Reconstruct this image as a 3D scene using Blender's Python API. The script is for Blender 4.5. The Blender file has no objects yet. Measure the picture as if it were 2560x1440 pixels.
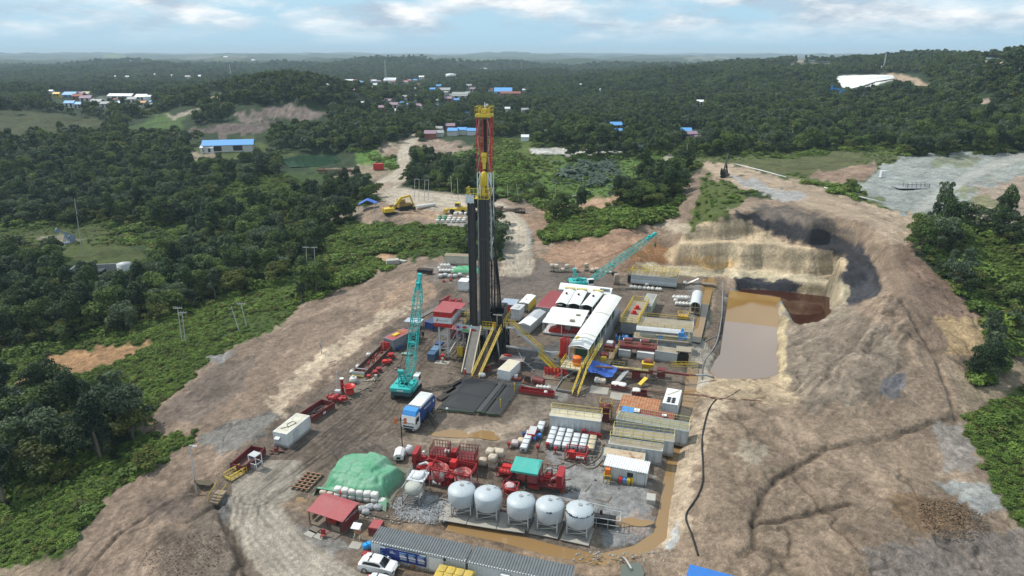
import bpy, math, random
import numpy as np
from mathutils import Vector, Matrix
R=math.radians
random.seed(7); rng=np.random.default_rng(7)
SC=bpy.context.scene; COL=SC.collection
# ---------- camera geometry (photo is 2560 x 1440) ----------
F=1707.; H=60.; HOR=130.
PIT=math.atan((720-HOR)/F); CP,SP=math.cos(PIT),math.sin(PIT)
def G(px,py,z=0.):
    a=(px-1280)/F; b=-(py-720)/F
    dx,dy,dz=a,CP+b*SP,-SP+b*CP
    t=(z-H)/dz
    return Vector((dx*t,dy*t,z))
def PR(x,y,z):
    Zc=y*CP-(z-H)*SP; Yc=y*SP+(z-H)*CP
    return 1280+F*x/Zc, 720-F*Yc/Zc
def up(px,py,y):            # point on the ray of a pixel at world depth y
    a=(px-1280)/F; b=-(py-720)/F
    t=y/(CP+b*SP)
    return Vector((a*t,y,H+(-SP+b*CP)*t))
cam=bpy.data.cameras.new('camera'); cob=bpy.data.objects.new('camera',cam); COL.objects.link(cob)
cam.sensor_width=36; cam.lens=36*F/2560; cam.clip_start=1; cam.clip_end=60000
cob.location=(0,0,H); cob.rotation_euler=(R(90)-PIT,0,0); SC.camera=cob
# ---------- materials ----------
MATS={}
def nn(nt,t,**k):
    n=nt.nodes.new(t)
    for a,b in k.items():
        if a in n.inputs: n.inputs[a].default_value=b
        else: setattr(n,a,b)
    return n
def mat(name,col,rough=.6,metal=0.,dirt=.25,dcol=(.16,.12,.085),sc=.7,bump=0.,spec=.4,stain=0.,scol=(.2,.07,.025),mud=1.):
    """painted / soiled surface: base colour, low-frequency dirt and optional rust stains from object-space noise"""
    if name in MATS: return MATS[name]
    m=bpy.data.materials.new(name); m.use_nodes=True; nt=m.node_tree
    b=nt.nodes['Principled BSDF']; L=nt.links.new
    b.inputs['Roughness'].default_value=rough; b.inputs['Metallic'].default_value=metal
    b.inputs['Specular IOR Level'].default_value=spec
    tc=nn(nt,'ShaderNodeTexCoord'); gm=nn(nt,'ShaderNodeNewGeometry')
    out=None
    n1=nn(nt,'ShaderNodeTexNoise',Scale=sc,Detail=6.,Roughness=.65); L(gm.outputs['Position'],n1.inputs['Vector'])
    r1=nn(nt,'ShaderNodeValToRGB'); r1.color_ramp.elements[0].position=.42; r1.color_ramp.elements[1].position=.78
    L(n1.outputs['Fac'],r1.inputs['Fac'])
    mu=nn(nt,'ShaderNodeMath',operation='MULTIPLY'); mu.inputs[1].default_value=dirt; L(r1.outputs['Color'],mu.inputs[0])
    mx=nn(nt,'ShaderNodeMix',data_type='RGBA'); mx.inputs[6].default_value=(*col,1); mx.inputs[7].default_value=(*dcol,1)
    L(mu.outputs[0],mx.inputs[0]); out=mx.outputs[2]
    n2=nn(nt,'ShaderNodeTexNoise',Scale=sc*7,Detail=3.); L(gm.outputs['Position'],n2.inputs['Vector'])
    hv=nn(nt,'ShaderNodeHueSaturation'); mr=nn(nt,'ShaderNodeMapRange'); mr.inputs[3].default_value=.78; mr.inputs[4].default_value=1.2
    L(n2.outputs['Fac'],mr.inputs[0]); L(mr.outputs[0],hv.inputs['Value']); L(out,hv.inputs['Color']); out=hv.outputs[0]
    if stain>0:
        n3=nn(nt,'ShaderNodeTexNoise',Scale=sc*.9,Detail=8.,Roughness=.75); mp=nn(nt,'ShaderNodeMapping'); mp.inputs['Scale'].default_value=(1,1,.35); mp.inputs['Location'].default_value=(13,7,3)
        L(gm.outputs['Position'],mp.inputs['Vector']); L(mp.outputs[0],n3.inputs['Vector'])
        r3=nn(nt,'ShaderNodeValToRGB'); r3.color_ramp.elements[0].position=.66-stain*.3; r3.color_ramp.elements[1].position=.76-stain*.25
        L(n3.outputs['Fac'],r3.inputs['Fac'])
        m3=nn(nt,'ShaderNodeMix',data_type='RGBA'); m3.inputs[7].default_value=(*scol,1); L(r3.outputs['Color'],m3.inputs[0]); L(out,m3.inputs[6]); out=m3.outputs[2]
    # mud splashed up from the ground on everything that stands in the yard
    sz=nn(nt,'ShaderNodeSeparateXYZ'); L(gm.outputs['Position'],sz.inputs[0]); mz=nn(nt,'ShaderNodeMapRange'); mz.inputs[1].default_value=.9; mz.inputs[2].default_value=.0; mz.inputs[3].default_value=-.35; mz.inputs[4].default_value=.62; L(sz.outputs['Z'],mz.inputs[0])
    ma=nn(nt,'ShaderNodeMath',operation='MULTIPLY_ADD'); L(n2.outputs['Fac'],ma.inputs[0]); ma.inputs[1].default_value=.9; L(mz.outputs[0],ma.inputs[2]); mb_=nn(nt,'ShaderNodeMapRange'); mb_.inputs[1].default_value=.3; mb_.inputs[2].default_value=.95; mb_.inputs[4].default_value=.85*mud; L(ma.outputs[0],mb_.inputs[0])
    ab=nn(nt,'ShaderNodeMapRange'); ab.inputs[1].default_value=-.6; ab.inputs[2].default_value=-.2; L(sz.outputs['Z'],ab.inputs[0]); mm_=nn(nt,'ShaderNodeMath',operation='MULTIPLY'); L(mb_.outputs[0],mm_.inputs[0]); L(ab.outputs[0],mm_.inputs[1])
    m4=nn(nt,'ShaderNodeMix',data_type='RGBA'); m4.inputs[7].default_value=(.15,.115,.085,1); L(mm_.outputs[0],m4.inputs[0]); L(out,m4.inputs[6]); out=m4.outputs[2]
    L(out,b.inputs['Base Color'])
    if bump>0:
        bp=nn(nt,'ShaderNodeBump',Strength=bump,Distance=.15); L(n2.outputs['Fac'],bp.inputs['Height']); L(bp.outputs[0],b.inputs['Normal'])
    MATS[name]=m; return m
# ---------- mesh builder ----------
class MB:
    def __init__(s): s.v=[]; s.f=[]; s.sm=[]
    def add(s,vs,fs,smooth=False):
        o=len(s.v); s.v+= [tuple(v) for v in vs]; s.f+=[tuple(i+o for i in f) for f in fs]; s.sm+=[smooth]*len(fs); return s
    def box(s,c,d,rz=0.,taper=1.):
        x,y,z=d[0]/2,d[1]/2,d[2]/2; ca,sa=math.cos(rz),math.sin(rz); vs=[]
        for k,t in ((-z,1.),(z,taper)):
            for i,j in ((-x,-y),(x,-y),(x,y),(-x,y)):
                i,j=i*t,j*t
                vs.append((c[0]+i*ca-j*sa,c[1]+i*sa+j*ca,c[2]+k))
        return s.add(vs,[(3,2,1,0),(4,5,6,7),(0,1,5,4),(1,2,6,5),(2,3,7,6),(3,0,4,7)])
    def bx(s,x0,x1,y0,y1,z0,z1): return s.box(((x0+x1)/2,(y0+y1)/2,(z0+z1)/2),(x1-x0,y1-y0,z1-z0))
    def beam(s,a,b,w,h=None):
        a,b=Vector(a),Vector(b); d=b-a
        if d.length<1e-6: return s
        d.normalize(); h=h or w
        u=Vector((0,0,1)) if abs(d.z)<.95 else Vector((0,1,0))
        x=d.cross(u).normalized()*w/2; y=x.cross(d).normalized()*h/2
        vs=[a-x-y,a+x-y,a+x+y,a-x+y,b-x-y,b+x-y,b+x+y,b-x+y]
        return s.add(vs,[(0,1,2,3),(7,6,5,4),(4,5,1,0),(5,6,2,1),(6,7,3,2),(7,4,0,3)])
    def cyl(s,a,b,r0,r1=None,n=12,caps=True):
        a,b=Vector(a),Vector(b); r1=r0 if r1 is None else r1; d=(b-a).normalized()
        u=Vector((0,0,1)) if abs(d.z)<.95 else Vector((1,0,0))
        x=d.cross(u).normalized(); y=d.cross(x); vs=[]
        for p,r in ((a,r0),(b,r1)):
            for k in range(n):
                t=2*math.pi*k/n; vs.append(p+x*math.cos(t)*r+y*math.sin(t)*r)
        s.add(vs,[(k,(k+1)%n,n+(k+1)%n,n+k) for k in range(n)],True)
        if caps: s.add(vs,[tuple(range(n))[::-1],tuple(range(n,2*n))])
        return s
    def tube(s,pts,r,n=6):
        pts=[Vector(p) for p in pts]; m=len(pts); vs=[]
        for i,p in enumerate(pts):
            d=(pts[min(i+1,m-1)]-pts[max(i-1,0)]).normalized()
            u=Vector((0,0,1)) if abs(d.z)<.95 else Vector((1,0,0))
            x=d.cross(u).normalized(); y=d.cross(x)
            for k in range(n):
                t=2*math.pi*k/n; vs.append(p+x*math.cos(t)*r+y*math.sin(t)*r)
        fs=[(i*n+k,i*n+(k+1)%n,(i+1)*n+(k+1)%n,(i+1)*n+k) for i in range(m-1) for k in range(n)]
        return s.add(vs,fs+[tuple(range(n))[::-1],tuple(range((m-1)*n,m*n))],True)
    def lathe(s,prof,c=(0,0,0),n=24,smooth=True):
        vs=[(c[0]+r*math.cos(2*math.pi*k/n),c[1]+r*math.sin(2*math.pi*k/n),c[2]+z) for r,z in prof for k in range(n)]
        m=len(prof); fs=[(i*n+k,i*n+(k+1)%n,(i+1)*n+(k+1)%n,(i+1)*n+k) for i in range(m-1) for k in range(n)]
        s.add(vs,fs,smooth); s.add(vs,[tuple(range(n))[::-1],tuple(range((m-1)*n,m*n))]); return s
    def prism(s,poly,a,b,axis='x'):
        """extrude a 2-D outline from a to b; axis x: outline is (y,z), axis y: (x,z), axis z: (x,y)"""
        n=len(poly); f={'x':lambda t,p:(t,p[0],p[1]),'y':lambda t,p:(p[0],t,p[1]),'z':lambda t,p:(p[0],p[1],t)}[axis]
        vs=[f(a,p) for p in poly]+[f(b,p) for p in poly]
        return s.add(vs,[tuple(range(n))[::-1],tuple(range(n,2*n))]+[(k,(k+1)%n,n+(k+1)%n,n+k) for k in range(n)])
    def corr(s,a,b,h,pitch=.28,dep=.06,nrm=(0,-1,0)):
        """vertical corrugated sheet from a to b (bottom corners), height h"""
        a,b,nv=Vector(a),Vector(b),Vector(nrm); L=(b-a).length; n=max(2,int(L/pitch)); vs=[];fs=[]; d=(b-a)/n
        for k in range(n):
            for t,o in ((0,0),(.36,0),(.5,dep),(.86,dep)):
                p=a+d*(k+t)+nv*(-o); vs+=[p,p+Vector((0,0,h))]
        vs+=[b,b+Vector((0,0,h))]
        for i in range(len(vs)//2-1): fs.append((2*i,2*i+2,2*i+3,2*i+1))
        return s.add(vs,fs)
    def corr_top(s,x0,x1,y0,y1,z0,z1,pitch=.3,dep=.07):
        n=max(2,int((x1-x0)/pitch)); d=(x1-x0)/n; vs=[]
        for k in range(n):
            for t,o in ((0,0),(.3,0),(.5,dep),(.8,dep)): x=x0+d*(k+t); vs+=[(x,y0,z0-o),(x,y1,z1-o)]
        vs+=[(x1,y0,z0),(x1,y1,z1)]
        return s.add(vs,[(2*i,2*i+2,2*i+3,2*i+1) for i in range(len(vs)//2-1)])
    def rail(s,pts,h=1.1,w=.06,step=1.5,mid=True,toe=False,closed=False):
        pts=[Vector(p) for p in pts]+([Vector(pts[0])] if closed else []); z=Vector((0,0,h))
        for a,b in zip(pts,pts[1:]):
            n=max(1,round((b-a).length/step))
            for k in range(n+1):
                p=a+(b-a)*k/n; s.beam(p,p+z,w)
            s.beam(a+z,b+z,w); 
            if mid: s.beam(a+z*.5,b+z*.5,w*.8)
            if toe: s.beam(a+z*.08,b+z*.08,w*.6,.16)
        return s
    def arc_roof(s,x0,x1,y0,y1,z0,rise,n=10,th=.06):
        """arched sheet spanning y, running along x"""
        o=[];i=[]
        for k in range(n+1):
            t=k/n; y=y0+(y1-y0)*t; z=z0+rise*math.sin(math.pi*t)**.9 if 0<t<1 else z0
            o.append((y,z)); i.append((y,z-th))
        poly=o+i[::-1]; m=len(poly)
        vs=[(x0,*p) for p in poly]+[(x1,*p) for p in poly]
        s.add(vs,[(k,(k+1)%m,m+(k+1)%m,m+k) for k in range(m)],False)
        for k in range(n):
            for q in (0,m): s.add(vs,[(q+k,q+k+1,q+m-2-k,q+m-1-k)])
        return s
    def blob(s,c,d,n=8,seed=0,rough=.12,sq=.5):
        """rounded bag/rock: superellipsoid with jitter"""
        r=random.Random(seed); vs=[]; m=n//2
        def se(v): return math.copysign(abs(v)**sq,v)
        for i in range(m+1):
            ph=-math.pi/2+math.pi*i/m
            for k in range(n):
                t=2*math.pi*k/n; j=1+r.uniform(-rough,rough)
                vs.append((c[0]+d[0]/2*se(math.cos(ph))*se(math.cos(t))*j,c[1]+d[1]/2*se(math.cos(ph))*se(math.sin(t))*j,c[2]+d[2]/2*se(math.sin(ph))*j))
        return s.add(vs,[(i*n+k,i*n+(k+1)%n,(i+1)*n+(k+1)%n,(i+1)*n+k) for i in range(m) for k in range(n)],True)
    def build(s,name,m,parent=None,loc=None):
        me=bpy.data.meshes.new(name); me.from_pydata(s.v,[],s.f); me.materials.append(m)
        me.polygons.foreach_set('use_smooth',s.sm); me.update()
        o=bpy.data.objects.new(name,me); COL.objects.link(o)
        if parent is not None: o.parent=parent
        if loc is not None: o.location=loc
        return o
def tag(o,label,cat,group=None,kind=None):
    if label: o['label']=label
    if cat: o['category']=cat
    if group: o['group']=group
    if kind: o['kind']=kind
    return o
def thing(name,label,cat,loc,rz=0.,group=None):
    o=bpy.data.objects.new(name,None); COL.objects.link(o); o.empty_display_size=.5
    o.location=loc; o.rotation_euler=(0,0,rz); return tag(o,label,cat,group)
def dup(o,loc,rz=None,label=None,group=None,scale=None):
    def cp(q,par):
        c=q.copy(); COL.objects.link(c)
        if par is not None: c.parent=par
        for h in KIDS.get(q.name) or list(q.children): cp(h,c)
        return c
    c=cp(o,None); c.location=loc
    if rz is not None: c.rotation_euler=(0,0,rz)
    if scale: c.scale=(scale,)*3
    if label: c['label']=label
    if group: c['group']=group
    return c
KIDS={}
def fr(pl,pr,D=0.,z=0.):
    """ground frame from the two front bottom corners of a thing: base centre, rotation, length"""
    a,b=G(*pl,z),G(*pr,z); d=b-a; rz=math.atan2(d.y,d.x); L=d.length
    n=Vector((-math.sin(rz),math.cos(rz),0))
    return (a+b)/2+n*D/2, rz, L
def text(parent,name,s,size,loc,rot,m,ext=.004,align='CENTER'):
    cu=bpy.data.curves.new(name,'FONT'); cu.body=s; cu.size=size; cu.extrude=ext; cu.align_x=align; cu.align_y='CENTER'
    o=bpy.data.objects.new('tmp',cu); COL.objects.link(o)
    dg=bpy.context.evaluated_depsgraph_get(); me=bpy.data.meshes.new_from_object(o.evaluated_get(dg))
    bpy.data.objects.remove(o); me.materials.clear(); me.materials.append(m)
    q=bpy.data.objects.new(name,me); COL.objects.link(q); q.parent=parent; q.location=loc; q.rotation_euler=rot; return q
# ---------- value noise in numpy ----------
def vnoise(x,y,seed=0):
    xi=np.floor(x).astype(np.int64); yi=np.floor(y).astype(np.int64); fx=x-xi; fy=y-yi
    fx=fx*fx*(3-2*fx); fy=fy*fy*(3-2*fy)
    def h(a,b):
        n=(a*374761393+b*668265263+seed*974634777)&0x7fffffff
        n=((n^(n>>13))*1274126177)&0x7fffffff
        return ((n^(n>>16))&0xffff)/65535.
    return (h(xi,yi)*(1-fx)+h(xi+1,yi)*fx)*(1-fy)+(h(xi,yi+1)*(1-fx)+h(xi+1,yi+1)*fx)*fy
def fbm(x,y,o=4,seed=0,rg=.5):
    s=0;a=1;t=0
    for k in range(o):
        s=s+a*vnoise(x*2**k,y*2**k,seed+k*17); t+=a; a*=rg
    return s/t
def sdpoly(x,y,P):
    """signed distance (negative inside) to a closed outline"""
    d=np.full(x.shape,1e18); ins=np.zeros(x.shape,bool); n=len(P)
    for i in range(n):
        ax,ay=P[i]; bx,by=P[(i+1)%n]; ex,ey=bx-ax,by-ay
        wx,wy=x-ax,y-ay; t=np.clip((wx*ex+wy*ey)/(ex*ex+ey*ey+1e-12),0,1)
        d=np.minimum(d,(wx-ex*t)**2+(wy-ey*t)**2)
        c=((ay>y)!=(by>y)); 
        if by!=ay: ins^=c&(x<(bx-ax)*(y-ay)/(by-ay)+ax)
    d=np.sqrt(d); return np.where(ins,-d,d)
def sdline(x,y,P):
    d=np.full(x.shape,1e18)
    for (ax,ay),(bx,by) in zip(P,P[1:]):
        ex,ey=bx-ax,by-ay; wx,wy=x-ax,y-ay; t=np.clip((wx*ex+wy*ey)/(ex*ex+ey*ey+1e-12),0,1)
        d=np.minimum(d,(wx-ex*t)**2+(wy-ey*t)**2)
    return np.sqrt(d)
def ss(a,b,x): t=np.clip((x-a)/(b-a),0,1); return t*t*(3-2*t)
def GP(P,z=0.): return [tuple(G(px,py,z)[:2]) for px,py in P]
# ---------- terrain heights ----------
CT=[ # (photo x, photo y, height of the ground there)
(-300,1440,-12),(0,1440,-8),(150,1400,-6),(300,1320,-3),(420,1300,-1),(-200,1150,-15),(100,1250,-9),(0,1150,-12),(250,1130,-9),(450,1095,-4),
(600,1000,-3),(500,950,-7),(350,1000,-10),(150,980,-13),(700,900,-3),(600,860,-6),(400,850,-11),(100,830,-16),(-300,850,-18),(850,810,-3),(760,755,-7),(600,740,-12),
(300,700,-16),(0,680,-18),(-300,600,-18),(950,725,-3.5),(880,660,-8),(700,600,-14),(450,560,-15),(150,600,-16),(0,500,-16),(1050,645,-3),(1010,590,-6),
(1130,570,-4),(850,540,-9),(600,470,-11),(300,420,-9),(0,400,-10),(930,520,-4),(1000,535,-3),(1100,520,-3),(1230,520,-1.5),(1300,570,-.5),(1250,650,0),
(200,330,-5),(100,290,6),(0,240,12),(-300,260,15),(500,330,-3),(600,370,-7),(800,400,-8),(700,300,4),(620,275,12),(560,250,14),(760,260,16),(700,215,26),(600,213,23),(820,225,22),(930,262,6),(900,300,0),
(950,400,-4),(1000,375,-1),(1080,360,1),(1150,420,-4),(1000,450,-4),(1100,470,-4),(1270,368,9),(1210,430,0),(1330,430,0),(1400,480,-2),(1350,530,-1),(1450,380,3),(1600,385,3),(1500,440,0),(1600,430,2),
(1650,480,6),(1500,560,4),(1400,600,3),(1420,650,.5),(1550,548,6.5),(1640,555,6),(1560,620,4),(1620,640,1.5),(1700,500,9),
(1100,250,-4),(250,250,-3),(1300,220,-2),(1200,190,-6),(200,200,-6),(450,225,-5),(1000,200,-6),
(1400,280,-2),(1500,220,4),(1600,190,14),(1750,175,28),(1900,165,34),(2050,175,30),(1650,240,7),(1750,320,0),(1850,260,10),(2000,300,8),(2150,260,14),(2120,215,22),(2250,200,26),(2300,330,10),(2400,260,22),(2500,210,38),(2500,165,50),(2350,150,50),(2200,158,42),(2050,148,44),(2560,330,18),(2900,200,48),(2700,300,25),
(1750,420,12),(1810,428,13),(1900,440,12.5),(2050,480,12.5),(1800,395,8),(1900,385,6),(2000,400,10),(2200,400,12),(2400,380,12),(2560,385,12),(2800,450,12),(2300,450,12),(2500,520,12),(2150,500,12.5),(2200,530,12.5),(2560,600,11),
(1850,525,13.5),(1950,515,13.5),(2060,530,13.5),(2150,560,13),(2210,600,12),(1760,545,10),(1730,575,8.5),(1900,555,10.5),(2020,590,9.5),(2130,640,7.6),
(1700,606,6.2),(1800,602,7),(1900,602,7),(2000,612,7),(2110,648,6.6),(1690,648,.5),(1800,664,.5),(1900,672,.5),(2000,682,.5),(2095,690,1.2),(1700,668,.3),(1850,684,.3),(2000,698,.3),
(2170,700,3.5),(2200,735,4),(2230,640,10),(2260,720,8),(2330,800,5.5),(2260,570,12),(2350,640,9),(2400,580,10),(2560,650,8),(2500,760,3),(2420,720,5),
(2100,800,2.5),(2190,750,8),(2230,790,7.5),(2080,850,2),(2060,930,2),(2250,880,4.5),(2200,960,3),(2350,900,3.5),(2400,800,4.5),(2350,1000,1.5),(1980,1000,1.2),(1900,985,1.5),(1800,985,.8),(1900,1035,2.2),(2050,1060,2.2),(1850,1120,2.4),(1760,1150,2.2),(1720,1250,1.8),(1800,1300,1.5),(2000,1150,1.2),(2390,1050,.3),(2200,1150,1),(2200,1280,1.6),(2000,1300,1),(2300,1420,.5),(2450,1250,0),(1950,1440,.5),
(2500,900,0),(2560,1100,-2),(2560,1400,-2),(2800,1000,-3),(2470,850,2),(1700,1380,.2),(1750,1420,.3),
]
pts=np.array([G(*c) for c in CT]); 
far=[]
for X in np.linspace(-1.3,1.3,14):
    for Y,z in ((2600,-8),(5000,-10),(9000,-10),(18000,-10)): far.append((X*Y,Y,z))
for X in (-1.3,0,1.3): far.append((X*40,40,-3 if X<0 else 0))
pts=np.vstack([pts,np.array(far)])
def uv(x,y): return np.stack([1.6*x/np.maximum(y,20),np.log(np.maximum(y,20))],-1)
PU=uv(pts[:,0],pts[:,1]); EPS=.015
Dm=np.sqrt(((PU[:,None]-PU[None])**2).sum(-1)+EPS**2); nP=len(PU)
A=np.zeros((nP+3,nP+3)); A[:nP,:nP]=-Dm-1e-9*np.eye(nP); A[:nP,nP]=1; A[nP,:nP]=1; A[:nP,nP+1:]=PU; A[nP+1:,:nP]=PU.T
W=np.linalg.solve(A,np.concatenate([pts[:,2],[0,0,0]]))
def base_h(x,y):
    q=uv(x,y); out=np.empty(x.shape)
    for i in range(0,len(x),20000):
        d=np.sqrt(((q[i:i+20000,None]-PU[None])**2).sum(-1)+EPS**2)
        out[i:i+20000]=-d@W[:nP]+W[nP]+q[i:i+20000]@W[nP+1:]
    return out
PAD=GP([(330,1800),(478,1290),(560,1185),(690,1065),(865,918),(1005,806),(1110,742),(1060,690),(1120,660),(1230,690),(1330,655),(1420,662),(1560,690),(1700,672),(1800,690),(1790,720),(1760,800),(1735,940),(1715,1000),(1695,1110),(1640,1350),(1560,1400),(1640,1440),(1800,1800)])
POND=GP([(1826,735),(1942,752),(1952,955),(1800,955),(1770,925),(1806,880)],-1.5)
CLIFF=GP([(1650,662),(1690,570),(1760,515),(1900,495),(2120,550),(2190,650),(2190,690),(2095,694),(1850,676)],4)
LAKE=GP([(716,400),(760,390),(832,389),(845,402),(822,412),(738,414)],-8.2)
DIV=GP([(1830,730),(1950,741),(1966,775),(1972,800)],0)
MOUND=GP([(1975,770),(2110,765),(2190,735),(2300,830),(2320,960),(2220,1020),(2000,1030),(1970,950)],3)
md_=G(2020,960,2)-G(2190,745,7); md_.z=0; md_.normalize()
def mstreak(x,y):
    u=x*md_.y-y*md_.x; w=x*md_.x+y*md_.y; u=u+ (fbm(x/9,y/9,2,401)-.5)*5
    return fbm(u/1.5,w/16,4,403,.6)-.5, ss(4,-4,sdpoly(x,y,MOUND))
BERM2=GP([(1600,664),(1830,684),(1960,692),(2090,704)],0)
PIT=GP([(1838,692),(1960,700),(2092,713),(2102,770),(2060,802),(1986,800),(1952,747),(1848,737)],0)
DITCH=[GP([(1735,900),(1720,1010),(1690,1120),(1655,1330),(1600,1368),(1500,1392),(1380,1368),(1260,1335),(1120,1305)]),GP([(1780,690),(1762,760),(1740,850)])]
SUMP=GP([(478,1195),(520,1185),(545,1200),(545,1225),(490,1228)])
BERM=GP([(560,1165),(690,1048),(865,900),(1005,790),(1120,725)])
CRACK=[GP(p) for p in ([(2390,1045),(2230,1110),(2060,1145),(1960,1200),(1905,1260),(1880,1330),(1885,1380),(1850,1400)],[(2390,1045),(2330,930),(2200,800)],[(1880,1330),(2120,1280)],[(470,1300),(560,1250),(620,1440)],[(160,1400),(240,1330),(290,1290),(430,1225)],[(560,1480),(600,1400),(560,1310),(545,1260)])]
def height(x,y):
    h=base_h(x,y)
    d=sdpoly(x,y,PAD); k=ss(-1.5,6,d)
    far=ss(500,2500,y)
    n=(fbm(x/9,y/9,4,3)-.5)*2.2*ss(0,12,d)*(1-far)+(fbm(x/2.6,y/2.6,3,9)-.5)*.5*ss(-1,6,d)*(1-far)
    n+= (fbm(x/60,y/60,4,5)-.5)*10*ss(200,420,y)*ss(60,200,np.abs(d))*(1-far*.3)
    # gullies running down the cut faces
    n+=-np.abs(fbm(x/3.4,y/14,4,21,.6)-.5)*.8*ss(180,188,y)*(1-ss(216,224,y))*ss(28,40,x)*(1-ss(95,115,x))
    n+= (fbm(x/420,y/420,4,31)-.42)*95*ss(1700,3200,y)*(1-ss(9000,15000,y))+ (fbm(x/1500,y/1500,3,41)-.45)*150*ss(4500,9000,y)
    n+=(fbm(x/190,y/190,3,35)-.5)*26*ss(480,800,y)*(1-ss(2500,3500,y))
    h=h*k+n; a=ss(14,-2,sdpoly(x,y,LAKE)); h=h*(1-a)-9.2*a; h=np.where(y>1500,np.minimum(h,80+np.maximum(h-80,0)*.25),h)
    h+=np.where(d<6,(fbm(x/3.2,y/3.2,3,13)-.5)*.16,0)
    cm=ss(7,-6,sdpoly(x,y,CLIFF)); q=np.clip(h,0,15)/7.; fl=np.floor(q); tq=7.*(fl+ss(.06,.62,q-fl))+ (h-np.clip(h,0,15)); h=h*(1-cm)+tq*cm
    ms,mm_=mstreak(x,y); h+=mm_*(ms*1.3+(fbm(x/7,y/7,3,405)-.5)*1.8)
    bare=ss(2,9,d)*(1-ss(320,420,y))*ss(-60,-20,x-.0*y)
    rl=fbm(x/13,y/17,4,301,.6)-.5; h-=.35*np.exp(-(rl/.014)**2)*bare*ss(.4,.55,fbm(x/25,y/25,2,305))
    h+=.9*np.exp(-(sdline(x,y,BERM2)/1.1)**2)
    # left berm and the sump beside the gate
    h+=1.1*np.exp(-(sdline(x,y,BERM)/1.5)**2)
    h-=1.6*ss(1.2,-.8,sdpoly(x,y,SUMP))
    for c in CRACK: h-=.55*np.exp(-(sdline(x,y,c)/.45)**2)
    for c in DITCH: h-=1.0*np.exp(-(sdline(x,y,c)/1.3)**2)
    a=ss(1.2,-2.4,sdpoly(x,y,POND)); h=h*(1-a)-3.2*a
    h+=1.3*np.exp(-(sdline(x,y,DIV)/1.3)**2)
    a=ss(.5,-2.6,sdpoly(x,y,PIT)+(fbm(x/3,y/3,3,77)-.5)*1.2); h=h*(1-a)-5.2*a
    return h
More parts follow.
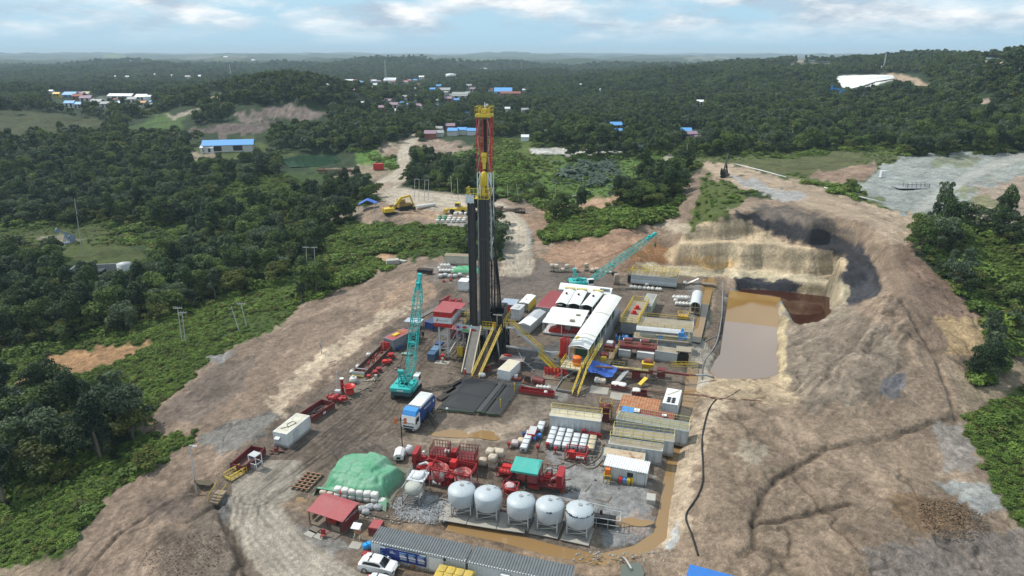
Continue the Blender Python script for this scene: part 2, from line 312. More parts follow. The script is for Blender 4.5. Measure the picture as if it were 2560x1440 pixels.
# ---------- colour regions of the bare and grown ground (photo outlines) ----------
SOIL=(.23,.172,.118)
GRN=(.06,.085,.018); DGR=(.022,.04,.012)
RG=[ # outline, colour, feather px, strength, noise px
([(-4000,60),(6600,60),(6600,780),(3000,780),(-400,1500),(-4000,1500)],(.024,.04,.015),60,1,0),
([(-100,560),(60,570),(260,560),(330,620),(380,640),(480,700),(330,700),(120,640),(-100,640)],(.06,.075,.02),20,1,12),
([(90,592),(150,585),(215,595),(150,612),(100,606)],(.22,.19,.14),8,.8,6),
([(-100,290),(100,275),(240,300),(330,330),(230,345),(-50,360)],(.055,.06,.024),15,.9,10),
([(310,320),(420,285),(470,300),(440,330),(330,345)],(.06,.1,.025),12,1,8),
([(420,335),(560,305),(680,310),(690,330),(580,345),(470,345)],(.11,.085,.075),10,1,10),
([(580,290),(650,275),(740,265),(820,290),(780,305),(700,300),(620,305)],(.15,.12,.1),8,1,10),
([(520,250),(548,230),(562,240),(540,255)],(.38,.28,.19),5,1,4),([(415,290),(500,270),(480,290),(430,298)],(.26,.22,.17),6,.9,5),
([(480,360),(680,345),(820,330),(900,350),(640,400),(560,420),(470,400)],(.07,.09,.025),15,1,10),
([(465,378),(540,385),(560,400),(520,410),(480,400)],(.26,.2,.14),8,.9,6),
([(720,395),(830,388),(840,410),(720,412)],(.03,.065,.035),8,1,3),
([(560,480),(700,440),(800,420),(820,470),(700,520),(560,520)],(.05,.08,.02),25,.9,15),
([(890,380),(960,368),(1000,420),(960,440),(900,440)],(.075,.14,.025),10,1,8),
([(800,425),(880,415),(950,410),(990,430),(950,450),(830,440)],(.24,.18,.13),8,.9,6),
([(930,362),(1010,350),(1090,345),(1180,365),(1150,395),(1060,405),(1020,400),(960,388)],(.24,.18,.135),8,1,8),
([(950,360),(1030,350),(1050,355),(1020,370),(960,372)],(.24,.2,.14),5,.8,5),
([(1080,400),(1180,370),(1340,345),(1340,400),(1660,390),(1700,420),(1620,450),(1500,510),(1360,500),(1200,490),(1070,480)],(.075,.125,.024),12,1,10),
([(1210,350),(1330,345),(1400,420),(1330,430),(1230,400)],(.085,.11,.026),14,.9,10),
([(1325,372),(1540,368),(1570,380),(1420,388),(1330,386)],(.4,.38,.34),4,1,3),
([(1700,365),(1700,395),(1640,410),(1660,390)],(.3,.27,.2),5,.8,4),
([(880,560),(930,500),(1010,490),(1180,500),(1350,510),(1370,535),(1180,560),(1080,570),(950,560)],(.22,.16,.115),10,1,10),
([(1090,555),(1160,545),(1190,570),(1080,575)],(.3,.29,.27),5,.7,4),
([(1020,510),(1130,515),(1180,545),(1000,548)],(.3,.2,.13),8,.7,8),
([(1340,520),(1470,500),(1560,480),(1600,500),(1450,530),(1360,540)],(.3,.19,.12),8,1,8),
([(1250,540),(1340,530),(1380,560),(1420,600),(1360,620),(1320,590)],(.24,.16,.105),8,1,8),
([(780,720),(690,830),(570,880),(480,950),(340,1075),(250,1000),(60,990),(-100,1050),(-100,900),(100,880),(330,830),(560,745),(720,695),(800,645),(1180,575),(1180,640),(1050,640),(930,690)],(.05,.078,.018),16,1,12),
([(40,960),(130,890),(320,860),(380,850),(330,890),(180,940),(70,980)],(.27,.155,.075),12,1,10),
([(930,645),(980,625),(1000,640),(950,655)],(.3,.19,.11),5,1,5),
([(-100,1200),(180,1060),(420,1060),(490,1090),(470,1115),(330,1180),(230,1260),(160,1390),(-100,1440)],(.055,.095,.014),18,1,12),
([(340,1060),(480,940),(570,870),(690,820),(760,760),(930,690),(1030,650),(1110,640),(1140,735),(1005,806),(865,918),(690,1065),(560,1185),(478,1290),(480,1500),(20,1500),(180,1390),(260,1240),(470,1115),(490,1080),(350,1090)],(.2,.145,.105),7,1,8),
([(360,1050),(480,960),(560,900),(640,890),(620,960),(560,1010),(480,1060)],(.135,.105,.085),14,.9,14),
([(490,1100),(600,1050),(720,1020),(640,1100),(560,1130)],(.16,.16,.15),10,.8,10),
([(500,900),(560,880),(600,870),(550,915)],(.17,.17,.17),8,.8,8),
([(660,1000),(780,900),(900,820),(1000,760),(1060,750),(900,860),(760,970),(700,1040)],(.4,.315,.225),8,.95,14),
([(1020,690),(1120,690),(1140,720),(1010,770),(930,790),(980,720)],(.27,.185,.125),10,.8,10),
([(390,1330),(520,1320),(560,1440),(410,1440)],(.12,.09,.07),14,.85,14),
([(360,1260),(470,1230),(500,1290),(370,1300)],(.12,.09,.075),14,.7,12),
# the yard itself
([(478,1290),(560,1185),(690,1065),(865,918),(1005,806),(1110,742),(1060,690),(1120,650),(1330,650),(1420,662),(1560,690),(1800,690),(1760,800),(1735,940),(1715,1000),(1695,1110),(1640,1350),(1560,1400),(1640,1500),(480,1500)],(.15,.116,.088),6,1,6),
([(560,1185),(690,1065),(865,918),(1005,806),(1150,700),(1200,760),(1090,860),(960,1000),(860,1100),(700,1170),(620,1240)],(.14,.108,.085),10,.85,14),
([(1100,660),(1240,680),(1330,660),(1560,690),(1480,720),(1330,720),(1280,780),(1200,700)],(.13,.105,.088),12,.9,14),
([(1240,520),(1310,560),(1330,600),(1330,680),(1250,690),(1255,600)],(.33,.265,.195),7,1,6),
([(1248,580),(1262,575),(1270,640),(1258,670),(1250,620)],(.25,.26,.25),5,.8,4),([(1312,560),(1330,575),(1336,640),(1320,640)],(.25,.26,.25),5,.8,4),
([(560,1250),(640,1200),(740,1230),(690,1300),(760,1360),(880,1420),(930,1500),(700,1500),(610,1380),(560,1300)],(.3,.255,.2),9,.95,6),
([(545,1240),(570,1230),(580,1290),(555,1310)],(.24,.25,.25),6,.6,6),([(700,1310),(780,1310),(880,1370),(830,1390),(740,1350)],(.23,.23,.22),8,.6,8),
([(930,1090),(1050,1090),(1290,1060),(1320,1040),(1330,1070),(1240,1100),(1130,1110),(980,1130)],(.27,.21,.155),8,.9,12),
([(1300,1010),(1380,990),(1400,1010),(1330,1070),(1270,1060)],(.25,.205,.16),7,.7,10),
([(880,1080),(1000,1090),(1020,1130),(960,1160),(820,1150)],(.125,.1,.082),12,.7,12),
([(1360,1120),(1500,1110),(1620,1200),(1630,1340),(1520,1370),(1480,1300),(1390,1230)],(.25,.25,.245),10,.9,10),
([(1380,1080),(1530,1090),(1520,1180),(1400,1170)],(.2,.185,.17),10,.7,8),
([(1540,1290),(1630,1280),(1620,1340),(1560,1340)],(.26,.19,.155),10,.7,10),
([(985,1240),(1060,1225),(1130,1255),(1110,1300),(1030,1310),(985,1290)],(.3,.31,.32),8,.9,10),
([(690,1250),(800,1240),(800,1290),(980,1300),(1120,1310),(1300,1350),(1500,1390),(1640,1380),(1640,1440),(930,1440),(930,1340),(760,1290)],(.25,.175,.115),8,.9,10),
([(1300,880),(1400,860),(1420,930),(1330,940),(1280,920)],(.1,.1,.1),12,.8,10),
([(1270,960),(1420,960),(1420,1000),(1290,980)],(.24,.235,.22),8,.6,8),
([(1430,960),(1560,960),(1640,990),(1520,1010),(1420,1000)],(.15,.12,.1),10,.8,8),
([(1140,880),(1300,880),(1260,960),(1150,960)],(.085,.07,.06),12,.8,8),
([(1720,700),(1790,710),(1760,830),(1730,900),(1700,880)],(.19,.175,.16),8,.8,8),
([(1755,700),(1790,700),(1775,760),(1760,770)],(.3,.17,.05),5,.9,3),
([(1060,660),(1190,650),(1190,720),(1080,700)],(.2,.17,.145),6,.7,6),
# cut slope, coal face, spoil heaps on the right
([(1330,650),(1340,610),(1400,590),(1560,545),(1640,540),(1720,560),(1750,520),(1850,500),(1950,490),(2180,520),(2300,640),(2420,760),(2480,900),(2400,1040),(2500,1250),(2600,1440),(1640,1500),(1560,1400),(1640,1350),(1695,1110),(1735,940),(1800,690),(1560,690),(1420,662)],(.225,.165,.115),6,1,8),
([(1350,650),(1400,600),(1560,560),(1620,600),(1640,650),(1560,680),(1420,662)],(.27,.165,.105),10,.9,12),
([(1560,620),(1640,600),(1690,640),(1640,670),(1580,660)],(.27,.135,.055),10,.8,10),
([(1690,440),(1760,425),(1800,450),(1870,490),(1760,560),(1720,590),(1700,575),(1640,560),(1650,520)],(.2,.145,.105),8,1,8),
([(1760,440),(1800,450),(1880,495),(1770,560),(1725,592),(1700,580),(1740,520)],(.075,.095,.024),8,1,10),
([(1630,540),(1720,560),(1730,590),(1650,570)],(.36,.3,.22),7,.7,8),
([(1700,600),(1740,565),(1840,540),(1880,560),(1960,600),(2100,640),(2140,660),(2090,692),(1850,678),(1690,652),(1660,640)],(.42,.32,.205),6,1,8),
([(1780,612),(1960,612),(2110,650),(2090,690),(1950,690),(1850,680)],(.36,.29,.19),12,.8,14),
([(1720,640),(1860,660),(1800,680),(1690,660)],(.42,.25,.08),10,.7,10),
([(1830,530),(1940,545),(2060,575),(2150,605),(2200,680),(2200,740),(2100,750),(2130,690),(2110,645),(2000,605),(1900,570)],(.032,.031,.034),6,1,8),
([(1880,520),(1960,515),(2060,540),(2150,590),(2060,575),(1900,545)],(.1,.085,.075),6,.8,8),
([(2070,690),(2170,660),(2200,735),(2120,770),(2085,750)],(.05,.05,.055),8,1,8),
([(1590,658),(1830,675),(2085,692),(2125,712),(2112,790),(2062,806),(1985,802),(1955,755),(1990,735),(2062,740),(2070,722),(1960,706),(1836,696),(1640,684)],(.4,.335,.225),4,.95,4),
([(1834,693),(1960,700),(2010,707),(1995,735),(1850,726)],(.04,.04,.045),4,1,6),([(2010,708),(2085,716),(2060,735),(1995,733)],(.3,.24,.14),5,.8,5),
([(1830,725),(1960,735),(1990,790),(1950,800),(1940,752),(1826,742)],(.21,.2,.185),5,.9,6),
([(1810,735),(1835,735),(1800,880),(1770,930),(1790,880)],(.12,.11,.1),5,.8,5),
([(1940,760),(1965,780),(1975,960),(1950,955)],(.42,.34,.2),6,.9,8),
([(1760,930),(1960,955),(2080,970),(1960,1010),(1740,985)],(.36,.275,.175),8,.8,10),
([(1730,830),(1790,880),(1770,950),(1720,990)],(.38,.34,.28),8,.8,8),
([(1975,770),(2100,760),(2200,800),(2260,900),(2200,1000),(2020,1030),(1970,950)],(.18,.145,.11),14,.8,16),
([(2230,930),(2270,950),(2240,1000),(2200,980)],(.11,.11,.12),10,.9,10),
([(2200,640),(2260,600),(2420,760),(2480,820),(2300,800)],(.17,.11,.078),12,.8,12),
([(2310,790),(2420,800),(2470,850),(2420,900),(2330,870)],(.36,.25,.13),10,.9,12),
([(1690,1130),(1760,1000),(1830,1000),(1790,1060),(1740,1180),(1720,1330),(1660,1370),(1655,1330)],(.42,.33,.23),8,.85,12),
([(1660,1370),(1700,1300),(1700,1350),(1680,1375)],(.4,.42,.42),6,.8,6),
([(1840,1100),(1920,1120),(1900,1170),(1850,1160)],(.36,.3,.22),10,.7,12),
([(2330,1060),(2440,1070),(2440,1180),(2360,1180)],(.25,.23,.21),14,.7,14),
([(2340,1210),(2470,1200),(2520,1280),(2440,1290)],(.26,.27,.26),10,.85,12),
([(2220,1230),(2420,1260),(2420,1330),(2300,1340),(2230,1290)],(.2,.13,.075),8,1,10),
([(2150,1370),(2560,1320),(2600,1440),(2200,1500)],(.2,.17,.15),14,.8,12),
([(2400,1030),(2480,1000),(2600,950),(2600,1360),(2520,1290),(2470,1180),(2420,1100)],(.06,.085,.018),12,1,12),
([(2380,930),(2560,900),(2600,960),(2440,1000),(2400,1020)],(.2,.16,.1),12,.7,14),
([(2240,590),(2350,640),(2480,760),(2560,800),(2600,640),(2300,560)],(.05,.07,.018),10,1,10),
# hill top, the second well pad
([(1690,400),(1800,390),(2000,385),(2250,372),(2260,400),(2200,440),(2060,475),(1900,430),(1740,420)],(.085,.1,.035),8,1,8),
([(1740,415),(1830,412),(1900,430),(2060,470),(2210,520),(2300,530),(2260,620),(2160,560),(2000,510),(1900,480),(1830,460),(1780,440)],(.33,.25,.175),8,1,8),
([(1820,440),(1900,445),(1920,470),(2020,490),(1960,505),(1880,470)],(.3,.3,.29),6,.9,6),
([(1820,405),(2000,395),(2180,375),(2080,450),(1990,440),(1900,430)],(.085,.09,.035),10,1,10),
([(2020,440),(2180,410),(2190,430),(2100,470)],(.24,.16,.115),7,.9,7),
([(2100,470),(2190,430),(2230,400),(2400,378),(2600,378),(2600,590),(2440,560),(2300,540),(2220,515)],(.25,.265,.245),6,1,12),
([(2440,470),(2600,430),(2600,590),(2420,550)],(.3,.22,.16),12,.8,14),
([(2120,478),(2200,490),(2230,520),(2180,515)],(.1,.12,.04),6,.8,8),
([(2370,470),(2420,462),(2450,475),(2400,488)],(.15,.16,.06),8,.7,10),([(2420,495),(2480,490),(2490,520),(2430,510)],(.15,.16,.06),8,.7,10),([(2330,395),(2460,388),(2420,410),(2340,412)],(.15,.16,.07),8,.6,10),
# far clearings
([(2090,192),(2200,188),(2240,198),(2160,222),(2110,224)],(.62,.6,.55),5,1,3),([(2180,186),(2290,190),(2335,218),(2310,232),(2270,205),(2220,200)],(.34,.25,.17),5,1,5),
([(2425,255),(2470,245),(2480,258),(2440,272)],(.24,.18,.145),5,1,4),([(2455,150),(2500,152),(2510,162),(2480,162)],(.45,.34,.24),3,1,3),([(2515,164),(2550,162),(2556,170),(2520,172)],(.45,.36,.27),3,1,3),
([(1900,165),(1980,160),(2100,158),(2060,172)],(.14,.12,.1),6,.6,6),([(1990,152),(2010,150),(2012,156),(1996,158)],(.4,.3,.22),3,.7,2),
([(255,137),(310,134),(312,142),(270,143)],(.16,.2,.07),3,.9,2),([(420,140),(620,138),(600,148),(470,146)],(.2,.17,.13),4,.5,4),([(1060,147),(1320,149),(1300,156),(1080,156)],(.09,.12,.05),3,.7,3),([(1700,141),(1830,143),(1800,148),(1720,148)],(.3,.26,.22),3,.5,3),
([(230,245),(380,240),(370,265),(240,265)],(.14,.14,.13),8,.6,8),
]
# woods that stand on the ground above
FO=(.024,.04,.015)
RG+= [(p,FO,f,1,n) for p,f,n in [
([(1530,500),(1600,485),(1640,460),(1690,440),(1725,455),(1690,500),(1640,530),(1570,545),(1530,530)],6,8),
([(1030,420),(1090,405),(1180,430),(1185,490),(1120,490),(1050,480)],6,6),

([(790,520),(860,475),(900,455),(905,500),(880,535),(820,565)],6,8),([(640,345),(780,330),(960,350),(955,372),(880,385),(700,375)],6,6),
([(490,335),(545,330),(550,350),(490,350)],3,2),([(565,335),(600,330),(605,352),(568,350)],3,2),
([(2285,605),(2320,570),(2390,590),(2440,650),(2380,640),(2300,620)],5,4),([(2520,720),(2600,700),(2600,900),(2540,870),(2500,800)],10,8),
([(2420,920),(2480,910),(2500,960),(2440,970)],4,4),([(1190,390),(1190,470),(1170,470)],3,2),
([(-200,1010),(100,985),(230,985),(340,1060),(345,1100),(260,1120),(60,1150),(-200,1200)],8,8),
([(-200,1230),(60,1160),(200,1120),(330,1130),(200,1190),(0,1290),(-200,1330)],8,10),
]]
SHR=(.036,.06,.014)
RG+= [(p,SHR,f,1,n) for p,f,n in [([(1240,400),(1290,385),(1320,440),(1315,490),(1260,470)],8,6),([(860,562),(1090,560),(1180,575),(1180,605),(1060,615),(900,650),(800,665),(790,610)],8,8),([(1345,585),(1400,555),(1500,520),(1560,530),(1640,530),(1700,490),(1720,500),(1640,555),(1500,590),(1400,610),(1360,605)],6,8),
([(1400,420),(1540,410),(1560,450),(1480,470),(1400,450)],6,6),([(2400,640),(2600,700),(2560,760),(2480,770),(2430,700)],8,8),([(2420,640),(2470,690),(2490,760),(2530,800),(2540,900),(2500,880),(2450,780)],8,8),([(500,520),(560,470),(700,430),(800,430),(820,470),(700,530),(560,540)],14,12),([(300,570),(420,560),(470,600),(400,640),(330,610)],10,10)]]
ROADS=[([(1035,345),(1012,372),(1008,400),(1020,425),(985,450),(955,468),(985,488),(1080,500),(1180,512),(1250,530),(1290,570),(1294,655)],21,(.4,.34,.265)),
([(930,478),(975,462)],9,(.33,.26,.19)),([(1720,380),(1695,410),(1640,415)],5,(.33,.29,.22)),([(480,380),(520,400),(560,408)],7,(.3,.25,.18)),([(720,565),(800,545),(900,525)],9,(.26,.21,.16)),
([(2220,640),(2250,700),(2290,790),(2340,860)],14,(.21,.15,.105)),([(2300,520),(2420,440),(2560,385)],14,(.36,.36,.33))]
TRK=[ # wheel tracks, colour light/dark
([(640,1240),(780,1130),(900,1030),(1010,900),(1110,790),(1180,720)],.5),([(700,1230),(840,1130),(950,1030),(1060,900),(1150,800)],.55),([(600,1330),(620,1250),(720,1170),(860,1080)],.6),
([(1290,640),(1270,700),(1200,760)],.6),([(1310,650),(1330,690),(1400,700)],.7),([(960,1110),(1000,1090),(1060,1100),(1180,1095),(1290,1060)],1.3),([(900,1120),(940,1150),(960,1180)],.7),([(870,1130),(905,1160),(915,1200)],.7),
([(700,1440),(640,1340),(620,1280),(680,1220)],1.25),([(780,1440),(700,1360),(660,1300),(720,1240)],1.2)]
fbm_=fbm
def paint(x,y,z,raw=False):
    px,py=PR(x,y,z); n=len(x)
    col=np.tile(np.array(SOIL),(n,1)); wob1=(fbm(px/23,py/16,4,51)-.5); wob2=(fbm(px/23,py/16,4,61)-.5)
    for P,c,fe,st,nz in RG:
        xs=[p[0] for p in P]; ys=[p[1] for p in P]
        m=np.where((px>min(xs)-40)&(px<max(xs)+40)&(py>min(ys)-40)&(py<max(ys)+40))[0]
        if not len(m): continue
        d=sdpoly(px[m]+wob1[m]*nz*4,py[m]+wob2[m]*nz*4,P)
        a=(ss(fe*.5,-fe*.5,d)*st)[:,None]
        col[m]=col[m]*(1-a)+np.array(c)*a
    rd=np.zeros(n)
    for P,w,c in ROADS+[([(1000,1560),(760,1420),(640,1300),(620,1250),(700,1190)],26,(.33,.285,.23))]:
        xs=[p[0] for p in P]; ys=[p[1] for p in P]
        m=np.where((px>min(xs)-40)&(px<max(xs)+40)&(py>min(ys)-40)&(py<max(ys)+40))[0]
        pw=w*np.clip((py[m]-200)/280,.25,2.2)
        d=sdline(px[m]+wob1[m]*6,py[m]+wob2[m]*5,P); a=ss(pw*1.25,pw*.8,d)[:,None]
        col[m]=col[m]*(1-a)+np.array(c)*a; rd[m]=np.maximum(rd[m],a[:,0])
        for o in (.25,.6,.9):
            t=np.exp(-((d-pw*o)/(pw*.07+.4))**2)[:,None]*.2; col[m]*=1-t
    if raw: return col
    for P,f in TRK:
        Q=GP(P); d=sdline(x,y,Q)
        wv=(fbm(x/5,y/5,2,91)-.5)*.8
        for o in (.5,1.3,2.2,3.1,4.2):
            t=np.exp(-(((d+wv*1.7)-o)/.2)**2)*1.05*(1 if o<3 else .6)*np.clip(fbm(x/6+o*7,y/6,3,int(95+o*10))*2.6-.75,0,1)
            col*=(1-t[:,None]*(1-f)) if f<1 else (1+t[:,None]*(f-1))
    for c in CRACK: col*=(1-.5*np.exp(-(sdline(x+(fbm(x/2,y/2,2,55)-.5)*1.6,y+(fbm(x/2,y/2,2,56)-.5)*1.6,c)/.38)**2))[:,None]
    # earth varies: damp and dry patches, rills and cracks, stones
    earth=(col[:,0]>col[:,1]*1.03)&(y<700); dp=sdpoly(x,y,PAD); out=ss(0,5,dp)
    big=fbm(x/9,(y+1.3*np.clip(z,-20,60))/9,6,71,.7)-.5; ye=y+1.3*np.clip(z,-20,60); fine=fbm(x/.8,ye/.8,3,72,.75)-.5
    v=1+np.where(earth,big*.95+fine*.95,(fbm(x/6,y/6,4,73)-.5)*.7+(fbm(x/.9,y/.9,2,75)-.5)*.7)
    v=1+(v-1)*(1-.6*rd)*(1-.45*ss(4,-2,sdpoly(x,y,CLIFF))); col*=np.clip(v,.3,1.9)[:,None]
    def rill(sx,sy,w,sd): 
        n_=fbm(x/sx,y/sy,4,sd,.6)-.5; return np.exp(-(n_/w)**2)
    cr=earth*(1-rd)*(rill(13,17,.012,301)*.42+rill(5,7,.014,303)*.26)*(.15+.85*out)*ss(.4,.55,fbm(x/25,y/25,2,305))
    lt=earth*rill(9,22,.03,307)*.25*(.4+.6*out)
    col*=(1-np.clip(cr,0,.6)+lt)[:,None]
    ms,mm_=mstreak(x,y); col*=(1+mm_*ms*1.2)[:,None]
    st=(vnoise(x/.55,y/.55,311)>.93)&earth&(vnoise(x/11,y/11,313)>.45); col=np.where(st[:,None],col*1.35,col)
    cm=ss(4,-2,sdpoly(x,y,CLIFF))*earth; col*=(1+cm*(fbm(x/22,z*1.1+y*.02,4,411,.6)-.5)*1.1)[:,None]
    lift=np.where(earth,np.where(dp<0,1.0,1.04),1.); gy=(col.mean(1)[:,None]); ek=np.where(earth,.05,0)[:,None]; col=(col*(1-ek)+gy*ek)*lift[:,None]
    return np.clip(col,.005,.85)
# ---------- ground sheet ----------
NU,us=980,None
us=np.linspace(-1.12,1.12,NU); ly=[math.log(42)]
while ly[-1]<math.log(30000):
    Y=math.exp(ly[-1]); ly.append(ly[-1]+ (.0013 if 176<Y<226 else .0031 if Y<330 else .0055 if Y<900 else .011 if Y<3000 else .03))
ys=np.exp(np.array(ly)); NV=len(ys)
X=(us[None,:]*(ys[:,None]+8)).ravel(); Yv=np.repeat(ys,NU)
Z=height(X,Yv); CC=paint(X,Yv,Z)
def mesh_grid(name,X,Y,Z,nv,nu):
    me=bpy.data.meshes.new(name); n=len(X); me.vertices.add(n)
    me.vertices.foreach_set('co',np.stack([X,Y,Z],-1).astype(np.float32).ravel())
    i=(np.arange(nv-1)[:,None]*nu+np.arange(nu-1)[None]).ravel(); q=np.stack([i,i+1,i+nu+1,i+nu],-1); m=len(q)
    me.loops.add(m*4); me.loops.foreach_set('vertex_index',q.ravel().astype(np.int32))
    me.polygons.add(m); me.polygons.foreach_set('loop_start',np.arange(m,dtype=np.int32)*4)
    me.polygons.foreach_set('use_smooth',np.ones(m,bool)); me.update(calc_edges=True); return me
gm=mesh_grid('ground',X,Yv,Z,NV,NU)
ca=gm.color_attributes.new('soil','FLOAT_COLOR','POINT'); ca.data.foreach_set('color',np.concatenate([CC,np.ones((len(CC),1))],1).astype(np.float32).ravel())
def ground_mat():
    m=bpy.data.materials.new('earth'); m.use_nodes=True; nt=m.node_tree; L=nt.links.new; b=nt.nodes['Principled BSDF']
    at=nn(nt,'ShaderNodeVertexColor',layer_name='soil'); gp=nn(nt,'ShaderNodeNewGeometry')
    n1=nn(nt,'ShaderNodeTexNoise',Scale=1.6,Detail=8.,Roughness=.7); L(gp.outputs['Position'],n1.inputs['Vector'])
    n2=nn(nt,'ShaderNodeTexNoise',Scale=.22,Detail=7.,Roughness=.65); L(gp.outputs['Position'],n2.inputs['Vector'])
    mr=nn(nt,'ShaderNodeMapRange'); mr.inputs[1].default_value=.25; mr.inputs[2].default_value=.75; mr.inputs[3].default_value=.62; mr.inputs[4].default_value=1.38; L(n1.outputs['Fac'],mr.inputs[0])
    mr2=nn(nt,'ShaderNodeMapRange'); mr2.inputs[1].default_value=.25; mr2.inputs[2].default_value=.75; mr2.inputs[3].default_value=.75; mr2.inputs[4].default_value=1.25; L(n2.outputs['Fac'],mr2.inputs[0])
    mm=nn(nt,'ShaderNodeMath',operation='MULTIPLY'); L(mr.outputs[0],mm.inputs[0]); L(mr2.outputs[0],mm.inputs[1])
    n3=nn(nt,'ShaderNodeTexNoise',Scale=6.5,Detail=5.,Roughness=.75); L(gp.outputs['Position'],n3.inputs['Vector'])
    mr3=nn(nt,'ShaderNodeMapRange'); mr3.inputs[1].default_value=.3; mr3.inputs[2].default_value=.7; mr3.inputs[3].default_value=.55; mr3.inputs[4].default_value=1.45; L(n3.outputs['Fac'],mr3.inputs[0])
    m5=nn(nt,'ShaderNodeMath',operation='MULTIPLY'); L(mm.outputs[0],m5.inputs[0]); L(mr3.outputs[0],m5.inputs[1]); mm=m5
    hv=nn(nt,'ShaderNodeHueSaturation'); L(at.outputs[0],hv.inputs['Color']); L(mm.outputs[0],hv.inputs['Value'])
    L(hv.outputs[0],b.inputs['Base Color']); b.inputs['Roughness'].default_value=.9; b.inputs['Specular IOR Level'].default_value=.2
    bp=nn(nt,'ShaderNodeBump',Strength=.9,Distance=.45); L(n1.outputs['Fac'],bp.inputs['Height']); L(bp.outputs[0],b.inputs['Normal'])
    return m
gm.materials.append(ground_mat()); ground=bpy.data.objects.new('ground',gm); COL.objects.link(ground); ground['kind']='structure'
from mathutils.bvhtree import BVHTree
def hz(x,y):
    return float(height(np.array([x],float),np.array([y],float))[0])
def GT(px,py):
    """where the ray of a photo pixel meets the modelled ground"""
    a=(px-1280)/F; b=-(py-720)/F; d=np.array([a,CP+b*SP,-SP+b*CP])
    t=np.exp(np.linspace(math.log(45),math.log(16000),900)); x,y,z=d[0]*t,d[1]*t,H+d[2]*t
    g=height(x,y); k=np.where(z<g)[0]; i=k[0] if len(k) else 899
    if i>0:
        t=np.linspace(t[i-1],t[i],60); x,y,z=d[0]*t,d[1]*t,H+d[2]*t; g=height(x,y); k=np.where(z<g)[0]; i=k[0] if len(k) else 59
    return Vector((x[i],y[i],g[i]))
# ---------- water ----------
def water_mat(name,col,rough=.06,col2=None):
    m=bpy.data.materials.new(name); m.use_nodes=True; nt=m.node_tree; b=nt.nodes['Principled BSDF']; L=nt.links.new
    gp=nn(nt,'ShaderNodeNewGeometry'); n=nn(nt,'ShaderNodeTexNoise',Scale=.12,Detail=5.); L(gp.outputs['Position'],n.inputs['Vector'])
    mx=nn(nt,'ShaderNodeMix',data_type='RGBA'); mx.inputs[6].default_value=(*col,1); mx.inputs[7].default_value=(*(col2 or col),1); L(n.outputs['Fac'],mx.inputs[0]); L(mx.outputs[2],b.inputs['Base Color'])
    b.inputs['Roughness'].default_value=rough; b.inputs['Specular IOR Level'].default_value=.5
    n2=nn(nt,'ShaderNodeTexNoise',Scale=2.5,Detail=3.); L(gp.outputs['Position'],n2.inputs['Vector'])
    bp=nn(nt,'ShaderNodeBump',Strength=.05,Distance=.05); L(n2.outputs['Fac'],bp.inputs['Height']); L(bp.outputs[0],b.inputs['Normal']); return m
def sheet(name,P,z,m,kind='structure'):
    o=MB().add([(x,y,z) for x,y in P],[tuple(range(len(P)))]).build(name,m); o['kind']=kind; return o
def grow(P,k):
    cx=sum(p[0] for p in P)/len(P); cy=sum(p[1] for p in P)/len(P); return [(cx+(x-cx)*k,cy+(y-cy)*k) for x,y in P]
HOLES=[]
WM=water_mat('muddy water',(.29,.165,.055),.05,(.22,.15,.08)); 
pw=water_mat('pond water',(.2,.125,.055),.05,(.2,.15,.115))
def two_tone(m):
    # cliff and sky reflections painted as two water tones, split by a sharp edge
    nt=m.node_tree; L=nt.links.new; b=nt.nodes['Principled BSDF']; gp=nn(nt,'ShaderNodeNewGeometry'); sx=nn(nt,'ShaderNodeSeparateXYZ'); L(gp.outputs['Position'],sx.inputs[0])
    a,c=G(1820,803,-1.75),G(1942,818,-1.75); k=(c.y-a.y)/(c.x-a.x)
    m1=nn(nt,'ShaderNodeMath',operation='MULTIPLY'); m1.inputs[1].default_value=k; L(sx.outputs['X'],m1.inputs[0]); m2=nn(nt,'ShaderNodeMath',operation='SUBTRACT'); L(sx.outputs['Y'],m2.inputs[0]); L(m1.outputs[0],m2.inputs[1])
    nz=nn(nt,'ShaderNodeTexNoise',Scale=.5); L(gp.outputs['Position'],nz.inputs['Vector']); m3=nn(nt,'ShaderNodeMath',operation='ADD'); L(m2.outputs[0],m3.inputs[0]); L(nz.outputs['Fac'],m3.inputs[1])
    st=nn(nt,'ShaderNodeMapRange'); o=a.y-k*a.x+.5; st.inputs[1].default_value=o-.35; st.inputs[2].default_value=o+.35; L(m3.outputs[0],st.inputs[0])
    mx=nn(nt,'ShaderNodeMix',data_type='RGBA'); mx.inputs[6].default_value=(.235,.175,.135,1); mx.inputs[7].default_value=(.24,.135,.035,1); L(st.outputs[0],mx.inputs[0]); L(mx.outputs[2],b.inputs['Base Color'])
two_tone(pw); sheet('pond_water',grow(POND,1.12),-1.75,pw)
sheet('pit_water',grow(PIT,1.02),-3.1,water_mat('pit water',(.045,.014,.006),.04))
def ribbon(P,w,z,name,m):
    mb=MB(); P=[Vector((*p,z)) for p in P]; vs=[]
    for i,p in enumerate(P):
        d=(P[min(i+1,len(P)-1)]-P[max(i-1,0)]).normalized(); n=Vector((-d.y,d.x,0)); vs+=[p-n*w,p+n*w]
    mb.add(vs,[(2*i,2*i+2,2*i+3,2*i+1) for i in range(len(P)-1)]); o=mb.build(name,m); o['kind']='structure'
ribbon(DITCH[0],1.15,-.52,'ditch_water',WM); ribbon(DITCH[1],1.0,-.5,'ditch_water',WM)
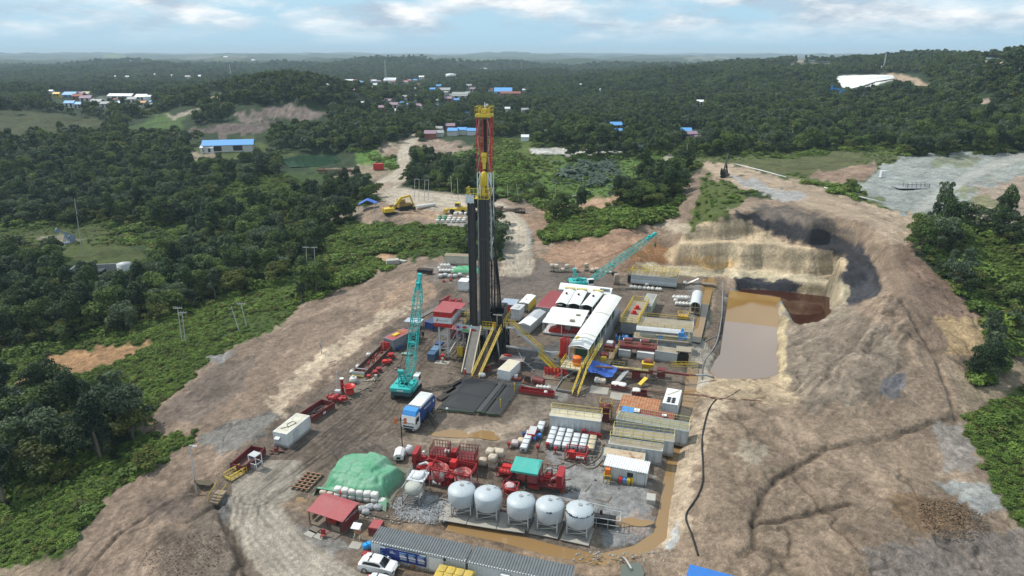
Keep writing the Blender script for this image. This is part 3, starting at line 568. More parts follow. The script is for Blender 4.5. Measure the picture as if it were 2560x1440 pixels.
def puddle(name,px,py,rx,ry,z,m,seed=0):
    r=random.Random(seed); n=36; a=[r.uniform(0,6.28) for _ in range(4)]
    P_=[(px+rx*q*math.cos(t),py+ry*q*math.sin(t)) for t,q in ((2*math.pi*k/n,1+.22*math.sin(2*2*math.pi*k/n+a[0])+.16*math.sin(3*2*math.pi*k/n+a[1])+.1*math.sin(5*2*math.pi*k/n+a[2])) for k in range(n))]
    return sheet(name,GP(P_,z),z,m)
puddle('sump_water',514,1206,22,8,-1.2,water_mat('dark sump water',(.1,.07,.03),.08),3)
gw=water_mat('green water',(.03,.07,.04),.1)
def lake(name,P,m,dz=0):
    Q=[GT(*p) for p in P]; z=sum(q.z for q in Q)/len(Q)+.5+dz
    return sheet(name,[tuple(G(px,py,z)[:2]) for px,py in P],z,m)
pale=water_mat('pale water',(.1,.11,.1),.08)
# ---------- world, sun, haze ----------
w=bpy.data.worlds.new('World'); SC.world=w; w.use_nodes=True; nt=w.node_tree; L=nt.links.new
for n in list(nt.nodes): nt.nodes.remove(n)
SUN_AZ=Vector((-.86,.34)).normalized(); EL=R(54)
sky=nn(nt,'ShaderNodeTexSky',sky_type='NISHITA',sun_disc=False); sky.sun_elevation=EL; sky.sun_rotation=math.atan2(SUN_AZ.x,SUN_AZ.y); sky.altitude=60; sky.air_density=1.3; sky.dust_density=1.6; sky.ozone_density=1.5
tc=nn(nt,'ShaderNodeTexCoord'); sx=nn(nt,'ShaderNodeSeparateXYZ'); L(tc.outputs['Generated'],sx.inputs[0])
# clouds: a flat deck seen in perspective (direction divided by its height)
mz=nn(nt,'ShaderNodeMath',operation='MAXIMUM'); L(sx.outputs['Z'],mz.inputs[0]); mz.inputs[1].default_value=.0
az=nn(nt,'ShaderNodeMath',operation='ADD'); L(mz.outputs[0],az.inputs[0]); az.inputs[1].default_value=.25
dx=nn(nt,'ShaderNodeMath',operation='DIVIDE'); L(sx.outputs['X'],dx.inputs[0]); L(az.outputs[0],dx.inputs[1])
dy=nn(nt,'ShaderNodeMath',operation='DIVIDE'); L(sx.outputs['Y'],dy.inputs[0]); L(az.outputs[0],dy.inputs[1])
cb=nn(nt,'ShaderNodeCombineXYZ'); L(dx.outputs[0],cb.inputs[0]); L(dy.outputs[0],cb.inputs[1])
n1=nn(nt,'ShaderNodeTexNoise',Scale=1.5,Detail=10.,Roughness=.56,Distortion=.2); L(cb.outputs[0],n1.inputs['Vector'])
r1=nn(nt,'ShaderNodeValToRGB'); r1.color_ramp.elements[0].position=.40; r1.color_ramp.elements[1].position=.54; L(n1.outputs['Fac'],r1.inputs['Fac'])
n2=nn(nt,'ShaderNodeTexNoise',Scale=2.2,Detail=8.,Roughness=.6); mp=nn(nt,'ShaderNodeMapping'); mp.inputs['Location'].default_value=(5.3,2.1,0); L(cb.outputs[0],mp.inputs[0]); L(mp.outputs[0],n2.inputs['Vector'])
r2=nn(nt,'ShaderNodeValToRGB'); r2.color_ramp.elements[0].position=.42; r2.color_ramp.elements[1].position=.6
r2.color_ramp.elements[0].color=(4.6,5.7,6.8,1); r2.color_ramp.elements[1].color=(10.2,10.3,10.3,1); L(n2.outputs['Fac'],r2.inputs['Fac'])
# fade of the deck towards the horizon
fz=nn(nt,'ShaderNodeMapRange'); fz.inputs[1].default_value=.008; fz.inputs[2].default_value=.04; L(sx.outputs['Z'],fz.inputs[0])
fm=nn(nt,'ShaderNodeMath',operation='MULTIPLY'); L(r1.outputs['Color'],fm.inputs[0]); L(fz.outputs[0],fm.inputs[1])
hz_=nn(nt,'ShaderNodeMix',data_type='RGBA'); hz_.inputs[0].default_value=.78; hz_.inputs[7].default_value=(4.5,7.6,9.9,1); L(sky.outputs[0],hz_.inputs[6])
mx=nn(nt,'ShaderNodeMix',data_type='RGBA'); L(fm.outputs[0],mx.inputs[0]); L(hz_.outputs[2],mx.inputs[6]); L(r2.outputs['Color'],mx.inputs[7])
bg=nn(nt,'ShaderNodeBackground',Strength=.105); L(mx.outputs[2],bg.inputs[0]); wo=nn(nt,'ShaderNodeOutputWorld'); L(bg.outputs[0],wo.inputs[0])
sl=bpy.data.lights.new('sun','SUN'); sl.energy=4.0; sl.angle=R(.6); sl.color=(1,.95,.87)
so=bpy.data.objects.new('sun',sl); COL.objects.link(so); so.location=(0,0,200)
dirn=Vector((SUN_AZ.x*math.cos(EL),SUN_AZ.y*math.cos(EL),math.sin(EL))); so.rotation_euler=(-dirn).to_track_quat('-Z','Y').to_euler()
SC.view_settings.view_transform='Standard'; SC.view_settings.look='None'; SC.view_settings.exposure=0; SC.view_settings.gamma=1
SC.render.engine='CYCLES'; SC.cycles.use_denoising=True; SC.cycles.max_bounces=5; SC.cycles.diffuse_bounces=2; SC.cycles.glossy_bounces=2; SC.cycles.transparent_max_bounces=4; SC.cycles.volume_bounces=0
hm=bpy.data.materials.new('air'); hm.use_nodes=True; nt=hm.node_tree
for n in list(nt.nodes): nt.nodes.remove(n)
pv=nn(nt,'ShaderNodeVolumePrincipled',Density=9.5e-5,Anisotropy=0.); pv.inputs['Color'].default_value=(.7,.88,1,1)
ou=nn(nt,'ShaderNodeOutputMaterial'); nt.links.new(pv.outputs[0],ou.inputs['Volume'])
hb=MB().bx(-40000,40000,-30,34000,-70,135).build('haze',hm); hb['kind']='stuff'
# ---------- palette ----------
def pal(n,c,**k): return mat(n,c,**k)
WHT=pal('white paint',(.72,.73,.72),rough=.45,dirt=.3,dcol=(.36,.31,.24),sc=.6)
WRF=pal('white roof sheet',(.78,.78,.76),rough=.4,dirt=.3,dcol=(.5,.44,.34),sc=.35,stain=.1,scol=(.38,.19,.08))
ARF=pal('rusty white roof sheet',(.74,.73,.69),rough=.4,dirt=.4,dcol=(.46,.38,.26),sc=.3,stain=.16,scol=(.38,.18,.07))
TEAL=pal('teal paint',(.035,.42,.39),rough=.35,dirt=.2,dcol=(.1,.2,.18),sc=.8)
TEALD=pal('dark teal grey',(.035,.075,.085),rough=.5)
RED=pal('red paint',(.34,.018,.022),rough=.45,dirt=.42,dcol=(.2,.06,.045),sc=.9)
REDB=pal('bright red paint',(.52,.022,.02),rough=.4,dirt=.2)
MAR=pal('maroon paint',(.16,.022,.024),rough=.55,dirt=.4,dcol=(.13,.08,.06))
REDW=pal('faded red roof',(.34,.07,.075),rough=.6,dirt=.5,dcol=(.3,.14,.12),sc=.5)
YEL=pal('yellow paint',(.66,.46,.03),rough=.45,dirt=.35,dcol=(.3,.22,.06))
YELP=pal('pale yellow paint',(.56,.47,.16),rough=.5,dirt=.4,dcol=(.34,.29,.2))
ORG=pal('orange paint',(.75,.16,.015),rough=.4,dirt=.15)
DK=pal('dark steel',(.022,.022,.024),rough=.5,metal=.2,dirt=.4,dcol=(.06,.045,.035))
BLK=pal('black rubber',(.012,.012,.013),rough=.8,dirt=.3,dcol=(.08,.065,.05))
PIPE=pal('drill pipe steel',(.035,.036,.04),rough=.45,metal=.2,dirt=.5,dcol=(.085,.065,.05),sc=1.5)
RPIPE=pal('grey drill pipe',(.12,.125,.135),mud=.3,rough=.4,metal=.3,dirt=.5,dcol=(.13,.11,.09),sc=1.5)
GRY=pal('grey steel',(.3,.31,.32),rough=.5,metal=.1,dirt=.4)
LGR=pal('light grey steel',(.5,.51,.51),rough=.5,dirt=.35,dcol=(.28,.24,.19))
CREAM=pal('cream steel',(.55,.5,.36),rough=.5,dirt=.5,dcol=(.27,.2,.13))
SIL=pal('silver tank paint',(.5,.53,.54),rough=.4,metal=.15,dirt=.35,dcol=(.36,.3,.2),sc=.5)
SILO=pal('silo paint',(.43,.475,.5),rough=.45,dirt=.3,dcol=(.4,.42,.4),sc=.8)
ROOF=pal('weathered zinc sheet',(.15,.165,.17),rough=.6,metal=.1,dirt=.6,dcol=(.09,.09,.088),sc=1.1)
BLU=pal('navy blue paint',(.02,.06,.22),rough=.35,dirt=.2)
SKY_=pal('light blue paint',(.05,.26,.62),rough=.45,dirt=.15)
BLB=pal('bright blue plastic',(.02,.3,.7),rough=.4,dirt=.1)
TARPB=pal('blue tarpaulin',(.05,.14,.52),rough=.5,dirt=.12,dcol=(.12,.2,.45),bump=.5)
TARPG=pal('green tarpaulin',(.09,.3,.165),rough=.55,dirt=.55,dcol=(.3,.4,.33),sc=.5,bump=.4)
TARPT=pal('teal tarpaulin',(.05,.36,.3),rough=.5,dirt=.3,dcol=(.2,.45,.42))
BAG=pal('white woven bag',(.66,.65,.61),rough=.8,dirt=.4,dcol=(.4,.36,.3),bump=.4)
BEIGE=pal('beige wrapped sacks',(.52,.45,.36),rough=.8,dirt=.5,dcol=(.32,.25,.18),bump=.4)
WOOD=pal('weathered timber',(.26,.2,.14),rough=.85,dirt=.5)
RUST=pal('rusted sheet',(.33,.13,.055),rough=.8,dirt=.75,dcol=(.45,.31,.2),sc=1.1)
DECK=pal('soiled deck',(.3,.26,.19),rough=.75,dirt=.7,dcol=(.17,.13,.09),sc=.9)
CONC=pal('pale concrete slab',(.4,.385,.34),mud=.25,rough=.85,dirt=.5,dcol=(.27,.23,.18))
GLS=pal('dark glass',(.012,.014,.016),rough=.08,dirt=0,spec=.6)
IBC=pal('translucent white plastic',(.62,.65,.67),rough=.4,dirt=.25,dcol=(.4,.37,.3))
IBY=pal('yellowed plastic',(.56,.47,.3),rough=.45,dirt=.4)
STONE=pal('grey rubble',(.42,.43,.44),mud=.25,rough=.9,dirt=.4,dcol=(.2,.19,.18))
DGN=pal('dark green paint',(.03,.09,.04),rough=.5)
XS=Vector((math.cos(.24),-math.sin(.24),0)); YS=Vector((math.sin(.24),math.cos(.24),0)); SR=-.24
def P(mb,name,m,par): return mb.build(name,m,par)
# ---------- drilling rig ----------
def rig():
    t=thing('drilling_rig','tall drilling rig with racked black pipe, red and white mast and yellow crown','drilling rig',(-5.15,131.2,0),SR)
    fz=7.4
    mb=MB()
    for x in (-3.6,3.4):
        for y in (-2.6,1.,4.4): mb.beam((x,y,0),(x,y,fz-.5),.5)
        for y0,y1 in ((-2.6,1.),(1.,4.4)):
            mb.beam((x,y0,.3),(x,y1,fz-.6),.22); mb.beam((x,y1,.3),(x,y0,fz-.6),.22)
        mb.beam((x,-3,.3),(x,5,.3),.6)
    for y in (-2.6,4.4):
        mb.beam((-3.6,y,.3),(3.4,y,fz-.6),.2); mb.beam((3.4,y,.3),(-3.6,y,fz-.6),.2); mb.beam((-3.6,y,3.6),(3.4,y,3.6),.2)
    for k in range(14): 
        x=random.uniform(1.5,4.8); mb.beam((x,random.uniform(-3.4,-1),0),(x+random.uniform(-1.2,.6),random.uniform(-1.5,1.5),random.uniform(4,7)),random.uniform(.08,.2))
    P(mb,'substructure',DK,t)
    mb=MB().lathe([(.5,0),(.5,1.2),(.8,1.25),(.8,2.1),(.45,2.2),(.45,2.7),(.9,2.75),(.9,3.9),(.5,4),(.5,7)],(0,0,0),14).bx(-2.4,2.6,1.6,4.2,.2,3.4).bx(-2.9,-1.2,-1.6,.6,.2,2.2); P(mb,'blowout_preventer',DK,t)
    P(MB().bx(-4,3.9,-3.1,5.2,fz-.5,fz),'drill_floor',DK,t)
    mb=MB().cyl((.7,-2.9,.4),(.7,-2.9,fz-.5),.28,n=10).cyl((.15,-2.7,.2),(.3,-2.9,4.2),.09,n=6); P(mb,'support_column',GRY,t)
    # mast: two open lattice columns tied at the back
    def column(sx,z0,z1,nb):
        m_=MB(); br=MB(); xs=(sx*.74,sx*1.36) ; ys=(-.75,.95)
        for x in xs:
            for y in ys: m_.beam((x,y,z0),(x,y,z1),.15)
        h=(z1-z0)/nb
        for k in range(nb):
            a,b=z0+k*h,z0+(k+1)*h
            br.beam((xs[0],ys[0]-.02,a if k%2 else b),(xs[1],ys[0]-.02,b if k%2 else a),.09); br.beam((xs[0],ys[0],b),(xs[1],ys[0],b),.09)
            if k%2: m_.beam((xs[1],ys[0],a),(xs[1],ys[1],b),.07)
        return m_,br
    for sx in (-1,1):
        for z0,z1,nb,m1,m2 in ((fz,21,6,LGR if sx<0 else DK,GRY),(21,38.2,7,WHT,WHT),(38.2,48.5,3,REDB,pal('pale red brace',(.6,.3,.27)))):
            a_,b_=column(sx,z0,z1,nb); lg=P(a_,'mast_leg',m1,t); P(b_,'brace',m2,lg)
    mb=MB()
    for k in range(12): z=10+k*3.05; mb.beam((-1.36,.95,z),(1.36,.95,z),.08)
    mb.bx(-.42,.42,.7,.8,20,48)
    for x in (-.3,-.1,.12,.32): mb.cyl((x*.9,.2,44),(x,.2,48.8),.03,n=5)
    P(mb,'back_bracing',DK,t)
    mb=MB().bx(-1.5,1.5,-1.2,1.2,48.6,49.1).rail([(-1.5,-1.2,49.1),(1.5,-1.2,49.1),(1.5,1.2,49.1),(-1.5,1.2,49.1)],1.35,.07,1.6,closed=True).bx(-.5,.5,-.6,.6,49.2,50).bx(-1.0,-.8,-.7,.7,49.2,50.2).bx(.8,1.0,-.7,.7,49.2,50.2)
    mb.bx(-1.52,1.52,-1.24,-1.2,48.55,49.05)
    P(mb,'crown_platform',YEL,t)
    P(MB().cyl((.35,-.9,50.2),(.35,-.9,51.3),.14,.05,8),'beacon',WHT,t)
    mb=MB().bx(-.45,.45,-.9,-.2,40.2,41.9).cyl((-.5,-.55,41.4),(.5,-.55,41.4),.5,n=14).bx(-.28,.28,-.8,-.3,38.9,40.2).lathe([(.25,0),(.62,.1),(.62,2.4),(.5,2.7),(.22,2.9)],(0,-.7,35.6),16).bx(-.72,-.5,-1,-.4,35.4,37.6).cyl((0,-.7,31.),(0,-.7,35.6),.22,n=8).bx(-.4,.4,-1,-.4,32.6,34.2).cyl((.45,-.6,30),(.45,-.6,35.6),.09,n=6).cyl((-.45,-.6,30),(-.45,-.6,35.6),.09,n=6)
    P(mb,'top_drive',YEL,t)
    P(MB().cyl((0,-.7,fz),(0,-.7,31),.09,n=6),'drill_string',PIPE,t)
    # racking board and stands of pipe
    z=33.6; mb=MB().bx(-2.95,-1.3,-2.9,-.9,z-.12,z).bx(-1.3,1.3,-2.9,-1.5,z-.12,z)
    mb.rail([(-2.95,-.9,z),(-2.95,-2.9,z),(1.3,-2.9,z),(1.3,-.9,z)],1.9,.09,.75).rail([(-2.95,-2.9,z),(1.3,-2.9,z)],.95,.07,.75,False)
    for x in (-2.95,1.3): mb.beam((x,-2.9,z-.1),(x*.6,.5,z-.1),.14)
    P(mb,'racking_board',YEL,t)
    pm=MB().cyl((0,0,fz),(0,0,z+.25),.095,n=7)
    for k in (1,2): pm.cyl((0,0,fz+9*k),(0,0,fz+9*k+.5),.125,n=7)
    first=None
    for gx,n in ((-2.75,7),(-.55,10)):
        for i in range(n):
            for j in range(4):
                x,y=gx+i*.19,-2.75+j*.32
                if first is None: first=P(pm,'pipe_stand',PIPE,t); m2=first.data.copy(); m2.materials[0]=pal('rusty pipe stand',(.075,.058,.048),rough=.6,dirt=.4); o=first
                else:
                    o=first.copy(); COL.objects.link(o); o.parent=t
                    if (i*7+j*3)%5<2: o.data=m2
                o.location=(x+random.uniform(-.02,.02),y,0); 
    mb=MB()
    for k in range(5):
        x=1.5+k*.12; mb.tube([(x,.3+random.uniform(-.4,.4),30-k*2),(x+.5,.1,18),(x+.9+k*.1,0,fz+.3)],.07,5)
    mb.tube([(1.2,-.8,36),(1.9,-1.1,28),(2.1,-.9,18),(1.8,-.6,fz+1)],.1,6).tube([(1.3,.9,24),(2.4,1.2,15),(2.7,1.2,fz)],.14,6)
    for k in range(10): z_=fz+.5+k*2.4; mb.beam((1.4,-.2,z_),(2.3-k*.06,.5,z_+.8),.09)
    P(mb,'hose_bundle',DK,t)
    mb=MB().bx(-2.2,-.4,2.2,4.6,fz,fz+2.2).bx(.2,3.2,1.8,4.8,fz,fz+2.6).bx(2.2,3.6,-1.4,.6,fz,fz+1.9).cyl((.3,3,fz+2.2),(3,3,fz+2.2),.9,n=14); P(mb,'drawworks',DK,t)
    P(MB().bx(1.9,3.7,-2.2,-2.0,fz+2.35,fz+2.55).beam((2.7,-2.1,fz),(2.7,-2.1,fz+2.4),.1),'floodlight',CREAM,t)
    P(MB().rail([(-.05,-1.6,fz),(-.05,-3.05,fz),(2.7,-3.05,fz)],1.15,.09,.7,toe=True),'railing',YEL,t); P(MB().rail([(-3.9,-3.,fz),(-3.9,1,fz)],1.15,.08,1.),'railing',YEL,t); P(MB().rail([(3.9,-1.5,fz),(3.9,5,fz)],1.15,.08,1.2),'railing',YEL,t)
    P(MB().bx(-.05,2.75,-3.3,-2.95,fz-.45,fz-.02),'floor_edge_beam',CREAM,t)
    P(MB().cyl((2.2,-2.6,fz),(2.2,-2.6,fz+.9),.35,n=10),'mud_bucket',ORG,t)
    # pipe ramp in front
    a,b=-2.35,-.3; y0,z0,y1,z1=-10.4,.35,-3.2,fz
    mb=MB().add([(a,y0,z0),(b,y0,z0),(b,y1,z1),(a,y1,z1),(a,y0,z0-.25),(b,y0,z0-.25),(b,y1,z1-.25),(a,y1,z1-.25)],[(0,1,2,3),(7,6,5,4),(4,5,1,0),(6,7,3,2)])
    rp=P(mb,'pipe_ramp',pal('scraped ramp steel',(.15,.135,.12),rough=.55,dirt=.6,dcol=(.27,.24,.2),sc=1.2),t)
    mb=MB()
    for x in (a,b): mb.beam((x,y0,z0+.05),(x,y1,z1+.1),.2,.42); mb.beam((x,y0,0),(x,y0,.5),.2)
    for k in range(5): q=k/5; mb.beam((a,y0+(y1-y0)*q,0),(a,y0+(y1-y0)*q,z0+(z1-z0)*q),.14); mb.beam((b,y0+(y1-y0)*q,0),(b,y0+(y1-y0)*q,z0+(z1-z0)*q),.14)
    P(mb,'ramp_side_beam',CREAM,t)
    def stair(p0,p1,w,side,name='staircase',sup=True):
        p0,p1=Vector(p0),Vector(p1); d=p1-p0; s=Vector(side).normalized()*w/2; st=MB(); n=int(d.z/.24)
        for k in range(n): c=p0+d*(k+.5)/n; st.beam(c-s,c+s,.26,.05)
        o=P(st,name,pal('rusty tread',(.1,.07,.045),rough=.8,dirt=.5),t)
        r=MB()
        for q in (-1,1):
            r.beam(p0+s*q,p1+s*q,.1,.28); h=Vector((0,0,1.0)); r.beam(p0+s*q+h,p1+s*q+h,.08); r.beam(p0+s*q+h*.5,p1+s*q+h*.5,.06)
            for k in range(int(d.length/1.1)+1): c=p0+s*q+d*k/int(d.length/1.1); r.beam(c,c+h,.07)
        P(r,'handrail',YEL,o); return o
    stair((.75,-11.6,0),(3.15,-3.2,fz),1.5,(1,.05,0))
    # side walkway and stairs to the mud pumps
    mb=MB().beam((4.6,-1.8,fz-.2),(6.4,-1.6,fz-.2),1.2,.2).beam((6.,-1.4,fz-.3),(12.6,-3.9,3.1),1.1,.16).beam((12.4,-3.4,3.),(15.6,-2.6,3.),1.5,.16).beam((5.2,-4.6,4.3),(16.5,-2.7,2.9),.5,.25)
    P(mb,'walkway',GRY,t)
    mb=MB().rail([(4.2,-2.4,fz),(5.,-2.6,fz)],1.1,.1,.5).rail([(6.,-1.9,fz-.2),(12.6,-4.4,3.2)],1.1,.08,1.3).rail([(6.,-.9,fz-.2),(12.6,-3.4,3.2)],1.1,.08,1.3).rail([(4.2,-1.,fz),(6.2,-.9,fz)],1.1,.09,.7)
    P(mb,'railing',YEL,t)
    stair((16.6,-6.2,.1),(12.0,-4.2,3.0),.9,(.2,1,0))
    mb=MB().tube([(-1.9,-3,fz-1.5),(-2.2,-4.,4),(-2.5,-6.5,1.6),(-1.9,-8,.7),(-.6,-8.2,.5)],.13,7); P(mb,'mud_hose',GRY,t)
    for q,r_ in (([(4,0,6.2),(9,-6,2.2),(14,-9,.2)],.05),([(3,-3,5),(3.8,-4,.2)],.1),([(2.6,-2.5,5),(3.6,-3.4,.2)],.1),([(-4,0,7),(-5,-2,5),(-7,-4,2.6)],.14)): P(MB().tube(q,r_,5),'cable',GRY,t)
    return t
RIG=rig()
o=MB(); 
n=8; vs=[(i/n*1.7-3.15,-2.95-.12*math.sin(i*2.2)-(.12 if j==2 else 0)-.03*j,34.9-j*.55+.12*math.sin(i*1.7+j)) for j in range(4) for i in range(n+1)]
o.add(vs,[(j*(n+1)+i,j*(n+1)+i+1,(j+1)*(n+1)+i+1,(j+1)*(n+1)+i) for j in range(3) for i in range(n)],True)
tp=o.build('tarpaulin',BAG); tp.location=RIG.location+Vector((0,0,-.6)); tp.rotation_euler=(0,0,SR); tag(tp,'white cloth tied over the railing of the racking board','tarpaulin')
# cabin on legs beside the rig
def doghouse():
    t=thing('driller_cabin','red and white driller cabin raised on grey lattice legs beside the rig','cabin',(-13.4,131.6,0),SR)
    z0,z1=7.3,10.3; h=(z1-z0)
    for nm,a,b,m in (('lower_band',z0,z0+.65,REDB),('white_band',z0+.65,z0+1.95,WHT),('upper_band',z0+1.95,z1,REDB)):
        mb=MB().corr((-1.9,-3.1,a),(1.9,-3.1,a),b-a,.75,.04).corr((1.9,-3.1,a),(1.9,3.1,a),b-a,.75,.04,(1,0,0)).corr((1.9,3.1,a),(-1.9,3.1,a),b-a,.75,.04,(0,1,0)).corr((-1.9,3.1,a),(-1.9,-3.1,a),b-a,.75,.04,(-1,0,0)); P(mb,nm,m,t)
    P(MB().bx(-2,2,-3.2,3.2,z1,z1+.12).bx(2,3.2,-.6,3.2,z1,z1+.1),'roof',REDW,t); P(MB().bx(-1.9,1.9,-3.1,3.1,z0-.2,z0),'floor_frame',RED,t)
    mb=MB()
    for x,y in ((-.9,-2.6),(.9,-2.6),(1.6,1.4),(2.9,1.6)):
        mb.beam((x,y,0),(x,y,z0-.2),.34)
    for y in (-2.6,):
        for k in range(4): z=.6+k*1.6; mb.beam((-.9,y,z),(.9,y,z+1.6),.16); mb.beam((-.9,y,z),(.9,y,z),.16)
    for k in range(3): z=1+k*1.8; mb.beam((1.6,1.4,z),(2.9,1.6,z+1.8),.14); mb.beam((.9,-2.6,z),(1.6,1.4,z+1.8),.14)
    mb.rail([(2,-2.6,z0),(2,3,z0)],1.1,.08,1.2)
    P(mb,'leg_frame',LGR,t)
    text(t,'lettering','PERTAMINA',.36,(.35,-3.19,z0+1.25),(R(90),0,0),GRY)
    e=MB().prism([(-1.35,z0+1.05),(-1.05,z0+1.05),(-.8,z0+1.35),(-.9,z0+1.5),(-1.1,z0+1.3)],-3.18,-3.16,'y'); P(e,'emblem',REDB,t)
    e=MB().prism([(-1.15,z0+1.5),(-.95,z0+1.65),(-.7,z0+1.6),(-.85,z0+1.5)],-3.18,-3.16,'y'); P(e,'emblem',SKY_,t)
    return t
doghouse()
def banner():
    t=thing('banner','long pale banner with red and green picture stretched beside the rig floor','banner',(-9.2,128.3,6.1),SR-.06)
    n=12; mb=MB(); vs=[]
    for j in range(4):
        for i in range(n+1): vs.append((-2.2+4.6*i/n,.08*math.sin(i*1.3)+.05*j,1.75-j*.55-.25*i/n+(.1*math.sin(i*.9) if j==3 else 0)))
    mb.add(vs,[(j*(n+1)+i,(j+1)*(n+1)+i,(j+1)*(n+1)+i+1,j*(n+1)+i+1) for j in range(3) for i in range(n)],True)
    P(mb,'sheet',pal('banner cloth',(.5,.62,.62),rough=.7,dirt=.3,dcol=(.7,.72,.7)),t)
    P(MB().prism([(-.9,.95),(-.5,.8),(0,.95),(.05,1.25),(-.4,1.4),(-.85,1.25)],-.14,-.12,'y'),'picture',REDB,t)
    P(MB().prism([(-1.3,.35),(-.2,.2),(.5,.3),(.1,.7),(-.7,.75)],-.14,-.12,'y'),'picture',pal('banner green',(.12,.4,.14),rough=.7),t)
    P(MB().prism([(-2.1,.75),(-1.6,.7),(-1.45,1.0),(-1.7,1.25),(-2.1,1.2)],-.14,-.12,'y'),'picture',pal('banner purple',(.25,.04,.25),rough=.7),t)
    P(MB().bx(.85,1.9,-.14,-.12,.55,.95),'picture',REDB,t)
    mb=MB().tube([(2.4,0,1.5),(3.1,.3,1.9)],.04,5); P(mb,'tie_rope',LGR,t); P(MB().tube([(-2.2,0,1.7),(-2.7,.2,1.8)],.04,5),'tie_rope',LGR,t)
banner()
# ---------- lattice boom crawler cranes ----------
def crane(label,loc,head,bl,el,flip=1,detail=True):
    t=thing('crawler_crane',label,'crane',loc,head,'teal crawler cranes')
    for s in (-1,1):
        o=[(-2.7,.35),(-2.4,.05),(2.4,.05),(2.7,.35),(2.7,.65),(2.4,.95),(-2.4,.95),(-2.7,.65)]
        mb=MB().prism(o,s*1.75-.38,s*1.75+.38,'x')
        for k in range(16): y=-2.5+k*.333; mb.bx(s*1.75-.4,s*1.75+.4,y,y+.22,.93,1.0); 
        P(mb,'track',BLK,t)
    P(MB().bx(-1.5,1.5,-1.3,1.3,.45,1.15).cyl((0,0,1.1),(0,0,1.35),1.1,n=18),'undercarriage',TEALD,t)
    P(MB().prism([(-1.75,-3.3),(1.75,-3.3),(1.95,-2.9),(1.95,-1.9),(-1.95,-1.9),(-1.95,-2.9)],1.3,2.1,'z'),'counterweight_base',TEALD,t)
    mb=MB().prism([(-1.8,-3.35),(1.8,-3.35),(2.,-2.9),(2.,-1.8),(-2.,-1.8),(-2.,-2.9)],2.1,2.75,'z').bx(-2.,-.75,-1.8,1.6,1.4,2.6).bx(.75,2.,-1.8,.9,1.4,2.6).bx(-.75,.75,-1.8,1.5,1.35,1.7).bx(-1.7,-1.1,-1.2,.4,2.6,2.8).bx(1.1,1.7,-1.4,-.3,2.6,2.85).bx(-.45,.45,-2.6,-2,2.75,2.95).bx(1.2,1.6,.2,.6,2.6,3.0)
    P(mb,'house',TEAL,t)
    P(MB().cyl((-.7,-.4,2.1),(.7,-.4,2.1),.45,n=12).cyl((-.7,.7,2.),(.7,.7,2.),.4,n=12),'winch_drum',DK,t)
    c=P(MB().bx(1.05,2.0,1.0,2.7,1.35,2.1).bx(1.05,2.,1.0,1.25,2.1,3.2).bx(1.02,2.03,.95,2.75,3.2,3.32),'cab',WHT,t)
    P(MB().bx(1.1,1.96,1.3,2.68,2.1,3.2),'cab_window',GLS,c)
    P(MB().bx(-.6,.6,-3.365,-3.34,2.25,2.5),'maker_panel',WHT,t)
    # A-frame
    mb=MB()
    for s in (-.55,.55): mb.beam((s,-.2,2.),(s*.8,-2.2,5.6),.26); mb.beam((s,-2.4,2.5),(s*.8,-2.2,5.6),.14)
    mb.beam((-.5,-2.2,5.5),(.5,-2.2,5.5),.5,.35).cyl((-.5,-2.25,5.75),(.5,-2.25,5.75),.32,n=10)
    for k in range(5): q=.2+k*.16; mb.beam((-.5,-.2-2*q,2+3.6*q),(.5,-.2-2*q,2+3.6*q),.2)
    P(mb,'a_frame',TEAL,t)
    # boom
    d=Vector((0,math.cos(el),math.sin(el))); u=Vector((0,-math.sin(el),math.cos(el))); x=Vector((1,0,0)); o=Vector((0,1.7,1.9)); mb=MB()
    def sec(q): 
        if q<.16: return .35+.45*q/.16
        if q>.82: return .8-.55*(q-.82)/.18
        return .8
    n=22; pr=None
    for k in range(n+1):
        q=k/n; c=o+d*bl*q; w=sec(q); cs=[c+x*a*w*.95+u*b*w*.8 for a,b in ((-1,-1),(1,-1),(1,1),(-1,1))]
        for i in range(4): mb.beam(cs[i],cs[(i+1)%4],.06)
        if pr:
            for i in range(4):
                mb.beam(pr[i],cs[i],.12); j=(i+1)%4; mb.beam(pr[i] if k%2 else pr[j],cs[j] if k%2 else cs[i],.07)
        pr=cs
    tip=o+d*bl; mb.beam(tip-d*.8,tip+d*.7,.62,.7).beam(tip-d*2.4+u*.3,tip-d*.5+u*.2,1.1,.3)
    mb.cyl(tip+d*.5-x*.4,tip+d*.5+x*.4,.42,n=12).cyl(tip-d*1.2+u*.5-x*.3,tip-d*1.2+u*.5+x*.3,.3,n=10)
    P(mb,'boom',TEAL,t)
    for q in (.05,.36): c=o+d*bl*q; P(MB().box(c,(1.5*sec(q)*1.3,.5,.5)),'boom_connector',TEAL,t)
    mb=MB()
    for s in (-.35,.35): mb.tube([(s,-2.2,5.7),o+d*bl*.55+u*1.6+x*s,tip+u*.4+x*s],.035,4)
    for s in (-.25,.25): mb.tube([tip+d*.8+x*s,tip+d*.8+x*s+Vector((0,0,-3.0 if flip<0 else -bl*.62))],.025,4)
    P(mb,'hoist_rope',DK,t)
    hp=tip+d*.8+Vector((0,0,-3.2 if flip<0 else -bl*.62-.3)); hk=MB().box(hp,(.5,.35,.8)).cyl(hp+Vector((0,0,-.4)),hp+Vector((0,0,-.9)),.16,.06,8); P(hk,'hook_block',DGN if flip<0 else DK,t)
    return t
crane('teal crawler crane with steep boom standing on the haul lane behind the blue truck',G(1017,985),-R(11),19.5,R(64))
crane('teal crawler crane with low boom reaching right at the rear of the yard',Vector((18.6,172.5,0)),-R(78),21.5,R(34),-1)
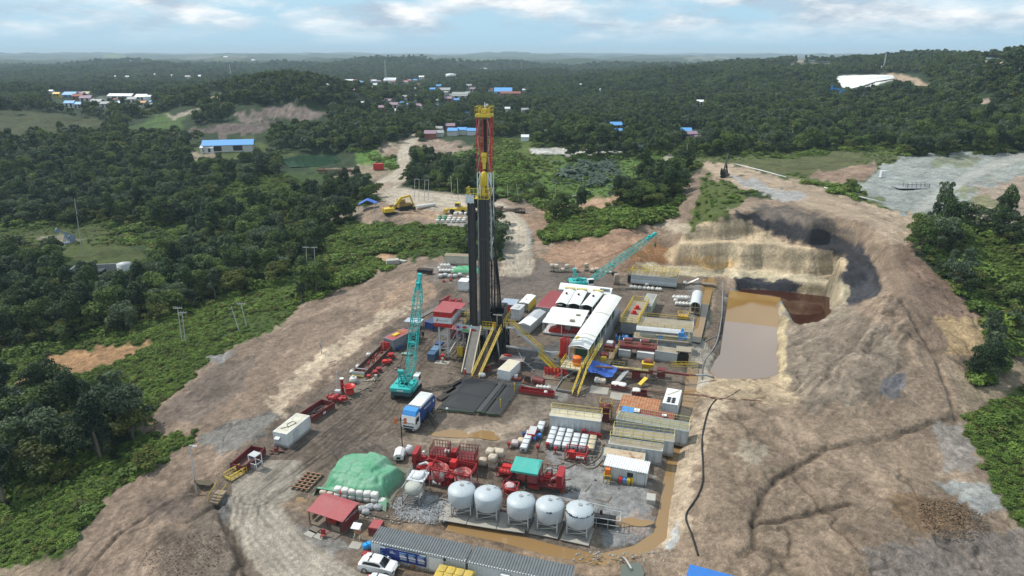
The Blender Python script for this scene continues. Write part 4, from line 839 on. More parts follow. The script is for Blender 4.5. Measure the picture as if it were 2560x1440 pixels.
# ---------- tanker truck ----------
def truck():
    c,rz,L=fr((1003,1078),(1041,1085),8.4); t=thing('tanker_truck','blue and white service truck parked by the pipe rack with a ladder lowered','truck',c,rz)
    y=-4.2
    mb=MB().prism([(y,.55),(y,1.9),(y+.25,2.95),(y+1.9,3.0),(y+1.9,.7),(y+1.6,.55)],-1.25,1.25,'x'); cab=P(mb,'cab',WHT,t)
    P(MB().prism([(y-.012,1.75),(y+.20,2.7),(y+.24,2.7),(y+.05,1.75)],-1.1,1.1,'x'),'windscreen',GLS,cab)
    for s in (-1,1): P(MB().bx(s*1.255-.01,s*1.255+.01,y+.5,y+1.5,1.75,2.6),'side_window',GLS,cab)
    P(MB().bx(-1.25,1.25,y-.12,y+.05,.45,.85).bx(-1.0,1.0,y-.02,y,1.0,1.25),'bumper',DK,cab)
    for s in (-1,1): P(MB().bx(s*.95-.18,s*.95+.18,y-.14,y-.1,.6,.8),'headlight',LGR,cab)
    P(MB().prism([(y+.3,3.0),(y+.7,3.75),(y+1.8,3.95),(y+1.8,3.0)],-1.2,1.2,'x'),'wind_deflector',SKY_,cab)
    P(MB().prism([(y+2.,1.1),(y+2.,3.5),(y+7.4,3.5),(y+8.1,2.9),(y+8.2,1.9),(y+7.9,1.1)],-1.25,1.25,'x'),'body',BLU,t)
    mb=MB().prism([(-1.2,3.5),(-1.1,3.8),(1.1,3.8),(1.2,3.5)],y+2.2,y+7.4,'y')
    for k in range(7): mb.bx(-1.15,1.15,y+5.2+k*.3,y+5.3+k*.3,3.8,3.86)
    for x in (-.7,0,.7): mb.bx(x-.25,x+.25,y+2.2,y+2.6,3.8,4.0)
    P(mb,'body_cover',WHT,t)
    text(t,'lettering','Multipump',.62,(1.262,y+4.9,2.75),(R(90),0,R(90)),WHT)
    P(MB().lathe([(.28,0),(.28,.02)],(0,0,0),12).build('tmp',WHT).data and MB().cyl((1.25,y+7.3,2.5),(1.265,y+7.3,2.5),.26,n=14),'emblem',WHT,t)
    bpy.data.objects.remove(bpy.data.objects['tmp'])
    P(MB().bx(-.5,.5,y+1,y+8.2,.7,1.1).bx(-1.2,-.7,y+3,y+5,.5,1.1).bx(.7,1.2,y+3.2,y+5,.5,1.1),'chassis',DK,t)
    for yy in (y+1.2,y+6.,y+7.3):
        for s in (-1,1):
            w=P(MB().cyl((s*.85,yy,.52),(s*1.22,yy,.52),.52,n=18),'wheel',BLK,t); P(MB().cyl((s*1.2,yy,.52),(s*1.24,yy,.52),.26,n=12),'rim',GRY,w)
    mb=MB()
    a,b=Vector((1.35,y+4.3,1.7)),Vector((3.4,y+3.5,.05)); s=Vector((0,.42,0))
    for q in (-1,1): mb.beam(a+s*q,b+s*q,.08,.16); mb.beam(a+s*q+Vector((0,0,.9)),b+s*q+Vector((0,0,.9)),.05)
    for k in range(7): c_=a+(b-a)*(k+.5)/7; mb.beam(c_-s,c_+s,.25,.05); 
    mb.beam(a+s+Vector((0,0,.9)),a+s,.05).beam(b+s+Vector((0,0,.9)),b+s,.05)
    P(mb,'ladder',DK,t)
    for s in (-1,1): P(MB().bx(s*1.45-.08,s*1.45+.08,y+.05,y+.2,1.8,2.5).beam((s*1.25,y+.2,2.5),(s*1.45,y+.12,2.5),.05),'wing_mirror',DK,cab)
truck()
# ---------- cars ----------
def suv(label,c,rz):
    t=thing('parked_car',label,'car',c,rz,'white cars parked beside the office containers')
    body=[(-2.4,.45),(-2.42,1.0),(-2.25,1.15),(-1.2,1.2),(1.2,1.2),(2.05,1.1),(2.38,.9),(2.42,.5),(2.3,.35),(-2.3,.35)]
    mb=MB(); vs=[];n=len(body)
    for y,k in ((-.93,.97),(-.86,1.),(.86,1.),(.93,.97)): vs+=[(p[0]*(k if abs(y)>.9 else 1),y,p[1]*(1 if abs(y)<.9 else .97)) for p in body]
    mb.add(vs,[tuple(range(n))]+[tuple(range(3*n,4*n))[::-1]]+[(r*n+i,(r+1)*n+i,(r+1)*n+(i+1)%n,r*n+(i+1)%n) for r in range(3) for i in range(n)])
    b=P(mb,'body',WHT,t)
    roof=[(-2.15,1.18),(-1.75,1.72),(-1.2,1.8),(.1,1.78),(.45,1.7),(1.25,1.2)]
    mb=MB(); vs=[];n=len(roof)
    for y,k in ((-.9,0),(-.72,1),(.72,1),(.9,0)): vs+=[(p[0]*.97 if k else p[0],y if k else y,(p[1] if k else 1.17+(p[1]-1.17)*.08)) for p in roof]
    mb.add(vs,[(r*n+i,(r+1)*n+i,(r+1)*n+(i+1)%n,r*n+(i+1)%n) for r in range(3) for i in range(n-1)])
    P(mb,'roof',WHT,t)
    P(MB().add([(.5,-.66,1.68),(.5,.66,1.68),(1.22,.78,1.235),(1.22,-.78,1.235)],[(0,3,2,1)]),'windscreen',GLS,t)
    for s in (-1,1):
        P(MB().add([(-1.75,s*.875,1.32),(.95,s*.895,1.27),(.42,s*.80,1.6),(-.2,s*.775,1.68),(-1.5,s*.80,1.62)],[(0,1,2,3,4)]),'side_window',GLS,t)
        for x in (-1.45,1.45):
            w=P(MB().cyl((x,s*.7,.38),(x,s*.96,.38),.38,n=18),'wheel',BLK,t); P(MB().cyl((x,s*.95,.38),(x,s*.98,.38),.24,n=12),'rim',LGR,w)
        P(MB().bx(2.2,2.36,s*.75-.2,s*.75+.2,.82,.98),'headlight',GLS,t); P(MB().bx(-2.44,-2.3,s*.8-.12,s*.8+.12,.85,1.15),'tail_light',REDB,t)
        P(MB().bx(.75,.95,s*1.02-.1,s*1.02+.1,1.2,1.38),'wing_mirror',WHT,t)
    P(MB().bx(-1.0,-.9,-.74,.74,1.8,1.86).bx(-1.1,-.8,-.1,.1,1.8,1.9),'roof_rail',DK,t)
    P(MB().bx(2.38,2.44,-.6,.6,.5,.8),'grille',GLS,t)
CA,CRZ,_=fr((932,1398),(1163,1449),2.44)
suv('white estate car parked along the office container with the blue banner',G(945,1433)+Vector((0,.5,0)),CRZ+.03)
suv('white car cut by the lower picture edge with only its roof in view',G(961,1478)+Vector((0,0,0)),CRZ+.03)
# ---------- pipe rack ----------
def piperack():
    a,b=G(1093,1029),G(1250,1043); rz=math.atan2(b.y-a.y,b.x-a.x); L=(b-a).length; n=Vector((-math.sin(rz),math.cos(rz),0)); bk=G(1165,950); shear=(bk-a)-n*((bk-a).dot(n)); sh=shear.length/((bk-a).dot(n)); ln=(bk-a).length
    hd=math.atan2((bk-a).x,(bk-a).y)
    t=thing('pipe_rack','low steel rack under the rows of black drill pipe','pipe rack',(a+bk)/2+(b-a)/2,-hd)
    w=L*math.cos(rz+hd); mb=MB()
    for y in (-ln*.42,0,ln*.42): mb.bx(-w/2,w/2,y-.15,y+.15,0,.42)
    mb.bx(-w/2-.1,-w/2+.1,-ln/2,ln/2,0,.3); P(mb,'support_beam',DGN,t)
    pm=None; u=(b-a).normalized(); d=(bk-a).normalized(); N=44; k=0
    for i in range(N):
        q=(i+.5)/N
        if .585<q<.605 or .69<q<.71 or .755<q<.775: continue
        rr=.075; z=.51
        if .61<q<.755: z=.56
        pos=a+(b-a)*q+d*random.uniform(-.12,.12)
        if pm is None:
            pm=MB().cyl((0,0,0),(0,ln*.98,0),rr,n=8).cyl((0,0,0),(0,.35,0),rr*1.3,n=8).cyl((0,ln*.95,0),(0,ln*.98,0),rr*1.35,n=8).build('drill_pipe',RPIPE); pp=P(MB().cyl((0,-.16,0),(0,.1,0),rr*1.55,n=8),'thread_protector',DGN,pm)
            pm.location=pos+Vector((0,0,z)); pm.rotation_euler=(0,0,-hd); tag(pm,'black drill pipe lying in the row on the rack before the rig','pipe','drill pipes on the rack'); o=pm
        else: o=dup(pm,pos+Vector((0,0,z)),-hd)
    for j in range(9): # second layer between
        q=.625+.1*j/8 if j<6 else .78; 
        if j>=6: continue
        o=dup(pm,a+(b-a)*(q+.01)+Vector((0,0,.74)),-hd,'black drill pipe in the raised bundle on top of the row on the rack','drill pipes bundled on top')
    for px,py in ((1251,1015),(1286,974)):
        g=G(px,py+8); o=MB().beam((0,0,0),(0,0,2.),.2).beam((-.3,0,.05),(.3,0,.05),.2).build('rack_post',YEL); o.location=g; tag(o,'yellow post at the %s end of the pipe rack'%('near right' if px<1260 else 'far right'),'post')
    gp=P(MB().bx(-w/2,w/2,-ln/2,ln/2,.0,.02),'ground_sheet',DK,t)
    o=MB().lathe([(.3,0),(.3,.25),(.25,.25),(.2,.3)],(0,0,0),10).blob((0,0,.62),(.5,.5,.55),10,1,.02,1).build('water_float',WHT); o.location=G(1118,1030); tag(o,'small white round float standing at the near end of the pipe rack','float')
piperack()
# ---------- containers, cabins, tanks ----------
def container(name,label,cat,c,rz,L,D,Hh,wall,roof=None,pitch=.3,group=None,frame=None,z0=.12,roofkind='flat'):
    t=thing(name,label,cat,c,rz,group); x,y=L/2,D/2
    mb=MB().corr((-x,-y,z0),(x,-y,z0),Hh-z0,pitch,.05).corr((x,-y,z0),(x,y,z0),Hh-z0,pitch,.05,(1,0,0)).corr((x,y,z0),(-x,y,z0),Hh-z0,pitch,.05,(0,1,0)).corr((-x,y,z0),(-x,-y,z0),Hh-z0,pitch,.05,(-1,0,0)); P(mb,'wall',wall,t)
    f=MB()
    for a in (-x,x):
        for b in (-y,y): f.box((a,b,Hh/2),(.14,.14,Hh))
    for z in (z0,Hh-.06):
        for b in (-y,y): f.box((0,b,z),(L-.14,.12,.13))
        for a in (-x,x): f.box((a,0,z),(.12,D-.14,.13))
    P(f,'frame',frame or wall,t)
    if roofkind=='corr': P(MB().corr_top(-x-.15,x+.15,-y-.25,y+.2,Hh+.05,Hh+.28,.34,.09).bx(-x,x,-y+.02,y-.02,Hh-.02,Hh),'roof',roof,t)
    else: P(MB().bx(-x+.06,x-.06,-y+.06,y-.06,Hh-.04,Hh+.02),'roof',roof or wall,t)
    return t
t=container('office_container','long white office container with grey ribbed roof, blue banner and double door','container',CA,CRZ,12.2,2.44,2.75,WHT,ROOF,.34,'office containers along the entrance road',None,.1,'corr')
d=P(MB().bx(1.55,3.45,-1.32,-1.27,.2,2.35).bx(2.48,2.52,-1.33,-1.32,.2,2.35),'door',WHT,t)
P(MB().bx(3.55,3.85,-1.6,-1.45,2.45,2.8).bx(3.65,3.75,-1.45,-1.2,2.5,2.6),'wall_lamp',DK,t)
def banner_board(t):
    b=P(MB().bx(-4.9,1.2,-1.42,-1.38,.75,2.5),'banner',pal('dark blue banner',(.012,.03,.19),rough=.5,dirt=.15),t)
    P(MB().bx(-4.9,-4.2,-1.425,-1.42,2.25,2.5).bx(.4,1.2,-1.425,-1.42,2.25,2.5).bx(-4.2,.4,-1.425,-1.42,2.44,2.5),'white_border',WHT,b)
    LB=pal('banner light blue',(.18,.45,.75),rough=.5,dirt=.1); bl=MB(); wl=MB()
    r=random.Random(4)
    for k in range(26): x=-4.85+r.random()**1.6*1.5; z=.78+r.random()*1.2*(1-(x+4.85)/1.6); bl.bx(x,x+.12,-1.426,-1.42,z,z+.12)
    P(bl,'picture',LB,b)
    for i,x in enumerate((-3.6,-2.3,-1.1,.1)):
        if i: wl.bx(x,x+.95,-1.426,-1.42,1.45,1.62)
        for k in range(3 if i else 2): wl.bx(x,x+(.8 if k else .6),-1.426,-1.42,1.85-k*.1,1.9-k*.1)
        if i:
            for k in range(3): wl.bx(x+.05,x+.9,-1.426,-1.42,1.3-k*.1,1.34-k*.1)
    P(wl,'printed_text',WHT,b)
    for i,x in enumerate((-2.3,-1.1,.1)): P(MB().bx(x,x+.9,-1.426,-1.42,2.02,2.16),'heading',LB,b)
    text(b,'printed_text','HSSE',.2,(-3.35,-1.43,2.05),(R(90),0,0),WHT)
banner_board(t)
c2=CA+Vector((math.cos(CRZ),math.sin(CRZ),0))*12.75
t=container('office_container','grey roofed white container cut by the lower picture edge beside the yellow roofed box','container',c2,CRZ,12.2,2.44,2.75,WHT,ROOF,.34,'office containers along the entrance road',None,.1,'corr')
P(MB().bx(-2.0,-.9,-1.75,-1.3,1.7,2.3),'air_conditioner',WHT,t)
g=G(1135,1475); t=thing('yellow_container','yellow box with soiled quilted roof before the office container','container',g,CRZ)
mb=MB().bx(-2.2,2.2,-1.2,1.2,.1,2.2); P(mb,'body',YEL,t); mb=MB()
for k in range(4):
    for j in range(2): mb.blob((-1.65+k*1.1,-.6+j*1.2,2.22),(1.08,1.18,.25),10,k*3+j,.05,.4)
P(mb,'roof',pal('soiled yellow roof',(.5,.36,.06),rough=.7,dirt=.8,dcol=(.3,.24,.15)),t)
def bar(label,px,py,m,r=.3,h=.9,grp=None):
    o=MB().lathe([(r*.95,0),(r,.04),(r,h*.32),(r*1.04,h*.34),(r,h*.37),(r,h*.63),(r*1.04,h*.66),(r,h*.68),(r,h-.04),(r*.93,h)],(0,0,0),16).build('barrel',m); o.location=G(px,py); tag(o,label,'barrel',grp); return o
bar('bright blue barrel touching the corner of the white office container',923,1372,BLB,.34,1.0,'blue barrels by the office container'); bar('bright blue barrel just before its twin by the white office container',914,1376,BLB,.34,1.0,'blue barrels by the office container')
def blk(name,label,cat,px,py,d,m,rz=SR,top=None,grp=None):
    t=MB().bx(-d[0]/2,d[0]/2,-d[1]/2,d[1]/2,0,d[2])
    if d[2]>.4: t.bx(-d[0]/2-.04,d[0]/2+.04,-d[1]/2-.04,d[1]/2+.04,d[2]-.12,d[2]-.05).bx(-d[0]/2-.03,d[0]/2+.03,-d[1]/2-.03,d[1]/2+.03,-.02,.08)
    t=t.build(name,m); t.location=G(px,py); t.rotation_euler=(0,0,rz); tag(t,label,cat,grp)
    if top: P(MB().bx(-d[0]/2+.05,d[0]/2-.05,-d[1]/2+.05,d[1]/2-.05,d[2],d[2]+.06),'lid',top,t)
    return t
blk('tool_chest','small red chest behind the white estate car','chest',917,1392,(1.,.7,.6),RED)
t=blk('maroon_cupboard','maroon box with red top near the corner of the office roof','cabinet',942,1331,(1.5,1.8,1.3),MAR,SR,REDW)
t=blk('white_crate','white plastic crate behind the maroon box','crate',948,1318,(1.1,.9,.7),LGR)
t=thing('hand_wash_stand','white hooded stand with brown panel by the red shelter','stand',G(894,1350),SR)
P(MB().beam((-.4,.2,0),(-.4,.2,1.9),.08).beam((.4,.2,0),(.4,.2,1.9),.08).beam((-.4,-.5,0),(-.4,.2,1.0),.07).beam((.4,-.5,0),(.4,.2,1.0),.07),'frame',CREAM,t); P(MB().bx(-.45,.45,.1,.3,.9,1.5),'brown_panel',RUST,t); P(MB().bx(-.45,.45,.1,.3,1.5,2.1),'board',WHT,t); P(MB().prism([(-.5,2.05),(.5,2.25),(.5,2.32),(-.5,2.12)],-.6,.6,'x'),'hood',WHT,t)
blk('stone_slab','pale flat slab lying under the hooded stand','slab',889,1364,(1.5,1.3,.08),CONC)
o=MB().lathe([(.3,0),(.36,.1),(.4,.6),(.42,.62),(.3,.66)],(0,0,0),12).build('plant_pot',RUST); o.location=G(1031,1420); tag(o,'rusty round fire pot before the banner container','pot'); P(MB().bx(-.45,.45,-.35,.35,.72,.78).beam((-.2,0,.6),(-.2,0,.75),.05).beam((.2,0,.6),(.2,0,.75),.05),'grate_lid',WOOD,o)
# ---------- red shelter ----------
c,rz,L=fr((775,1311),(857,1338),3.6); t=thing('open_shelter','open red shelter with sloping faded roof and closed end wall','shelter',c,rz); x=L/2
P(MB().prism([(-1.9,2.15),(-1.9,2.22),(1.0,2.75),(1.9,2.6),(1.9,2.53),(1.0,2.68)],-x-.2,x+.25,'x'),'roof',REDW,t)
mb=MB()
for a in (-x,0.2,x):
    for b in (-1.75,1.75): mb.beam((a,b,0),(a,b,2.2 if b<0 else 2.5),.1)
mb.rail([(-x,1.75,0),(x,1.75,0)],1.0,.06,1.6); P(mb,'post',MAR,t)
w=P(MB().corr((x+.05,-1.75,.1),(x+.05,1.75,.1),2.2,.3,.05,(1,0,0)).corr((x-.02,1.75,.1),(x-.02,-1.75,.1),2.2,.3,.05,(-1,0,0)),'end_wall',MAR,t)
text(t,'lettering','FIRE STATION',.42,(x+.13,.1,1.8),(R(90),0,R(90)),LGR)
P(MB().bx(-x,x,-1.75,1.75,.02,.1),'floor',DECK,t)
P(MB().bx(-x-.03,-x+.03,-1.2,1.4,.3,1.1).bx(.9,x-.4,-1.78,-1.7,.2,1.0),'low_panel',WOOD,t)
o=MB().bx(-.5,.5,-.3,.3,0,.5).cyl((0,0,.5),(0,0,1.0),.26,n=10).bx(.6,1.3,-.4,.4,0,1.1).build('fire_pump',REDB); o.location=G(826,1306)+Vector((0,0,.1)); o.rotation_euler=(0,0,rz); tag(o,'small red pump standing inside the open red shelter','pump')
for i,(px,py,l,m) in enumerate([(787,1325,'dark rubber mat nearest the left post of the red shelter',GRY),(810,1330,'grey mat in the middle before the red shelter',GRY),(834,1338,'brown grey mat at the right end before the red shelter',GRY),(776,1335,'pale concrete slab left of the mats before the red shelter',CONC),(799,1341,'pale concrete slab between the mats and the red stool',CONC)]):
    o=MB().bx(-.75,.75,-.55,.55,0,.07).build('floor_mat',m); o.location=G(px,py); o.rotation_euler=(0,0,rz-.1); tag(o,l,'mat','slabs and mats before the red shelter')
o=MB().bx(-.3,.3,-.25,.25,.35,.45).bx(-.3,.3,.2,.28,.4,1.1).beam((-.3,-.2,0),(-.3,-.2,.4),.07).beam((.3,-.2,0),(.3,-.2,.4),.07).beam((-.3,.2,0),(-.3,.2,.4),.07).beam((.3,.2,0),(.3,.2,.4),.07).tube([(.3,0,.4),(.8,.3,.8),(1.,.5,.5)],.05).build('fire_monitor',RED); o.location=G(808,1344); tag(o,'small red seat shaped stand among the mats','stand')
# ---------- green tarpaulin heap ----------
def tarp_heap():
    a,b=G(786,1240),G(968,1268); rz=math.atan2(b.y-a.y,b.x-a.x); L=(b-a).length; D=9.5; n=Vector((-math.sin(rz),math.cos(rz),0)); c=(a+b)/2+n*D/2
    nx,ny=72,56; r=np.random.default_rng(3); u=np.linspace(-1.06,1.06,nx); v=np.linspace(-1.06,1.06,ny); U,V=np.meshgrid(u,v)
    q=(np.abs(U)**3.2+np.abs(V)**3.2)**(1/3.2)
    # stacked bags press through from below as blunt steps, the cloth spans between them
    top=np.full(U.shape,1.9); 
    for bx_,by_,bw,bd,bh in ((-.35,.1,.5,.6,2.75),(.1,.25,.3,.5,3.05),(-.1,-.35,.62,.3,2.3),(.5,.05,.28,.45,2.45),(-.7,-.1,.2,.4,2.1),(.3,-.3,.25,.25,2.6)):
        dq=np.maximum(np.abs(U-bx_-(V-by_)*.18)/bw,np.abs(V-by_)/bd); top=np.maximum(top,bh-1.5*np.maximum(dq-.82,0)-.25*np.abs(U-bx_))
    top=top-.35*np.exp(-((U-.62)**2+(V-.5)**2)*9)
    h=top*ss(1.05,.74,q); ang=np.arctan2(V,U); fold=np.abs(fbm(ang*9+9,q*.8,2,5)-.5)*2.6-.5
    h=h+fold*ss(.62,.9,q)*.42*ss(1.1,.95,q)-np.exp(-((fbm(U*1.8+4,V*1.8+2,3,8)-.5)/.02)**2)*.13+(fbm(U*6+4,V*6+2,3,18)-.5)*.22
    hem=.14+.1*fbm(ang*6,q,2,7); 
    front=(V<-.8)&(U>-.95)&(U<.62); h=np.where(front,np.maximum(h,.95),np.maximum(h,hem*.35))
    X_=U*L/2*(1+.05*np.sin(ang*5)); Y_=np.where(front,np.maximum(V,-.93),V)*D/2*(1+.05*np.sin(ang*4+1))
    t=thing('tarpaulin_heap','large green tarpaulin draped over a stack of white bags','tarpaulin',c,rz)
    me=mesh_grid('sheet',X_.ravel(),Y_.ravel(),h.ravel(),ny,nx); me.materials.append(TARPG); o=bpy.data.objects.new('sheet',me); COL.objects.link(o); o.parent=t
    P(MB().add([(L*.47,-D*.42,.9),(L*.53,-D*.62,.05),(L*.36,-D*.56,.5)],[(0,2,1)]),'corner_flap',TARPG,t)
    k=0
    for i in range(9):
        x=-L/2*.78+i*1.12
        for j in range(1 if i in (0,1,8) else 2):
            if i==8 and j: continue
            p=c+Vector((math.cos(rz),math.sin(rz),0))*x-n*(D/2*.86+(0 if j else .12)); o=MB().blob((0,0,.42),(1.08,.95,.85),12,i*5+j,.04,.42).build('bulk_bag',BEIGE if i<2 else BAG); o.location=p+Vector((0,0,j*.78)); o.rotation_euler=(0,0,rz+random.uniform(-.08,.08)); tag(o,['bulk bag in the lower row under the hem of the green tarpaulin','bulk bag in the upper row under the hem of the green tarpaulin'][j],'bag',['bulk bags in the lower row under the tarpaulin','bulk bags in the upper row under the tarpaulin'][j])
    o=MB().cyl((0,0,0),(.7,-.15,.1),.42,.1,14).cyl((.68,-.15,.1),(.95,-.2,.12),.1,n=8).build('funnel',pal('orange red plastic',(.85,.12,.02),rough=.4,dirt=.05)); o.location=G(858,1246)+Vector((0,0,1.0)); o.rotation_euler=(0,.2,2.6); tag(o,'orange funnel lying on the bags below the green tarpaulin','funnel')
tarp_heap()
c,rz,L=fr((728,1222),(758,1232),4.4); t=thing('timber_skid','low timber sledge of brown beams left of the green tarpaulin','skid',c,rz+.15)
mb=MB()
for x in (-1.2,-.4,.4,1.2): mb.bx(x-.13,x+.13,-2.2,2.2,.05,.35)
P(mb,'runner',WOOD,t); mb=MB()
for k in range(6): mb.bx(-1.3,1.3,-2+k*.75,-1.85+k*.75,.36,.5)
P(mb,'cross_beam',RUST,t); 
for i,(px,py,s) in enumerate([(903,1279,1.3),(925,1272,1.5),(945,1272,1.4),(915,1286,1.1)]):
    o=MB().blob((0,0,.35),(s,s*.8,.8),9,i,.25,.8).build('boulder',STONE); o.location=G(px,py); tag(o,['pale boulder at the left of the four below the green tarpaulin','rounded grey boulder behind its neighbours under the tarpaulin corner','grey boulder nearest the hanging tarpaulin corner','small boulder in front of the three larger ones below the tarpaulin'][i],'rock','boulders under the tarpaulin corner')
# ---------- silos ----------
def silo():
    t=thing('cement_silo','x','silo',(0,0,0),0,'row of grey cement silos')
    P(MB().lathe([(.25,.35),(.3,.6),(1.1,1.15),(1.85,1.72),(1.9,1.8),(1.9,3.55),(1.84,3.68),(1.4,3.95),(.8,4.15),(.2,4.24),(.05,4.25)],(0,0,0),36),'tank',SILO,t)
    mb=MB()
    for x,y in ((-1.32,-1.32),(1.32,-1.32),(-1.32,1.32),(1.32,1.32)): mb.cyl((x,y,.1),(x,y,2.2),.1,n=8)
    for s in (-1,1): mb.bx(-1.6,1.6,s*1.32-.1,s*1.32+.1,.05,.25).bx(s*1.32-.1,s*1.32+.1,-1.6,1.6,.05,.25).beam((-1.32,s*1.32,.3),(1.32,s*1.32,1.15),.08).beam((s*1.32,-1.32,1.15),(s*1.32,1.32,.3),.08).beam((-1.32,s*1.32,1.2),(1.32,s*1.32,1.2),.08)
    for k in range(4): mb.bx(-1.5,1.5,-.9+k*.6,-.8+k*.6,.05,.15)
    P(mb,'support_frame',LGR,t)
    P(MB().tube([(.7,.5,4.15),(1.2,.9,4.2),(1.5,1.1,3.95),(1.4,1.4,2.4),(.5,1.4,.6)],.06,6).cyl((0,0,4.2),(0,0,4.32),.28,n=12).beam((-.3,.8,4.05),(-.3,.8,4.3),.05),'vent_pipe',GRY,t)
    P(MB().cyl((0,0,.12),(0,0,.5),.16,n=8).tube([(0,0,.3),(.3,1.2,.25),(.4,2.2,.2)],.09,6),'discharge_pipe',GRY,t)
    return t
SL=[((1131,1292),(1174,1294),'first cement silo from the left, next to the grey rubble'),((1195,1302),(1239,1306),'second cement silo from the left in the row of five'),((1273,1317),(1318,1326),'middle cement silo of the row of five'),((1344,1327),(1391,1337),'fourth cement silo with dark scuffs on its rim'),((1417,1339),(1465,1351),'fifth cement silo with black flaking rim beside the compressor')]
s0=None
for i,(a,b,l) in enumerate(SL):
    c,rz,L=fr(a,b,2.64); 
    if s0 is None: s0=silo(); s0.location=c; s0.rotation_euler=(0,0,rz); s0['label']=l; q=s0
    else: q=dup(s0,c,rz,l)
    if i==4:
        mb=MB(); r=random.Random(2)
        for k in range(70): a_=r.uniform(math.pi*1.02,math.pi*2.0); z=3.62+r.uniform(-.05,.06); mb.box((1.86*math.cos(a_),1.86*math.sin(a_),z),(.16,.1,r.uniform(.04,.12)),a_)
        P(mb,'flaked_rim',DK,q)
    if i==3:
        mb=MB(); r=random.Random(5)
        for k in range(14): a_=r.uniform(4.75,5.1); mb.box((1.87*math.cos(a_),1.87*math.sin(a_),3.58+r.uniform(-.08,.08)),(.14,.08,.08),a_)
        P(mb,'scuff_mark',DK,q)
for i,(a,b,l) in enumerate([((1095,1300),(1165,1312),'beside the rubble, first of the slabs'),((1165,1312),(1240,1324),'second in the line'),((1240,1324),(1312,1334),'third in the line, in the middle'),((1320,1333),(1395,1348),'fourth in the line, yellowish'),((1400,1350),(1472,1366),'last in the line, under the flaked silo')]):
    c,rz,L=fr(a,b,3.6); o=MB().bx(-L/2+.05,L/2-.05,-1.8,1.8,.0,.1).build('concrete_slab',CONC); o.location=c; o.rotation_euler=(0,0,rz); tag(o,'pale concrete slab under the silos, '+l,'slab','slabs under the silos')
t=thing('air_compressor','dark compressor in a grey railed frame right of the last silo','compressor',G(1512,1312),SR)
P(MB().bx(-1.6,1.4,-.7,.7,.3,1.2).cyl((-1.2,-.4,1.4),(.6,-.4,1.4),.35,n=10).cyl((-.6,.4,1.3),(-.6,.4,1.9),.2,n=8),'engine',DK,t); P(MB().rail([(-2.6,-1,0),(2,-1,0),(2,1,0),(-2.6,1,0)],1.7,.07,1.5,closed=True).tube([(-2.6,1.2,2.3),(2.2,.8,2.1)],.05),'frame',LGR,t)
o=MB().lathe([(.3,0),(.52,.02),(.55,.12),(.52,.24),(.3,.26),(.28,.13)],(0,0,0),18).build('tyre',BLK); o.location=G(1530,1315); tag(o,'loose black tyre lying right of the compressor','tyre')
t=thing('blending_tank','small grey tank on a tall frame with a powder covered tray','tank',fr((1011,1262),(1040,1268),4.2)[0],SR)
P(MB().lathe([(.3,1.0),(.9,1.4),(1.25,1.9),(1.25,2.5),(.9,2.9),(.3,3.0)],(0,-.9,0),20),'vessel',pal('dusty vessel',(.42,.43,.38),rough=.7,dirt=.4),t)
P(MB().bx(-1.3,1.3,-.4,2.1,2.9,3.0).blob((.1,.8,3.1),(1.7,1.9,.5),10,3,.2,.7),'powder_tray',pal('powder',(.62,.64,.66),rough=.9,dirt=.3,bump=.5),t)
mb=MB()
for x in (-1.25,1.25):
    for y in (-2.1,.0,2.1): mb.beam((x,y,0),(x,y,3.0 if y>-1 else 2.9),.12)
    mb.beam((x,-2.1,.4),(x,2.1,.4),.1).beam((x,-2.1,2.8),(x,2.1,2.8),.1)
for k in range(5): mb.bx(-1.25,1.25,-2+k*.35,-1.88+k*.35,.2,.3)
mb.rail([(-1.25,2.1,3.),(-1.25,-.3,3.),],1.1,.05,.8).rail([(1.25,-.3,3.),(1.25,2.1,3.)],1.1,.05,.8).beam((-1.25,-2.1,1.6),(1.25,-2.1,1.6),.08); P(mb,'frame',GRY,t)
def heap(name,label,px,py,w,d,n,sz,m,seed,pile=.5):
    r=random.Random(seed); mb=MB(); c=G(px,py)
    for k in range(n):
        a=r.uniform(0,6.28); q=r.random()**.6; s=sz*r.uniform(.4,1.3); mb.blob((math.cos(a)*q*w,math.sin(a)*q*d,s*.3+pile*(1-q)),(s,s*r.uniform(.7,1),s*.75),7,seed*99+k,.22,.8)
    o=mb.build(name,m); o.location=c; o['kind']='stuff'; o['label']=label
heap('rubble','grey broken rubble spilled beside the first silo',1060,1285,4.2,2.4,420,.2,STONE,1,.2); heap('rubble','grey rubble under the blending tank',1005,1258,2.2,2.0,140,.18,pal('powder',(0,0,0)),2,.2); heap('rubble','clods on the brown soil heap at the right',2320,1290,7.5,5,1500,.22,pal('clods',(.19,.125,.075),rough=.95,dirt=.4),5,1.2)
heap('rubble','scattered stones along the brown ditch',1560,1395,7,1.2,90,.3,CONC,7,.0); heap('rubble','pale stones between tarpaulin and shelter',960,1300,5,1.2,60,.3,CONC,8,0)
heap('rubble','dark clods on the mound at the lower left',470,1385,5.5,4,420,.17,pal('dark clods',(.13,.1,.082),rough=.95,dirt=.4),9,.4)
